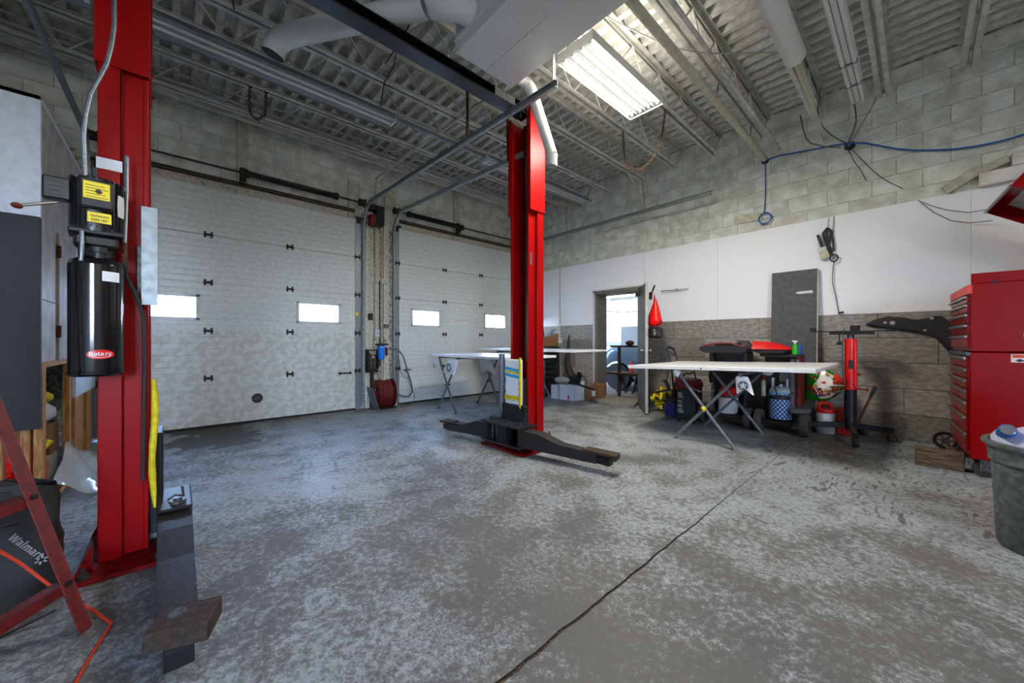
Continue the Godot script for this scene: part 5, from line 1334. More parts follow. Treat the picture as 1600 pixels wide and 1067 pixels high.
func make_prints():
	# diamond net print of the blue cylinder
	var im := Image.create(256, 128, false, Image.FORMAT_RGB8)
	for y in 128:
		for x in 256:
			var u := fposmod(x / 16.0 + y / 20.0, 1.0) - 0.5; var w := fposmod(x / 16.0 - y / 20.0, 1.0) - 0.5
			var d := minf(0.5 - absf(u), 0.5 - absf(w))
			var c := Color(0.55, 0.72, 0.88) if d > 0.17 else Color(0.05, 0.16, 0.50)
			if d > 0.30: c = Color(0.80, 0.88, 0.94)
			if y > 18 and y < 34: c = Color(0.02, 0.02, 0.03)
			if y < 10: c = Color(0.50, 0.66, 0.80)
			im.set_pixel(x, y, c)
	print_mat("net_print", im, 0.35)
	# the candy-coloured foil bag
	im = Image.create(128, 160, false, Image.FORMAT_RGB8)
	im.fill(Color(0.10, 0.50, 0.05))
	var r := RandomNumberGenerator.new(); r.seed = 5
	for y in 160:
		for x in 128:
			if x > 34 + 12 * sin(y * 0.05) and y > 12 and y < 150: im.set_pixel(x, y, Color(0.84, 0.80, 0.76))
			if x > 88 and y < 70: im.set_pixel(x, y, Color(0.86, 0.25, 0.08))
			if x > 84 and y > 88 and y < 128: im.set_pixel(x, y, Color(0.16, 0.42, 0.10))
	for i in 46:
		var cx := r.randf_range(6, 124); var cy := r.randf_range(14, 150); var q := r.randf_range(6, 10)
		var c: Color = [Color(0.55, 0.05, 0.06), Color(0.62, 0.12, 0.08), Color(0.35, 0.05, 0.05), Color(0.70, 0.50, 0.15), Color(0.10, 0.06, 0.22)][r.randi() % 5]
		disc(im, cx, cy, q, q * 0.85, c); disc(im, cx - 1, cy - 1, q * 0.55, q * 0.4, c.lightened(0.35))
	print_mat("candy_print", im, 0.25)
	# round emblem on the plastic sleeves
	im = Image.create(96, 96, false, Image.FORMAT_RGB8)
	im.fill(Color(0.84, 0.85, 0.86))
	disc(im, 48, 48, 40, 40, Color(0.16, 0.17, 0.18)); disc(im, 48, 48, 34, 34, Color(0.40, 0.41, 0.42))
	for k in 5:
		var a := TAU * k / 5 - PI / 2
		for i in 30:
			disc(im, 48 + cos(a) * i, 48 + sin(a) * i, 9.0 - i * 0.20, 9.0 - i * 0.20, Color(0.84, 0.85, 0.86))
	print_mat("emblem", im, 0.4)

# ---------------------------------------------------------------- folding stands and panels
func folding_stand(label: String, x0: float, x1: float, za: float, zb: float, ta: float, tb: float, h: float, tape: bool) -> Node3D:
	var o := thing("folding_stand", label, "stand")
	for x in [x0, x1]:
		var s := 0.02 if x == x0 else -0.02
		put(B.new().cyl(Vector3(x + s, 0.012, za), Vector3(x + s, h, tb), 0.0165, -1, 12).cyl(Vector3(x + s, 0, za), Vector3(x + s, 0.03, za + (tb - za) * 0.03), 0.02, -1, 10), "leg", M.stand_grey, o)
		put(B.new().cyl(Vector3(x - s, 0.012, zb), Vector3(x - s, h, ta), 0.0165, -1, 12).cyl(Vector3(x - s, 0, zb), Vector3(x - s, 0.03, zb + (ta - zb) * 0.03), 0.02, -1, 10), "leg", M.stand_grey, o)
		var t := 0.5
		var c := Vector3(x, h * t, (za + tb + zb + ta) / 4)
		put(B.new().cyl(c - Vector3(0.045, 0, 0), c + Vector3(0.045, 0, 0), 0.013, -1, 10), "pivot_bolt", M.yellow if tape and x == x0 else M.dark_steel, o)
		if tape and x == x0: put(B.new().cyl(c - Vector3(0.05, 0.01, 0.01), c - Vector3(0.03, -0.01, -0.01), 0.026, -1, 10), "yellow_tape", M.yellow, o)
	for q in [[ta, h], [tb, h]]: put(B.new().cyl(Vector3(x0 - 0.03, q[1], q[0]), Vector3(x1 + 0.03, q[1], q[0]), 0.0165, -1, 12), "top_bar", M.stand_grey, o)
	return o

func sleeve_bag(o: Node3D, c: Vector3, w: float, h: float, with_emblem: bool, tilt: float):
	# a plastic bag pulled over the bar end and hanging slack
	var g := []
	for i in 7:
		var row := []
		for j in 17:
			var a := TAU * j / 16
			var t := i / 6.0
			var rx := lerpf(0.028, 0.016, t) ; var rz := lerpf(w * 0.36, w * 0.52, sqrt(t))
			row.append(c + Vector3(rx * cos(a) * (1.0 + 0.3 * sin(a * 3 + i)), -h * t + 0.03 * sin(a * 2.0 + 1.0) * t, rz * sin(a) + tilt * t))
		g.append(row)
	put(B.new().grid(g, c - Vector3(0, h / 2, 0)), "plastic_sleeve", M.plastic_wrap, o)
	if with_emblem:
		var b := B.new()
		var e := c + Vector3(-0.030, -h * 0.58, tilt * 0.6)
		var q := minf(w, h) * 0.30
		for k in 24:
			var a0 := TAU * k / 24; var a1 := TAU * (k + 1) / 24
			b.quv(e, e + Vector3(0, q * sin(a0), q * cos(a0)), e + Vector3(0, q * sin(a1), q * cos(a1)), e, Vector3.LEFT,
				Vector2(0.5, 0.5), Vector2(0.5 + 0.42 * cos(a0), 0.5 - 0.42 * sin(a0)), Vector2(0.5 + 0.42 * cos(a1), 0.5 - 0.42 * sin(a1)), Vector2(0.5, 0.5))
		put(b, "round_emblem", M.emblem, o)

func panel_board(label: String, x0: float, x1: float, z0: float, z1: float, y: float, th: float) -> Node3D:
	var o := thing("white_board", label, "panel", Vector3((x0 + x1) / 2, y, (z0 + z1) / 2))
	var hx := (x1 - x0) / 2; var hz := (z1 - z0) / 2
	put(B.new().box(Vector3(0, th / 2, 0), Vector3(hx * 2, th, hz * 2), 0.006), "sheet", M.board_white, o)
	for s in [-1.0, 1.0]: put(B.new().bx(s * hx - 0.006, s * hx + 0.006, 0.0, th + 0.004, -hz, hz, 0.003), "edge_rail", M.board_white, o)
	put(B.new().cyl(Vector3(-hx - 0.006, th / 2, -0.05), Vector3(-hx - 0.003, th / 2, -0.05), 0.010, -1, 10), "edge_plug", M.black_plastic, o)
	return o

func build_tables():
	var s := folding_stand("grey folding stand with yellow-taped pivot in front of the wheeled machines", 4.26, 5.20, -1.90, -1.26, -1.86, -1.22, 0.785, true)
	sleeve_bag(s, Vector3(4.235, 0.765, -1.20), 0.15, 0.15, true, 0.03)
	put(B.new().cyl(Vector3(4.22, 0.77, -1.86), Vector3(4.30, 0.77, -1.86), 0.028, -1, 12).ball(Vector3(4.24, 0.755, -1.85), Vector3(0.03, 0.04, 0.035), 10), "plastic_sleeve", M.plastic_wrap, s)
	put(B.new().ball(Vector3(5.18, 0.755, -1.20), Vector3(0.05, 0.04, 0.06), 12), "plastic_sleeve", M.plastic_wrap, s)
	var pb := panel_board("long white panel on the folding stand before the wheeled machines", 4.15, 5.50, -2.42, -0.60, 0.815, 0.035)
	pb.rotation.x = -0.028
	var a := folding_stand("grey folding stand with white plastic sleeves by the second overhead door", 3.20, 4.05, -5.35, -4.77, -5.26, -4.76, 0.865, false)
	sleeve_bag(a, Vector3(3.17, 0.845, -5.30), 0.18, 0.14, false, -0.03)
	sleeve_bag(a, Vector3(3.165, 0.845, -4.80), 0.34, 0.22, true, -0.16)
	sleeve_bag(a, Vector3(3.60, 0.845, -4.60), 0.36, 0.20, false, 0.1)
	panel_board("white panel on the stand with sleeves beside the second overhead door", 3.08, 4.10, -5.42, -3.55, 0.8825, 0.032)
	var c := folding_stand("grey folding stand behind the red column near the cardboard boxes", 4.42, 5.26, -5.30, -4.70, -5.25, -4.75, 0.935, false)
	sleeve_bag(c, Vector3(4.40, 0.91, -5.05), 0.22, 0.10, false, 0.0)
	panel_board("long white panel on the rear stand reaching past the red column", 4.42, 5.20, -5.95, -3.42, 0.9525, 0.03)

# ---------------------------------------------------------------- wheeled machines by the plank wall
func wheel(parent: Node, c: Vector3, axis: Vector3, r: float, w: float, tyre: Material, hub: Material):
	var d := axis.normalized()
	put(B.new().cyl(c - d * w / 2, c + d * w / 2, r * 0.93, -1, 24).cyl(c - d * w * 0.40, c + d * w * 0.40, r, -1, 24), "wheel", tyre, parent)
	put(B.new().cyl(c - d * w * 0.52, c + d * w * 0.52, r * 0.52, -1, 16), "hub", hub, parent)

func build_machines():
	# pressure washer with blue wheels
	var w := thing("pressure_washer", "pressure washer with blue spoked wheels and a black folding handle by the steel door", "pressure washer", Vector3(5.55, 0, -2.42))
	for x in [-0.19, 0.15]:
		put(B.new().cyl(Vector3(x - 0.028, 0.125, 0), Vector3(x + 0.028, 0.125, 0), 0.125, -1, 24), "tyre", M.tyre, w)
		var b := B.new().cyl(Vector3(x - 0.034, 0.125, 0), Vector3(x + 0.034, 0.125, 0), 0.035, -1, 14)
		for k in 6:
			var a := TAU * k / 6
			b.bar(Vector3(x - 0.030, 0.125, 0), Vector3(x - 0.030, 0.125 + 0.088 * sin(a), 0.088 * cos(a)), 0.024, 0.012, 0.002, Vector3.RIGHT)
		b.pipe(Vector3(x - 0.034, 0.125, 0), Vector3(x + 0.03, 0.125, 0), 0.096, 0.012, 24)
		put(b, "wheel_rim", M.blue_plastic, w)
	put(B.new().bx(-0.14, 0.11, 0.10, 0.30, -0.10, 0.12, 0.02).bx(-0.10, 0.07, 0.30, 0.42, -0.06, 0.10, 0.02), "body", M.black_plastic, w)
	for x in [-0.13, 0.10]: put(B.new().tube(curve([Vector3(x, 0.2, 0.02), Vector3(x, 0.6, -0.02), Vector3(x, 0.90, -0.06), Vector3(x * 0.95, 1.0, -0.10)], 12), 0.013, 8), "handle_post", M.black_plastic, w)
	put(B.new().tube([Vector3(-0.125, 1.0, -0.10), Vector3(-0.05, 1.035, -0.14), Vector3(0.06, 1.03, -0.13), Vector3(0.095, 1.0, -0.10)], 0.016, 8).cyl(Vector3(-0.125, 0.98, -0.1), Vector3(-0.06, 0.90, 0.02), 0.011, -1, 8), "handle_grip", M.black_plastic, w)
	put(B.new().bx(-0.14, 0.10, 0.70, 0.76, -0.05, 0.05, 0.015), "hose_hook", M.blue_plastic, w)
	put(B.new().tube(curve([Vector3(-0.15, 0.76, 0.02), Vector3(-0.17, 0.60, 0.06), Vector3(-0.16, 0.45, 0.03), Vector3(-0.13, 0.40, -0.04), Vector3(-0.15, 0.55, -0.10), Vector3(-0.15, 0.74, -0.05)], 24), 0.009, 7), "hose", M.black_plastic, w)
	put(B.new().cyl(Vector3(-0.16, 0.50, 0.05), Vector3(-0.05, 0.50, 0.07), 0.036, 0.03, 14), "inlet", M.blue_plastic, w)
	# the charger: dark teal cabinet with a red lid
	var c := thing("battery_charger", "dark teal wheeled battery charger with red sloping top and white lettering", "charger", Vector3(5.36, 0, -2.175))
	put(B.new().bx(-0.13, 0.16, 0.05, 0.47, -0.12, 0.12, 0.01), "case", M.dark_navy, c)
	var top := PackedVector2Array([Vector2(-0.122, 0.47), Vector2(0.122, 0.47), Vector2(0.122, 0.53), Vector2(0.09, 0.585), Vector2(-0.10, 0.60), Vector2(-0.122, 0.56)])
	put(B.new().prism(top, 0.33, Vector3(0.01, 0, 0), Basis(Vector3(0, 0, 1), Vector3.UP, Vector3(-1, 0, 0))), "top", M.hose_red, c)
	put(B.new().bx(-0.11, 0.12, 0.585, 0.603, -0.09, 0.08, 0.002), "control_plate", M.panel_grey, c)
	var lv := B.new()
	for i in 12: lv.bx(-0.135, -0.128, 0.10 + 0.028 * i, 0.113 + 0.028 * i, 0.0, 0.11)
	put(lv, "louvre", M.black_iron, c)
	for q in [[0.39, 0.05, 0.02], [0.335, 0.06, 0.045], [0.27, 0.045, 0.03], [0.205, 0.05, 0.04], [0.13, 0.06, 0.05]]: put(B.new().bx(-0.134, -0.131, q[0], q[0] + q[2] * 0.4, -0.10, -0.10 + q[1] * 1.3).bx(-0.134, -0.131, q[0] + q[2] * 0.6, q[0] + q[2], -0.095, -0.10 + q[1]), "side_print", M.panel_grey, c)
	for z in [-0.09, 0.09]: wheel(c, Vector3(0.10, 0.06, z), Vector3(0, 0, 1), 0.06, 0.03, M.tyre, M.dark_steel)
	for z in [-0.10, 0.10]: put(B.new().bx(-0.12, -0.09, 0, 0.05, z - 0.015, z + 0.015), "foot", M.black_plastic, c)
	put(B.new().tube(curve([Vector3(0.0, 0.60, -0.10), Vector3(0.02, 0.68, -0.05), Vector3(0.0, 0.66, 0.0), Vector3(0.02, 0.70, 0.06), Vector3(0.0, 0.60, 0.09)], 20), 0.010, 7), "cable", M.black_plastic, c)
	one(chain_mesh(curve([Vector3(5.20, 0.50, -2.10), Vector3(5.19, 0.455, -1.98), Vector3(5.19, 0.45, -1.86), Vector3(5.20, 0.49, -1.78)], 16), 0.014, 0.004), "tow_chain", M.steel, "pale steel chain slung across the front of the battery charger", "chain")
	# first recovery machine: black frame, white and red cylinder
	var m1 := thing("recovery_machine", "black wheeled recovery machine with red-trimmed hood and white cylinder", "machine", Vector3(5.62, 0, -1.75))
	put(B.new().bx(-0.20, 0.22, 0.10, 0.16, -0.22, 0.24, 0.02).bx(0.05, 0.22, 0.16, 0.98, -0.22, 0.24, 0.02), "cabinet", M.black_plastic, m1)
	put(B.new().bx(-0.10, 0.06, 0.55, 0.98, -0.22, -0.18, 0.01).bx(-0.10, 0.06, 0.16, 0.98, 0.20, 0.24, 0.01), "side_frame", M.black_plastic, m1)
	var hood := PackedVector2Array()
	for q in [[-0.30, 1.00], [-0.30, 1.045], [-0.20, 1.06], [0.20, 1.06], [0.27, 1.03], [0.27, 0.99], [0.2, 0.97], [-0.22, 0.965]]: hood.append(Vector2(q[0], q[1]))
	put(B.new().prism(hood, 0.30, Vector3(-0.08, 0, 0.0), Basis(Vector3(0, 0, 1), Vector3.UP, Vector3(-1, 0, 0))), "hood", M.dark_navy, m1)
	put(B.new().tube(curve([Vector3(-0.20, 1.058, -0.26), Vector3(-0.20, 1.09, -0.12), Vector3(-0.20, 1.095, 0.08), Vector3(-0.20, 1.05, 0.25)], 20), 0.014, 8), "hood_trim", M.hose_red, m1)
	put(B.new().bx(-0.16, 0.05, 1.06, 1.10, -0.14, 0.14, 0.008), "control_panel", M.black_plastic, m1)
	put(B.new().lathe([Vector2(0, 0.16), Vector2(0.10, 0.16), Vector2(0.115, 0.18), Vector2(0.115, 0.36), Vector2(0.112, 0.37)], 24, Vector3(-0.09, 0, 0.02)), "cylinder", M.paper_white, m1)
	put(B.new().lathe([Vector2(0.116, 0.37), Vector2(0.116, 0.39), Vector2(0.116, 0.39), Vector2(0.112, 0.40)], 24, Vector3(-0.09, 0, 0.02)), "cylinder_band", M.black_plastic, m1)
	put(B.new().lathe([Vector2(0.114, 0.395), Vector2(0.11, 0.46), Vector2(0.08, 0.50), Vector2(0.03, 0.52), Vector2(0, 0.52)], 24, Vector3(-0.09, 0, 0.02)), "cylinder_cap", M.bright_red, m1)
	put(B.new().tube(curve([Vector3(-0.12, 0.55, -0.19), Vector3(-0.16, 0.66, -0.20), Vector3(-0.13, 0.74, -0.12), Vector3(-0.10, 0.68, 0.0), Vector3(-0.13, 0.6, 0.1), Vector3(-0.11, 0.72, 0.18)], 30), 0.010, 7), "hose", M.rubber, m1)
	put(B.new().tube([Vector3(-0.05, 0.16, -0.2), Vector3(-0.06, 0.62, -0.19), Vector3(-0.02, 0.9, -0.2)], 0.014, 8).tube([Vector3(-0.02, 0.92, -0.21), Vector3(-0.10, 0.70, -0.10)], 0.010, 8), "strut", M.fascia, m1)
	wheel(m1, Vector3(-0.17, 0.135, -0.26), Vector3(0, 0, 1), 0.135, 0.07, M.grey_rubber, M.dark_steel)
	wheel(m1, Vector3(-0.17, 0.135, 0.285), Vector3(0, 0, 1), 0.135, 0.07, M.grey_rubber, M.dark_steel)
	# second machine: red side, grey frame, cylinder in a blue net print
	var m2 := thing("recovery_machine", "tall wheeled recovery machine with red side holding a blue and white cylinder", "machine", Vector3(5.68, 0, -1.10))
	put(B.new().bx(-0.22, 0.22, 0.08, 0.14, -0.24, 0.08, 0.02).bx(0.06, 0.22, 0.14, 0.98, -0.26, 0.08, 0.015), "cabinet", M.black_plastic, m2)
	put(B.new().bx(-0.14, 0.05, 0.25, 0.92, 0.045, 0.083, 0.015).bx(-0.22, -0.02, 0.26, 0.32, 0.05, 0.24, 0.02), "side_frame", M.stand_grey, m2)
	put(B.new().bx(-0.06, 0.22, 0.32, 0.96, 0.087, 0.135, 0.015), "red_side", M.hose_red, m2)
	put(B.new().bx(-0.064, -0.06, 0.80, 0.90, 0.095, 0.128), "side_label", M.panel_grey, m2)
	put(B.new().bx(-0.20, 0.22, 0.93, 0.965, -0.26, 0.14, 0.015), "top_tray", M.black_plastic, m2)
	put(B.new().bx(0.055, 0.06, 0.45, 0.72, -0.10, 0.08, 0.004), "gauge_panel", M.box_white, m2)
	var g := []
	for i in 2:
		var row := []
		for j in 33:
			var a := TAU * j / 32
			row.append(Vector3(-0.09 + 0.118 * cos(a), 0.50 - 0.34 * i, -0.06 + 0.118 * sin(a)))
		g.append(row)
	put(B.new().grid(g, Vector3(-0.09, 0.3, -0.06), false, true), "cylinder", M.net_print, m2)
	put(B.new().lathe([Vector2(0.118, 0.50), Vector2(0.10, 0.535), Vector2(0.05, 0.555), Vector2(0.02, 0.56), Vector2(0.02, 0.61), Vector2(0, 0.61)], 24, Vector3(-0.09, 0, -0.06)), "cylinder_shoulder", M.box_white, m2)
	put(B.new().bx(-0.10, -0.08, 0.54, 0.66, -0.15, -0.12, 0.004).bx(-0.10, -0.08, 0.54, 0.66, 0.0, 0.03, 0.004), "cylinder_collar", M.box_white, m2)
	put(B.new().bx(-0.11, -0.06, 0.59, 0.62, -0.08, -0.02, 0.006), "valve", M.brown_steel, m2)
	put(B.new().tube(curve([Vector3(-0.10, 0.60, -0.05), Vector3(-0.20, 0.56, -0.10), Vector3(-0.22, 0.46, -0.06), Vector3(-0.21, 0.45, 0.02), Vector3(-0.15, 0.50, 0.08)], 24), 0.007, 6), "hose", M.rubber, m2)
	put(B.new().cyl(Vector3(-0.08, 0.42, -0.24), Vector3(-0.08, 0.62, -0.24), 0.026, -1, 12), "dye_bottle", M.cream_paint, m2)
	put(B.new().cyl(Vector3(-0.08, 0.62, -0.24), Vector3(-0.08, 0.74, -0.24), 0.02, -1, 12), "dye_bottle_top", M.hose_red, m2)
	var pts := []
	for i in 60:
		var a := TAU * i / 15.0
		pts.append(Vector3(-0.10 + 0.02 * (i / 60.0), 0.80 + 0.06 * cos(a), 0.0 + 0.13 * sin(a)))
	put(B.new().tube(pts, 0.009, 6), "coiled_hose", M.rubber, m2)
	wheel(m2, Vector3(-0.24, 0.135, -0.25), Vector3(0, 0, 1), 0.135, 0.07, M.grey_rubber, M.dark_steel)
	wheel(m2, Vector3(-0.22, 0.135, 0.21), Vector3(0, 0, 1), 0.135, 0.075, M.grey_rubber, M.dark_steel)
	# things lying on the machines
	var fl := thing("round_tray", "black round tray lying on the recovery machine with the red side", "tray", Vector3(5.57, 0.966, -1.24))
	put(B.new().lathe([Vector2(0, 0.0), Vector2(0.14, 0.0), Vector2(0.20, 0.035), Vector2(0.205, 0.045), Vector2(0.195, 0.045), Vector2(0.135, 0.012), Vector2(0, 0.012)], 28), "dish", M.black_plastic, fl)
	var rp := thing("red_fairing", "red plastic fairing panel lying on the round tray", "car part", Vector3(5.64, 1.012, -1.26))
	var gg := []
	for i in 6:
		var row := []
		for j in 9:
			var u := i / 5.0; var v := j / 8.0
			row.append(Vector3(-0.10 + 0.22 * u, 0.01 + 0.11 * sin(PI * minf(1.0, u * 1.1)) * (1.0 - 0.85 * v * v), -0.20 + 0.42 * v))
		gg.append(row)
	put(B.new().grid(gg, Vector3.UP, true), "shell", M.bright_red, rp)
	put(B.new().bx(-0.08, 0.10, 0.0, 0.015, -0.18, 0.20, 0.004), "base_flange", M.bright_red, rp)
	one(B.new().bx(-0.07, 0.09, 0, 0.135, -0.10, 0.10, 0.02), "pink_carton", M.pink_red, "faded pink box on the recovery machine beside the red fairing", "box", "", Vector3(5.88, 0.968, -1.32))
	one(B.new().prism(PackedVector2Array([Vector2(-0.07, -0.018), Vector2(0.16, -0.018), Vector2(0.04, 0.13), Vector2(-0.06, 0.14)]), 0.16, Vector3.ZERO, Basis(Vector3(0, 0, 1), Vector3.UP, Vector3(-1, 0, 0))), "grey_wedge_case", M.slate, "dark grey wedge-shaped case between the two recovery machines", "case", "", Vector3(5.80, 1.0, -1.62))
	var gb := thing("green_bottle", "green spray bottle standing at the end of the recovery machine top", "bottle", Vector3(5.53, 0.966, -1.0))
	put(B.new().lathe([Vector2(0, 0), Vector2(0.03, 0), Vector2(0.032, 0.01), Vector2(0.03, 0.09), Vector2(0.014, 0.12), Vector2(0.012, 0.13)], 14), "body", M.green_foil, gb)
	put(B.new().cyl(Vector3(0, 0.13, 0), Vector3(0, 0.15, 0), 0.012, -1, 10).bx(-0.01, 0.01, 0.15, 0.165, -0.03, 0.025, 0.003), "trigger", M.paper_white, gb)
	one(B.new().lathe([Vector2(0, 0), Vector2(0.04, 0), Vector2(0.04, 0.0), Vector2(0.04, 0.10), Vector2(0.036, 0.105), Vector2(0, 0.105)], 16), "blue_can", M.cable_blue, "blue can beside the green spray bottle on the machine top", "can", "", Vector3(5.63, 0.966, -0.985))
	# yellow straps heaped behind the steel door
	var ys := thing("strap_heap", "heap of yellow webbing straps behind the open steel door", "strap", Vector3(5.78, 0, -2.72))
	var rn := RandomNumberGenerator.new(); rn.seed = 9
	for i in 16:
		var p := []
		var c0 := Vector3(rn.randf_range(-0.14, 0.14), rn.randf_range(0.05, 0.42), rn.randf_range(-0.12, 0.13))
		for k in 5: p.append(Vector3(clampf(c0.x + rn.randf_range(-0.10, 0.10), -0.22, 0.2), clampf(c0.y + rn.randf_range(-0.14, 0.12), 0.03, 0.50), clampf(c0.z + rn.randf_range(-0.12, 0.12), -0.14, 0.18)))
		put(B.new().tube(curve(p, 18), 0.022, 6), "strap", M.yellow if i % 4 != 3 else M.black_plastic, ys)
	# bags hanging on the steel door
	var rb := thing("red_carrier_bag", "bright red plastic carrier bag hanging on the open steel door", "bag", Vector3(5.60, 1.36, -2.80))
	var g2 := []
	for i in 10:
		var row := []
		var t := i / 9.0
		for j in 21:
			var a := TAU * j / 20
			var r := 0.012 + 0.115 * pow(t, 0.75) if t < 0.85 else (0.118 if t < 0.95 else 0.05)
			var fold := 1.0 + 0.10 * sin(a * 7 + i * 0.4) * (1.0 - t * 0.5)
			row.append(Vector3(r * cos(a) * fold * 0.75 - 0.02 * t, 0.42 * (1.0 - t), r * sin(a) * fold + 0.01))
		g2.append(row)
	put(B.new().grid(g2, Vector3(0, 0.15, 0)), "sack", M.red_bag, rb)
	put(B.new().tube([Vector3(0, 0.40, 0), Vector3(0.01, 0.46, -0.015), Vector3(-0.01, 0.50, 0.0), Vector3(0, 0.40, 0.01)], 0.007, 6), "handle", M.red_bag, rb)
	var bb := thing("black_bag", "black bag with white lettering below the red carrier bag", "bag", Vector3(5.60, 1.17, -2.79))
	put(B.new().box(Vector3(-0.01, 0.09, 0.0), Vector3(0.12, 0.18, 0.20), 0.03), "sack", M.black_plastic, bb)
	for q in [[0.05, 0.02], [0.08, 0.03], [0.115, 0.015]]: put(B.new().bx(-0.0725, -0.0705, q[0], q[0] + 0.022, 0.0, 0.02 + q[1]), "bag_mark", M.panel_grey, bb)
	put(B.new().tube([Vector3(0.04, 0.17, -0.04), Vector3(0.11, 0.22, -0.08), Vector3(0.12, 0.45, -0.09), Vector3(0.06, 0.66, -0.05)], 0.008, 6), "strap", M.black_plastic, bb)
	one(B.new().bar(Vector3(5.70, 1.87, -2.92), Vector3(5.56, 2.0, -2.78), 0.02, 0.02, 0.004).bar(Vector3(5.71, 1.80, -2.93), Vector3(5.70, 1.92, -2.92), 0.05, 0.03, 0.006), "coat_hook", M.dark_steel, "dark coat hook on the open steel door above the red bag", "hook")

# ---------------------------------------------------------------- jack, pail, board, chest, bin
func caster(parent: Node, c: Vector3, r: float, turn: float):
	var ax := Vector3(sin(turn), 0, cos(turn))
	put(B.new().cyl(c + Vector3(0, r, 0) - ax * 0.016, c + Vector3(0, r, 0) + ax * 0.016, r, -1, 18), "caster_wheel", M.rubber, parent)
	put(B.new().box(c + Vector3(0, r * 1.25, 0) + ax * 0.021, Vector3(r * 1.3, r * 1.5, 0.004), 0.001, Basis(Vector3.UP, turn)).box(c + Vector3(0, r * 1.25, 0) - ax * 0.021, Vector3(r * 1.3, r * 1.5, 0.004), 0.001, Basis(Vector3.UP, turn)).box(c + Vector3(0, r * 2.05, 0), Vector3(r * 1.5, 0.008, 0.05), 0.001, Basis(Vector3.UP, turn)), "caster_fork", M.dull_steel, parent)

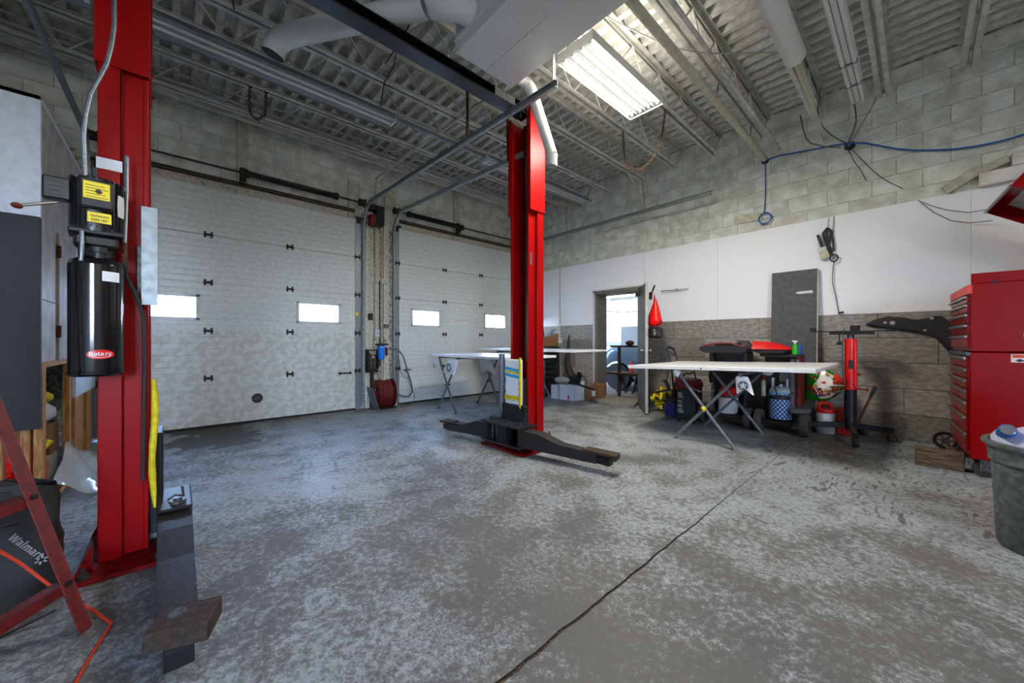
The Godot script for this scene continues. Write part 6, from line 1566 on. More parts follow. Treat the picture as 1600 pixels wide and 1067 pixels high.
func build_right_side():
	var j := thing("transmission_jack", "tall red and black transmission jack on four casters by the plank wall", "jack", Vector3(5.70, 0, -0.52))
	put(B.new().cyl(Vector3(0, 0.12, 0), Vector3(0, 0.58, 0), 0.055, -1, 22), "base_tube", M.black_paint, j)
	put(B.new().cyl(Vector3(0, 0.57, 0), Vector3(0, 1.15, 0), 0.052, -1, 22).cyl(Vector3(0, 0.575, 0), Vector3(0, 0.60, 0), 0.060, -1, 22), "lift_tube", M.bright_red, j)
	put(B.new().cyl(Vector3(-0.045, 0.62, 0.045), Vector3(-0.045, 1.13, 0.045), 0.016, -1, 10), "guide_rod", M.bright_red, j)
	put(B.new().box(Vector3(-0.053, 0.86, 0.012), Vector3(0.004, 0.10, 0.05), 0.0), "nameplate", M.dark_steel, j)
	put(B.new().cyl(Vector3(0, 1.15, 0), Vector3(0, 1.20, 0), 0.03, -1, 14), "ram", M.dull_steel, j)
	var hd := put(B.new().bx(-0.05, 0.05, 1.20, 1.215, -0.16, 0.18, 0.003).bx(-0.055, -0.04, 1.20, 1.24, -0.18, 0.20, 0.002).bx(0.04, 0.055, 1.20, 1.24, -0.16, 0.18, 0.002), "saddle", M.black_iron, j)
	put(B.new().bar(Vector3(-0.045, 1.235, -0.33), Vector3(-0.045, 1.235, 0.36), 0.014, 0.012).box(Vector3(-0.045, 1.26, -0.33), Vector3(0.05, 0.05, 0.05), 0.004).box(Vector3(-0.02, 1.27, 0.04), Vector3(0.06, 0.06, 0.08), 0.004), "adjuster_arm", M.black_iron, hd)
	put(B.new().cyl(Vector3(-0.05, 1.20, -0.09), Vector3(-0.05, 1.08, -0.09), 0.007, -1, 8).cyl(Vector3(-0.05, 1.10, -0.115), Vector3(-0.05, 1.10, -0.065), 0.020, -1, 10), "tilt_screw", M.black_iron, hd)
	put(chain_mesh(curve([Vector3(-0.06, 1.26, -0.05), Vector3(-0.06, 1.22, -0.055), Vector3(-0.06, 1.0, -0.065), Vector3(-0.06, 0.8, -0.06), Vector3(-0.06, 0.62, -0.055)], 40), 0.008, 0.0025), "chain", M.dull_steel, j)
	for a in [0.98, 2.95, 4.52, 0.10]:
		var d := Vector3(cos(a), 0, sin(a))
		put(B.new().bar(d * 0.04 + Vector3(0, 0.165, 0), d * 0.40 + Vector3(0, 0.125, 0), 0.045, 0.06, 0.004), "leg", M.black_paint, j)
		caster(j, d * 0.39, 0.040, a + 0.7)
	put(B.new().cyl(Vector3(0.02, 0.20, 0.06), Vector3(0.05, 0.50, 0.16), 0.012, -1, 10), "pump_handle", M.hose_red, j)
	put(B.new().cyl(Vector3(0.05, 0.50, 0.16), Vector3(0.062, 0.62, 0.20), 0.017, -1, 10), "handle_grip", M.rubber, j)
	put(B.new().cyl(Vector3(0, 0.585, 0.05), Vector3(0, 0.585, 0.13), 0.009, -1, 8).cyl(Vector3(0, 0.585, 0.13), Vector3(0, 0.585, 0.145), 0.02, -1, 10).cyl(Vector3(-0.02, 0.75, 0.05), Vector3(-0.02, 0.75, 0.085), 0.015, -1, 10), "release_knob", M.hose_red, j)
	# white pail with a red lid, foil bag on it, red case beside
	var p := thing("pail", "white plastic pail with a red lid under the colourful foil bag", "pail", Vector3(5.91, 0, -0.765))
	put(B.new().lathe([Vector2(0, 0), Vector2(0.085, 0), Vector2(0.088, 0.01), Vector2(0.098, 0.24), Vector2(0.104, 0.245), Vector2(0.104, 0.27), Vector2(0.098, 0.27), Vector2(0, 0.27)], 28), "bucket", M.paper_white, p)
	put(B.new().lathe([Vector2(0.107, 0.252), Vector2(0.11, 0.275), Vector2(0.11, 0.275), Vector2(0.103, 0.292), Vector2(0.103, 0.292), Vector2(0, 0.292)], 28), "lid", M.bright_red, p)
	put(B.new().tube(curve([Vector3(-0.05, 0.29, -0.06), Vector3(-0.06, 0.36, -0.055), Vector3(-0.05, 0.37, 0.0), Vector3(-0.06, 0.36, 0.055), Vector3(-0.05, 0.29, 0.06)], 16), 0.018, 8), "handle", M.bright_red, p)
	put(B.new().prism(PackedVector2Array([Vector2(-0.018, 0), Vector2(0, -0.011), Vector2(0.018, 0), Vector2(0, 0.011)]), 0.004, Vector3(-0.095, 0.15, 0.02), Basis(Vector3.UP, -PI / 2)), "oval_mark", M.hose_red, p)
	var fb := thing("foil_bag", "crumpled green and white foil bag printed with red sweets on the pail", "bag", Vector3(5.93, 0.39, -0.79))
	for side in [-1.0, 1.0]:
		var g := []
		for i in 11:
			var row := []
			for k in 11:
				var u := k / 10.0; var v := i / 10.0
				var bulge := sin(PI * u) * sin(PI * v)
				var zz := lerpf(-0.16, 0.22, u); var yy := lerpf(0.40, 0.0, v)
				if u > 0.5: yy = lerpf(yy, 0.24 - 0.06 * v, (u - 0.5) * 1.7)
				row.append(Vector3(side * (0.004 + 0.085 * pow(bulge, 0.7)) * (1 + 0.12 * sin(u * 15 + v * 9)) - 0.03, yy + 0.008 * sin(u * 17), zz))
			g.append(row)
		put(B.new().grid(g, Vector3(side, 0, 0), true, true), "foil_side", M.candy_print, fb)
	var rc := thing("red_case", "small red plastic tool case standing beside the white pail", "case", Vector3(5.94, 0, -0.60))
	put(B.new().bx(-0.07, 0.07, 0.0, 0.125, -0.065, 0.065, 0.012).bx(-0.07, 0.07, 0.13, 0.31, -0.065, 0.065, 0.012), "shell", M.orange_red, rc)
	put(B.new().bx(-0.078, -0.068, 0.05, 0.20, -0.012, 0.012, 0.003).tube([Vector3(-0.04, 0.31, -0.04), Vector3(-0.04, 0.33, -0.03), Vector3(-0.04, 0.33, 0.03), Vector3(-0.04, 0.31, 0.04)], 0.009, 8), "latch", M.orange_red, rc)
	# grey board leaning on the wall
	var gb := thing("leaning_board", "tall dark grey board with a torn white scar leaning on the wall", "board", Vector3(5.96, 0.0, -1.105))
	gb.rotation_degrees.z = -3.6
	put(B.new().bx(-0.016, 0.016, 0.0, 2.06, -0.25, 0.235, 0.002), "board", M.slate, gb)
	put(B.new().bx(-0.014, 0.015, 0.01, 2.05, 0.235, 0.248, 0.003), "chipped_edge", M.cream_paint, gb)
	put(B.new().prism(PackedVector2Array([Vector2(-0.09, 0), Vector2(-0.05, 0.018), Vector2(0.09, 0.022), Vector2(0.095, -0.012), Vector2(-0.05, -0.014)]), 0.004, Vector3(-0.017, 1.76, 0.10), Basis(Vector3(0, 0, 1), Vector3.UP, Vector3(-1, 0, 0))), "torn_scar", M.box_white, gb)
	build_chest()
	# grey bin at the frame's edge
	var bn := thing("trash_bin", "stained grey round trash bin with a clear bag beside the tool chest", "bin", Vector3(3.43, 0, 0.52))
	put(B.new().lathe([Vector2(0.000, 0.000), Vector2(0.215, 0.000), Vector2(0.225, 0.010), Vector2(0.244, 0.457), Vector2(0.244, 0.457), Vector2(0.253, 0.461), Vector2(0.259, 0.544), Vector2(0.259, 0.544), Vector2(0.275, 0.548), Vector2(0.279, 0.560), Vector2(0.275, 0.573), Vector2(0.253, 0.573), Vector2(0.249, 0.548), Vector2(0.237, 0.457), Vector2(0.210, 0.025), Vector2(0.000, 0.025)], 48), "barrel", M.can_grey, bn)
	var bg := []
	for i in 9:
		var row := []
		for k in 33:
			var a := TAU * k / 32
			var t := i / 8.0
			row.append(Vector3((0.245 * t) * cos(a), 0.665 - 0.09 * t * t + 0.025 * sin(a * 5 + i * 1.3) * t * (1.2 - t) + 0.03 * sin(a * 3 - i), (0.245 * t) * sin(a)))
		bg.append(row)
	put(B.new().grid(bg, Vector3.UP, true), "bin_bag", M.bin_bag, bn)
	var cn := thing("drink_can", "blue and silver drink can lying on the bin bag", "can", Vector3(3.42, 0.605, 0.325), 30)
	put(B.new().lathe([Vector2(0, 0), Vector2(0.026, 0), Vector2(0.033, 0.01), Vector2(0.033, 0.105), Vector2(0.027, 0.118)], 20), "body", M.cable_blue, cn)
	put(B.new().lathe([Vector2(0.027, 0.118), Vector2(0.027, 0.122), Vector2(0.024, 0.118), Vector2(0, 0.117)], 20), "lid", M.steel, cn)
	cn.rotation_degrees = Vector3(0, 0, 70)

func build_chest():
	var c := thing("tool_chest", "tall red rolling tool chest with raised lid and many drawers", "tool chest", Vector3(4.88, 0, 0.285), 4.0)
	# local: drawers face -z, x from 0 (corner by the bay) to 0.86, z from 0 into the room
	var D := 1.25; var W := 0.86
	put(B.new().bx(0, W, 0.15, 1.03, 0.006, D, 0.006), "cabinet", M.chest_red, c)
	put(B.new().bx(0, W, 1.037, 1.60, 0.012, D - 0.02, 0.006).bx(0, 0.012, 1.60, 1.682, 0.012, D - 0.02, 0.003).bx(W - 0.012, W, 1.55, 1.60, 0.012, D - 0.02, 0.003).bx(0, W, 1.60, 1.682, D - 0.035, D - 0.02, 0.003), "top_chest", M.chest_red, c)
	put(B.new().bx(0.012, W, 1.60, 1.606, 0.02, D - 0.03), "tray_liner", M.panel_grey, c)
	# drawers with pull rails
	var ys := [0.20, 0.36, 0.50, 0.62, 0.72, 0.81, 0.90, 1.0]
	for i in 7:
		for col in 2:
			var x0: float = 0.03 + col * 0.41; var x1: float = x0 + 0.39
			var dr := put(B.new().bx(x0, x1, ys[i] + 0.006, ys[i + 1] - 0.006, -0.012, 0.012, 0.004), "drawer", M.chest_red, c)
			put(B.new().bx(x0, x1, ys[i + 1] - 0.032, ys[i + 1] - 0.008, -0.030, -0.010, 0.004), "pull", M.steel, dr)
	var y2 := [1.06, 1.18, 1.27, 1.36, 1.44, 1.51]
	for i in 5:
		for col in 2:
			var x0: float = 0.03 + col * 0.41; var x1: float = x0 + 0.39
			var dr := put(B.new().bx(x0, x1, y2[i] + 0.006, y2[i + 1] - 0.006, -0.008, 0.02, 0.004), "drawer", M.chest_red, c)
			put(B.new().bx(x0, x1, y2[i + 1] - 0.030, y2[i + 1] - 0.008, -0.024, -0.004, 0.004), "pull", M.steel, dr)
	put(B.new().bx(0.0, W, 1.515, 1.59, -0.01, 0.02, 0.004), "front_sill", M.pink_red, c)
	put(B.new().bx(0.0, W, 1.0, 1.032, -0.02, 0.01, 0.003), "lock_rail", M.dull_steel, c)
	# raised lid
	var lb := Basis(Vector3.RIGHT, 0.62)
	var lid := put(B.new().box(Vector3(W / 2, 0.06, -0.60), Vector3(W, 0.012, 1.22), 0.003).box(Vector3(0.006, 0.0, -0.60), Vector3(0.012, 0.12, 1.22), 0.003).box(Vector3(W - 0.006, 0.0, -0.60), Vector3(0.012, 0.12, 1.22), 0.003).box(Vector3(W / 2, 0.0, -1.205), Vector3(W, 0.12, 0.012), 0.003), "lid", M.chest_red, c, Vector3(0, 1.70, D - 0.02) , lb)
	put(B.new().box(Vector3(W / 2, -0.06, -1.216), Vector3(W, 0.02, 0.014), 0.003), "lid_edge", M.steel, lid)
	put(B.new().box(Vector3(W / 2, 0.046, -0.58), Vector3(W - 0.06, 0.006, 1.10), 0.0), "lid_lining", M.panel_grey, lid)
	put(B.new().cyl(Vector3(0.05, 1.61, 0.32), Vector3(0.05, 2.02, 0.54), 0.010, -1, 8), "gas_strut", M.black_iron, c)
	# badge and caution label on the side
	var rb := B.new().lathe([Vector2(0.086, 0), Vector2(0.086, 0.004), Vector2(0.086, 0.004), Vector2(0.10, 0.004), Vector2(0.10, 0.004), Vector2(0.10, 0)], 32, Vector3(-0.001, 1.17, 0.37), Basis(Vector3(0, 0, 1), Vector3(-1, 0, 0), Vector3(0, 1, 0)))
	put(rb, "badge_ring", M.paper_white, c)
	put(B.new().cyl(Vector3(0, 1.17, 0.37), Vector3(-0.003, 1.17, 0.37), 0.087, -1, 28), "badge_field", M.dark_steel, c)
	put(B.new().bx(-0.003, 0.0, 0.955, 1.02, 0.21, 0.42), "caution_label", M.paper_white, c)
	put(B.new().bx(-0.004, -0.0028, 0.99, 1.016, 0.215, 0.42), "caution_band", M.orange_cord, c)
	put(B.new().prism(PackedVector2Array([Vector2(-0.02, 0), Vector2(0, -0.012), Vector2(0.03, 0), Vector2(0, 0.014)]), 0.002, Vector3(-0.004, 0.97, 0.25), Basis(Vector3.UP, -PI / 2)), "caution_symbol", M.black_iron, c)
	put(B.new().cyl(Vector3(0, 1.60, 0.13), Vector3(-0.004, 1.60, 0.13), 0.014, -1, 12), "side_lock", M.black_iron, c)
	for q in [[0.07, 0.09], [W - 0.07, 0.09], [0.07, D - 0.09], [W - 0.07, D - 0.09]]:
		put(B.new().cyl(Vector3(q[0] - 0.028, 0.065, q[1]), Vector3(q[0] + 0.028, 0.065, q[1]), 0.065, -1, 22), "caster_wheel", M.rubber, c)
		put(B.new().bx(q[0] - 0.038, q[0] - 0.032, 0.05, 0.15, q[1] - 0.03, q[1] + 0.03).bx(q[0] + 0.032, q[0] + 0.038, 0.05, 0.15, q[1] - 0.03, q[1] + 0.03).cyl(Vector3(q[0] - 0.044, 0.065, q[1]), Vector3(q[0] + 0.044, 0.065, q[1]), 0.014, -1, 10), "caster_fork", M.dull_steel, c)
	one(B.new().bx(0, 0.10, 0, 0.16, 0, 0.29, 0.006), "timber_block", M.timber, "long weathered timber block lying before the tool chest", "timber", "", Vector3(4.985, 0, -0.02))
	one(B.new().bx(0, 0.10, 0, 0.13, 0, 0.2, 0.006), "timber_block", M.timber, "short timber offcut beneath the tool chest side", "timber", "", Vector3(4.90, 0, 0.50))
	one(B.new().bx(0, 0.20, 0, 0.10, 0, 0.06, 0.006), "timber_block", M.timber, "low timber offcut behind the long weathered block", "timber", "", Vector3(5.40, 0, 0.18))
	var fn := thing("brake_disc", "dark round brake disc leaning against the planks behind the tool chest", "car part", Vector3(5.92, 0.092, 0.19))
	put(B.new().pipe(Vector3(-0.01, 0, 0), Vector3(0.012, 0, 0), 0.09, 0.028, 24), "disc", M.black_iron, fn)
	var sp := B.new().cyl(Vector3(-0.02, 0, 0), Vector3(0.012, 0, 0), 0.03, -1, 14)
	for k in 6:
		var a := TAU * k / 6
		sp.bar(Vector3(0, 0, 0), Vector3(0, 0.075 * sin(a), 0.075 * cos(a)), 0.014, 0.014, 0, Vector3.RIGHT)
	put(sp, "hub", M.dull_steel, fn)

# ---------------------------------------------------------------- the corner by the doorway
func build_corner():
	var sh := thing("bolt_bin_rack", "dark blue rack of small bins in the corner behind the red column", "rack", Vector3(5.62, 0, -5.18))
	put(B.new().bx(-0.18, 0.30, 0, 0.02, -0.16, 0.16).bx(-0.18, 0.30, 1.0, 1.02, -0.16, 0.16).bx(-0.18, -0.16, 0, 1.02, -0.16, 0.16).bx(0.28, 0.30, 0, 1.02, -0.16, 0.16).bx(-0.18, 0.3, 0, 1.02, -0.17, -0.155), "case", M.fascia, sh)
	for i in 9:
		for k in 4:
			put(B.new().bx(-0.155 + 0.11 * k, -0.052 + 0.11 * k, 0.03 + 0.108 * i, 0.115 + 0.108 * i, -0.15, 0.165, 0.004), "bin", M.dark_navy, sh)
	put(B.new().bx(-0.19, 0.31, 0.0, 1.0, 0.165, 0.17, 0.001) if false else B.new().bx(0.30, 0.31, 0, 1.02, -0.16, 0.17, 0.002), "side_panel", M.stand_grey, sh)
	var cb := thing("cardboard_box", "open cardboard box of car trim on top of the bin rack", "box", Vector3(5.62, 1.02, -5.15))
	open_box(cb, 0.40, 0.20, 0.34, M.cardboard)
	one(B.new().prism(PackedVector2Array([Vector2(-0.06, 0), Vector2(0.07, 0), Vector2(0.05, 0.12), Vector2(0.0, 0.33), Vector2(-0.03, 0.33), Vector2(-0.07, 0.15)]), 0.02, Vector3.ZERO, Basis(Vector3(-0.25, 0, 0.97), Vector3.UP, Vector3(-0.97, 0, -0.25))), "headlamp_trim", M.dark_steel, "dark pointed trim piece sticking out of the cardboard box", "car part", "", Vector3(5.60, 1.08, -5.20))
	one(B.new().box(Vector3(0, 0.14, 0), Vector3(0.10, 0.36, 0.06), 0.02, Basis(Vector3.RIGHT, 0.75)), "clear_trim", M.silver_plastic, "silvery clear plastic trim leaning out of the cardboard box", "car part", "", Vector3(5.66, 1.12, -5.08))
	# boxes on the floor
	var w1 := thing("white_box", "narrow white carton on the floor beside the bin rack", "box", Vector3(5.62, 0, -4.80)); open_box(w1, 0.26, 0.27, 0.18, M.box_white)
	var w2 := thing("white_box", "wider white carton with a pink mark full of parts", "box", Vector3(5.66, 0, -4.50)); open_box(w2, 0.30, 0.29, 0.36, M.box_white)
	put(B.new().bx(-0.153, -0.150, 0.02, 0.10, 0.02, 0.06), "pink_mark", M.pink_red, w2)
	var b3 := thing("cardboard_box", "open brown cardboard box beside the doorway step", "box", Vector3(5.95, 0, -4.17)); open_box(b3, 0.26, 0.26, 0.28, M.cardboard)
	put(B.new().bx(-0.133, -0.130, 0.09, 0.21, 0.02, 0.10), "paper_label", M.paper_white, b3)
	one(B.new().tube(curve([Vector3(0, 0, 0), Vector3(0.02, 0.08, -0.12), Vector3(0.03, 0.30, -0.22), Vector3(0.10, 0.62, -0.26), Vector3(0.14, 0.88, -0.27)], 20), [0.07, 0.075, 0.075, 0.07, 0.068, 0.065, 0.06, 0.055, 0.05, 0.045, 0.04, 0.038, 0.036, 0.034, 0.032, 0.03, 0.028, 0.024, 0.02, 0.012], 8), "bumper_strip", M.brown_steel, "dark brown curved bumper piece standing up in the white carton", "car part", "", Vector3(5.80, 0.37, -4.52))
	one(B.new().prism(PackedVector2Array([Vector2(-0.14, 0), Vector2(0.12, 0), Vector2(0.16, 0.22), Vector2(0.10, 0.25), Vector2(0.04, 0.12), Vector2(-0.06, 0.16)]), 0.05, Vector3.ZERO, Basis(Vector3(0, 0, 1), Vector3.UP, Vector3(-1, 0, 0))), "splash_guard", M.black_iron, "black splash guard standing in the white carton", "car part", "", Vector3(5.66, 0.30, -4.44))
	one(B.new().ball(Vector3.ZERO, Vector3(0.12, 0.07, 0.17), 16), "wrapped_part", M.panel_grey, "pale grey wrapped part lying on the white cartons", "car part", "", Vector3(5.58, 0.365, -4.68))
	one(B.new().tube(curve([Vector3(0, 0, 0), Vector3(0, -0.02, 0.2), Vector3(0.02, -0.06, 0.38), Vector3(0.05, -0.10, 0.52)], 12), 0.02, 8), "black_hose", M.rubber, "black hose lying across the cartons to the cardboard box", "hose", "", Vector3(5.58, 0.335, -4.47))
	one(B.new().tube(curve([Vector3(0, 0.02, 0), Vector3(-0.02, 0.12, 0.02), Vector3(0, 0.18, 0.09), Vector3(0.02, 0.10, 0.14), Vector3(0.0, 0.0, 0.16)], 16), 0.024, 8), "bracket_loop", M.dull_steel, "grey looped bracket in the white carton near the plank wall", "car part", "", Vector3(5.84, 0.29, -4.46))

func open_box(o: Node3D, w: float, h: float, d: float, m: Material):
	var t := 0.005
	put(B.new().bx(-w / 2, w / 2, 0, t, -d / 2, d / 2), "bottom", m, o)
	for q in [[-w / 2, -w / 2 + t, -d / 2, d / 2], [w / 2 - t, w / 2, -d / 2, d / 2], [-w / 2, w / 2, -d / 2, -d / 2 + t], [-w / 2, w / 2, d / 2 - t, d / 2]]:
		put(B.new().bx(q[0], q[1], 0, h, q[2], q[3]), "side", m, o)
	put(B.new().bar(Vector3(-w / 2, h, 0), Vector3(-w / 2 - 0.05, h - 0.03, 0), d, 0.004) if false else B.new().bar(Vector3(w / 2, h, 0), Vector3(w / 2 + 0.02, h + 0.06, 0), d, 0.004), "flap", m, o)

# ---------------------------------------------------------------- left: closet, step ladder, bag
func build_left():
	var c := thing("closet", "built-in plywood closet with dark lower panel and bare stud frame", "closet", Vector3(-0.66, 0, -3.92))
	# local x to the left is negative, z to the door wall is negative
	put(B.new().bx(-2.5, 0.0, 1.945, 2.75, -0.03, 0.0, 0.002), "upper_panel", M.closet_white, c)
	put(B.new().bx(-2.5, 0.0, 0.54, 1.94, -0.03, 0.002, 0.002), "lower_panel", M.closet_dark, c)
	put(B.new().bx(-2.5, 0.0, 2.72, 2.75, -2.25, 0.0, 0.002), "roof_board", M.closet_white, c)
	put(B.new().bx(-0.018, 0.0, 0.98, 1.40, -0.42, -0.03, 0.002).bx(-0.018, 0.0, 1.405, 1.94, -0.42, -0.03, 0.002), "side_sheet", M.panel_grey, c)
	put(B.new().bx(-0.018, 0.0, 1.94, 2.72, -2.2, -0.03, 0.002), "side_sheet", M.panel_grey, c)
	put(B.new().bx(-0.018, 0.014, 0.98, 1.94, -1.10, -0.45, 0.003), "closet_door", M.panel_grey, c)
	put(B.new().bx(-0.018, 0.008, 0.62, 1.94, -2.2, -1.12, 0.003), "side_sheet", M.closet_white, c)
	for y in [1.15, 1.75]: put(B.new().bx(0.0, 0.02, y, y + 0.09, -0.46, -0.42, 0.002).cyl(Vector3(0.018, y, -0.44), Vector3(0.018, y + 0.09, -0.44), 0.007, -1, 8), "hinge", M.rust, c)
	put(B.new().bx(0.006, 0.012, 0.84, 0.92, -1.28, -1.10, 0.002), "hinge", M.rust, c)
	for q in [[-0.09, -0.05, 0.0, 0.54, -0.10, -0.03], [-0.04, 0.0, 0.0, 0.98, -0.09, -0.05], [-0.04, 0.0, 0.0, 0.98, -0.14, -0.10], [-0.04, 0.0, 0.0, 0.98, -0.98, -0.90], [-0.05, 0.0, 0.0, 0.62, -1.55, -1.15], [-0.20, -0.16, 0.0, 0.54, -0.10, -0.03], [-0.04, 0.0, 0.0, 0.62, -2.05, -1.75]]:
		put(B.new().bx(q[0], q[1], q[2], q[3], q[4], q[5], 0.003), "stud", M.stud, c)
	put(B.new().bx(-0.04, 0.0, 0.94, 0.98, -0.98, -0.14, 0.003), "plate_rail", M.stud, c)
	put(B.new().bx(-0.05, -0.01, 0.0, 0.04, -1.0, -0.1, 0.003), "sole_plate", M.stud, c)
	put(B.new().bx(-2.4, -0.35, 0.5, 0.52, -2.2, -0.1), "shelf", M.stud, c)
	put(B.new().bx(-2.4, -0.6, 0.0, 2.7, -2.28, -2.2), "back_board", M.closet_inside, c)
	put(B.new().bx(-1.1, -1.06, 0.0, 2.7, -2.2, -0.05), "partition", M.closet_inside, c)
	# red hose loop hung on the closet edge
	one(B.new().tube(curve([Vector3(-0.62, 2.30, -5.10), Vector3(-0.56, 2.32, -5.14), Vector3(-0.52, 2.20, -5.16), Vector3(-0.54, 2.02, -5.14), Vector3(-0.60, 1.98, -5.10)], 18), 0.02, 8), "red_hose_loop", M.hose_red, "red hose loop hung on the closet side behind the power unit", "hose")
	one(B.new().tube([Vector3(-0.585, 0.0, -6.12), Vector3(-0.585, 2.9, -6.12)], 0.02, 8).tube([Vector3(-0.50, 0.0, -6.10), Vector3(-0.50, 1.1, -6.10)], 0.012, 8), "standpipe", M.stand_grey, "grey pipes standing in the corner between closet and overhead door", "pipe")
	# the contents seen between the studs
	var gc := thing("fuel_can", "red plastic fuel can standing inside the closet frame", "can", Vector3(-0.86, 0.0, -4.45), 20)
	put(B.new().bx(-0.13, 0.13, 0.0, 0.26, -0.09, 0.09, 0.03).prism(PackedVector2Array([Vector2(-0.12, 0.25), Vector2(0.12, 0.25), Vector2(0.06, 0.34), Vector2(-0.06, 0.34)]), 0.14), "body", M.bright_red, gc)
	put(B.new().tube([Vector3(-0.06, 0.33, 0), Vector3(-0.05, 0.39, 0), Vector3(0.05, 0.39, 0), Vector3(0.07, 0.33, 0)], 0.014, 8), "handle", M.bright_red, gc)
	put(B.new().cyl(Vector3(0.10, 0.28, 0), Vector3(0.16, 0.36, 0), 0.02, -1, 10), "spout", M.yellow, gc)
	var gc2 := thing("red_bottle", "red jug with a black cap on the floor inside the closet frame", "jug", Vector3(-0.85, 0.0, -4.22), -20)
	put(B.new().bx(-0.06, 0.06, 0.0, 0.17, -0.09, 0.09, 0.02), "body", M.bright_red, gc2)
	put(B.new().tube([Vector3(0, 0.16, -0.05), Vector3(0, 0.215, -0.04), Vector3(0, 0.215, 0.04), Vector3(0, 0.16, 0.05)], 0.013, 8), "handle", M.bright_red, gc2)
	put(B.new().cyl(Vector3(0, 0.17, 0.07), Vector3(0, 0.20, 0.07), 0.02, -1, 10), "cap", M.black_plastic, gc2)
	one(B.new().box(Vector3(0, 0.10, 0), Vector3(0.34, 0.20, 0.30), 0.02), "paper_stack", M.old_wood, "stack of old papers inside the closet between the studs", "papers", "", Vector3(-0.92, 0, -4.85))
	one(B.new().box(Vector3(0, 0.12, 0), Vector3(0.30, 0.24, 0.26), 0.006), "brown_carton", M.cardboard, "brown carton on the closet shelf between the studs", "box", "", Vector3(-1.25 + 0.36, 0.205, -4.85))
	one(B.new().ball(Vector3.ZERO, Vector3(0.14, 0.10, 0.12), 10), "rag_pile", M.box_white, "pale crumpled rags on the brown carton inside the closet", "rag", "", Vector3(-0.86, 0.54, -4.80))
	one(B.new().ball(Vector3.ZERO, Vector3(0.07, 0.05, 0.07), 10), "yellow_cloth", M.yellow, "yellow cloth lying on the rags inside the closet", "rag", "", Vector3(-0.80, 0.67, -4.75))
	# polythene and plasterboard offcuts at the foot of the closet
	var g := []
	for i in 12:
		var row := []
		for j in 9:
			var u := i / 11.0; var v := j / 8.0
			row.append(Vector3(-0.635 + 0.24 * v * (1.0 - 0.35 * u) + 0.015 * sin(u * 11), 0.015 + 0.30 * (1 - v) * (0.5 + 0.5 * sin(u * 4.6)) * (1.0 - 0.6 * absf(u - 0.4)) + 0.02 * sin(u * 19 + v * 7), -4.02 - 1.5 * u))
		g.append(row)
	one(B.new().grid(g, Vector3(1, 1, 0), true), "polythene_sheet", M.poly_sheet, "crumpled clear polythene sheet along the foot of the closet", "sheet")
	one(B.new().box(Vector3.ZERO, Vector3(0.02, 0.10, 1.0), 0.002, Basis(Vector3(0, 0, 1), -0.5)), "plank_offcut", M.stud, "pale wooden offcut lying under the polythene sheet", "board", "", Vector3(-0.60, 0.062, -4.55))
	# red steel step ladder at the frame's edge
	var L := thing("step_ladder", "old red steel step ladder standing open beside the lift column", "ladder")
	var f0 := Vector3(-0.255, 0, -2.17); var along := Vector3(-0.56, 0, 0.83); var lean := Vector3(-0.83, 0, -0.56)
	var H := 1.55; var k := 0.335
	for s in [0.0, 0.46]:
		var p0: Vector3 = f0 + along * s; var p1: Vector3 = p0 + lean * (k * H) + Vector3.UP * H
		put(B.new().bar(p0 + Vector3.UP * 0.0, p1, 0.048, 0.005, 0.001, lean).bar(p0 + lean * 0.018 + along * (0.022 if s > 0 else -0.022), p1 + lean * 0.018 + along * (0.022 if s > 0 else -0.022), 0.005, 0.04, 0.001, lean), "rail", M.old_red, L)
		var q0: Vector3 = p0 + lean * 1.02
		put(B.new().bar(q0, p1, 0.035, 0.006, 0.001, along), "rear_leg", M.old_red, L)
		for y in [0.19, 0.53]: put(B.new().cyl(p0 + lean * (k * y) + Vector3.UP * y - lean * 0.012, p0 + lean * (k * y) + Vector3.UP * y - lean * 0.004, 0.011, -1, 8), "rivet", M.dark_steel, L)
	for y in [0.19, 0.53, 0.87, 1.21, 1.53]:
		var a: Vector3 = f0 + lean * (k * y) + Vector3.UP * y
		var dep := 0.045
		put(B.new().bar(a + lean * dep / 2, a + along * 0.46 + lean * dep / 2, dep, 0.005).bar(a + Vector3.DOWN * 0.018, a + along * 0.46 + Vector3.DOWN * 0.018, 0.005, 0.036), "tread", M.old_red, L)
		put(B.new().bar(a + lean * dep * 0.9 + Vector3.DOWN * 0.10, a + along * 0.46 + lean * dep * 0.2, 0.012, 0.004), "brace", M.black_iron, L)
	# black shopping bag behind the ladder
	var bg := thing("shopping_bag", "black reusable shopping bag with white lettering slumped behind the step ladder", "bag", Vector3(-0.595, 0.0, -2.60))
	var bdir := Basis(Vector3(0.98, 0, -0.2), Vector3.UP, Vector3(0.2, 0, 0.98))
	var rows := []
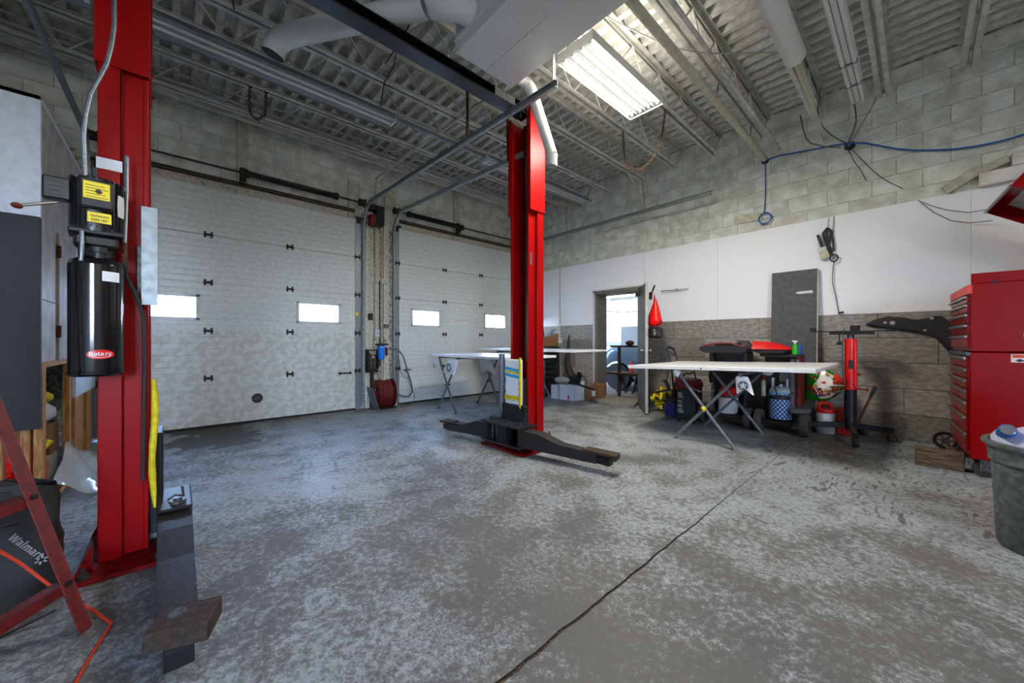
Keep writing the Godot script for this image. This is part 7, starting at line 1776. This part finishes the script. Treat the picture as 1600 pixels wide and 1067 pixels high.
	for i in 9:
		var row := []
		var t := i / 8.0
		for j in 25:
			var a := TAU * j / 24
			var sx := pow(absf(cos(a)), 0.5) * signf(cos(a)); var sz := pow(absf(sin(a)), 0.5) * signf(sin(a))
			var rx := 0.23 * (1.0 - 0.12 * t); var rz := 0.10 * (1.0 - 0.35 * t)
			row.append(bdir * Vector3(rx * sx + 0.008 * sin(i * 2.0 + a * 3), 0.005 + 0.52 * t - 0.05 * t * cos(a), rz * sz * (1 + 0.08 * sin(a * 5 + i))))
		rows.append(row)
	put(B.new().grid(rows, Vector3(0, 0.25, 0)), "sack", M.black_plastic, bg)
	put(B.new().ball(Vector3(0, 0.46, 0), Vector3(0.14, 0.07, 0.09), 12), "contents", M.rubber, bg)
	# lettering on the side facing the bay
	var out := -bdir.z if (-bdir.z).dot(Vector3(0.5, 0, 0.8)) > 0 else bdir.z
	var right := Vector3.UP.cross(out).normalized()
	var face := Basis(right, Vector3.UP, out) * Basis(Vector3(0, 0, 1), -1.0)
	text(bg, "bag_lettering", "Walmart", 0.026, M.panel_grey, out * 0.110 + Vector3.UP * 0.26 + right * 0.115, face)
	var spark := B.new()
	var sc := out * 0.110 + Vector3.UP * 0.26 + right * 0.115 + face * Vector3(0.082, -0.007, 0)
	for i in 6:
		var a := TAU * i / 6 + 0.26
		var dd := face * Vector3(cos(a), sin(a), 0)
		spark.bar(sc + dd * 0.007, sc + dd * 0.019, 0.006, 0.003, 0.001, out)
	put(spark, "bag_spark", M.panel_grey, bg)
	# orange cord trailing round the ladder foot
	one(B.new().tube(curve([Vector3(-0.64, 0.60, -2.19), Vector3(-0.55, 0.45, -2.26), Vector3(-0.44, 0.27, -2.32), Vector3(-0.34, 0.10, -2.33), Vector3(-0.25, 0.012, -2.29), Vector3(-0.185, 0.008, -2.14), Vector3(-0.225, 0.008, -1.95), Vector3(-0.26, 0.008, -1.72), Vector3(-0.34, 0.008, -1.3)], 40), 0.0055, 8), "orange_cord", M.orange_cord, "orange extension cord trailing from the step ladder across the floor", "cord")

func _ready():
	rng.seed = 20240
	camera_and_light()
	make_textures()
	make_floor_texture()
	make_materials()
	make_prints()
	build_floor()
	build_walls()
	build_ceiling()
	build_doors()
	build_man_door()
	build_joists()
	build_beyond()
	build_lift()
	build_overhead()
	build_wall_fittings()
	build_tables()
	build_machines()
	build_right_side()
	build_corner()
	build_left()
	for o in find_children("*", "GeometryInstance3D", true, false):
		o.cast_shadow = GeometryInstance3D.SHADOW_CASTING_SETTING_ON
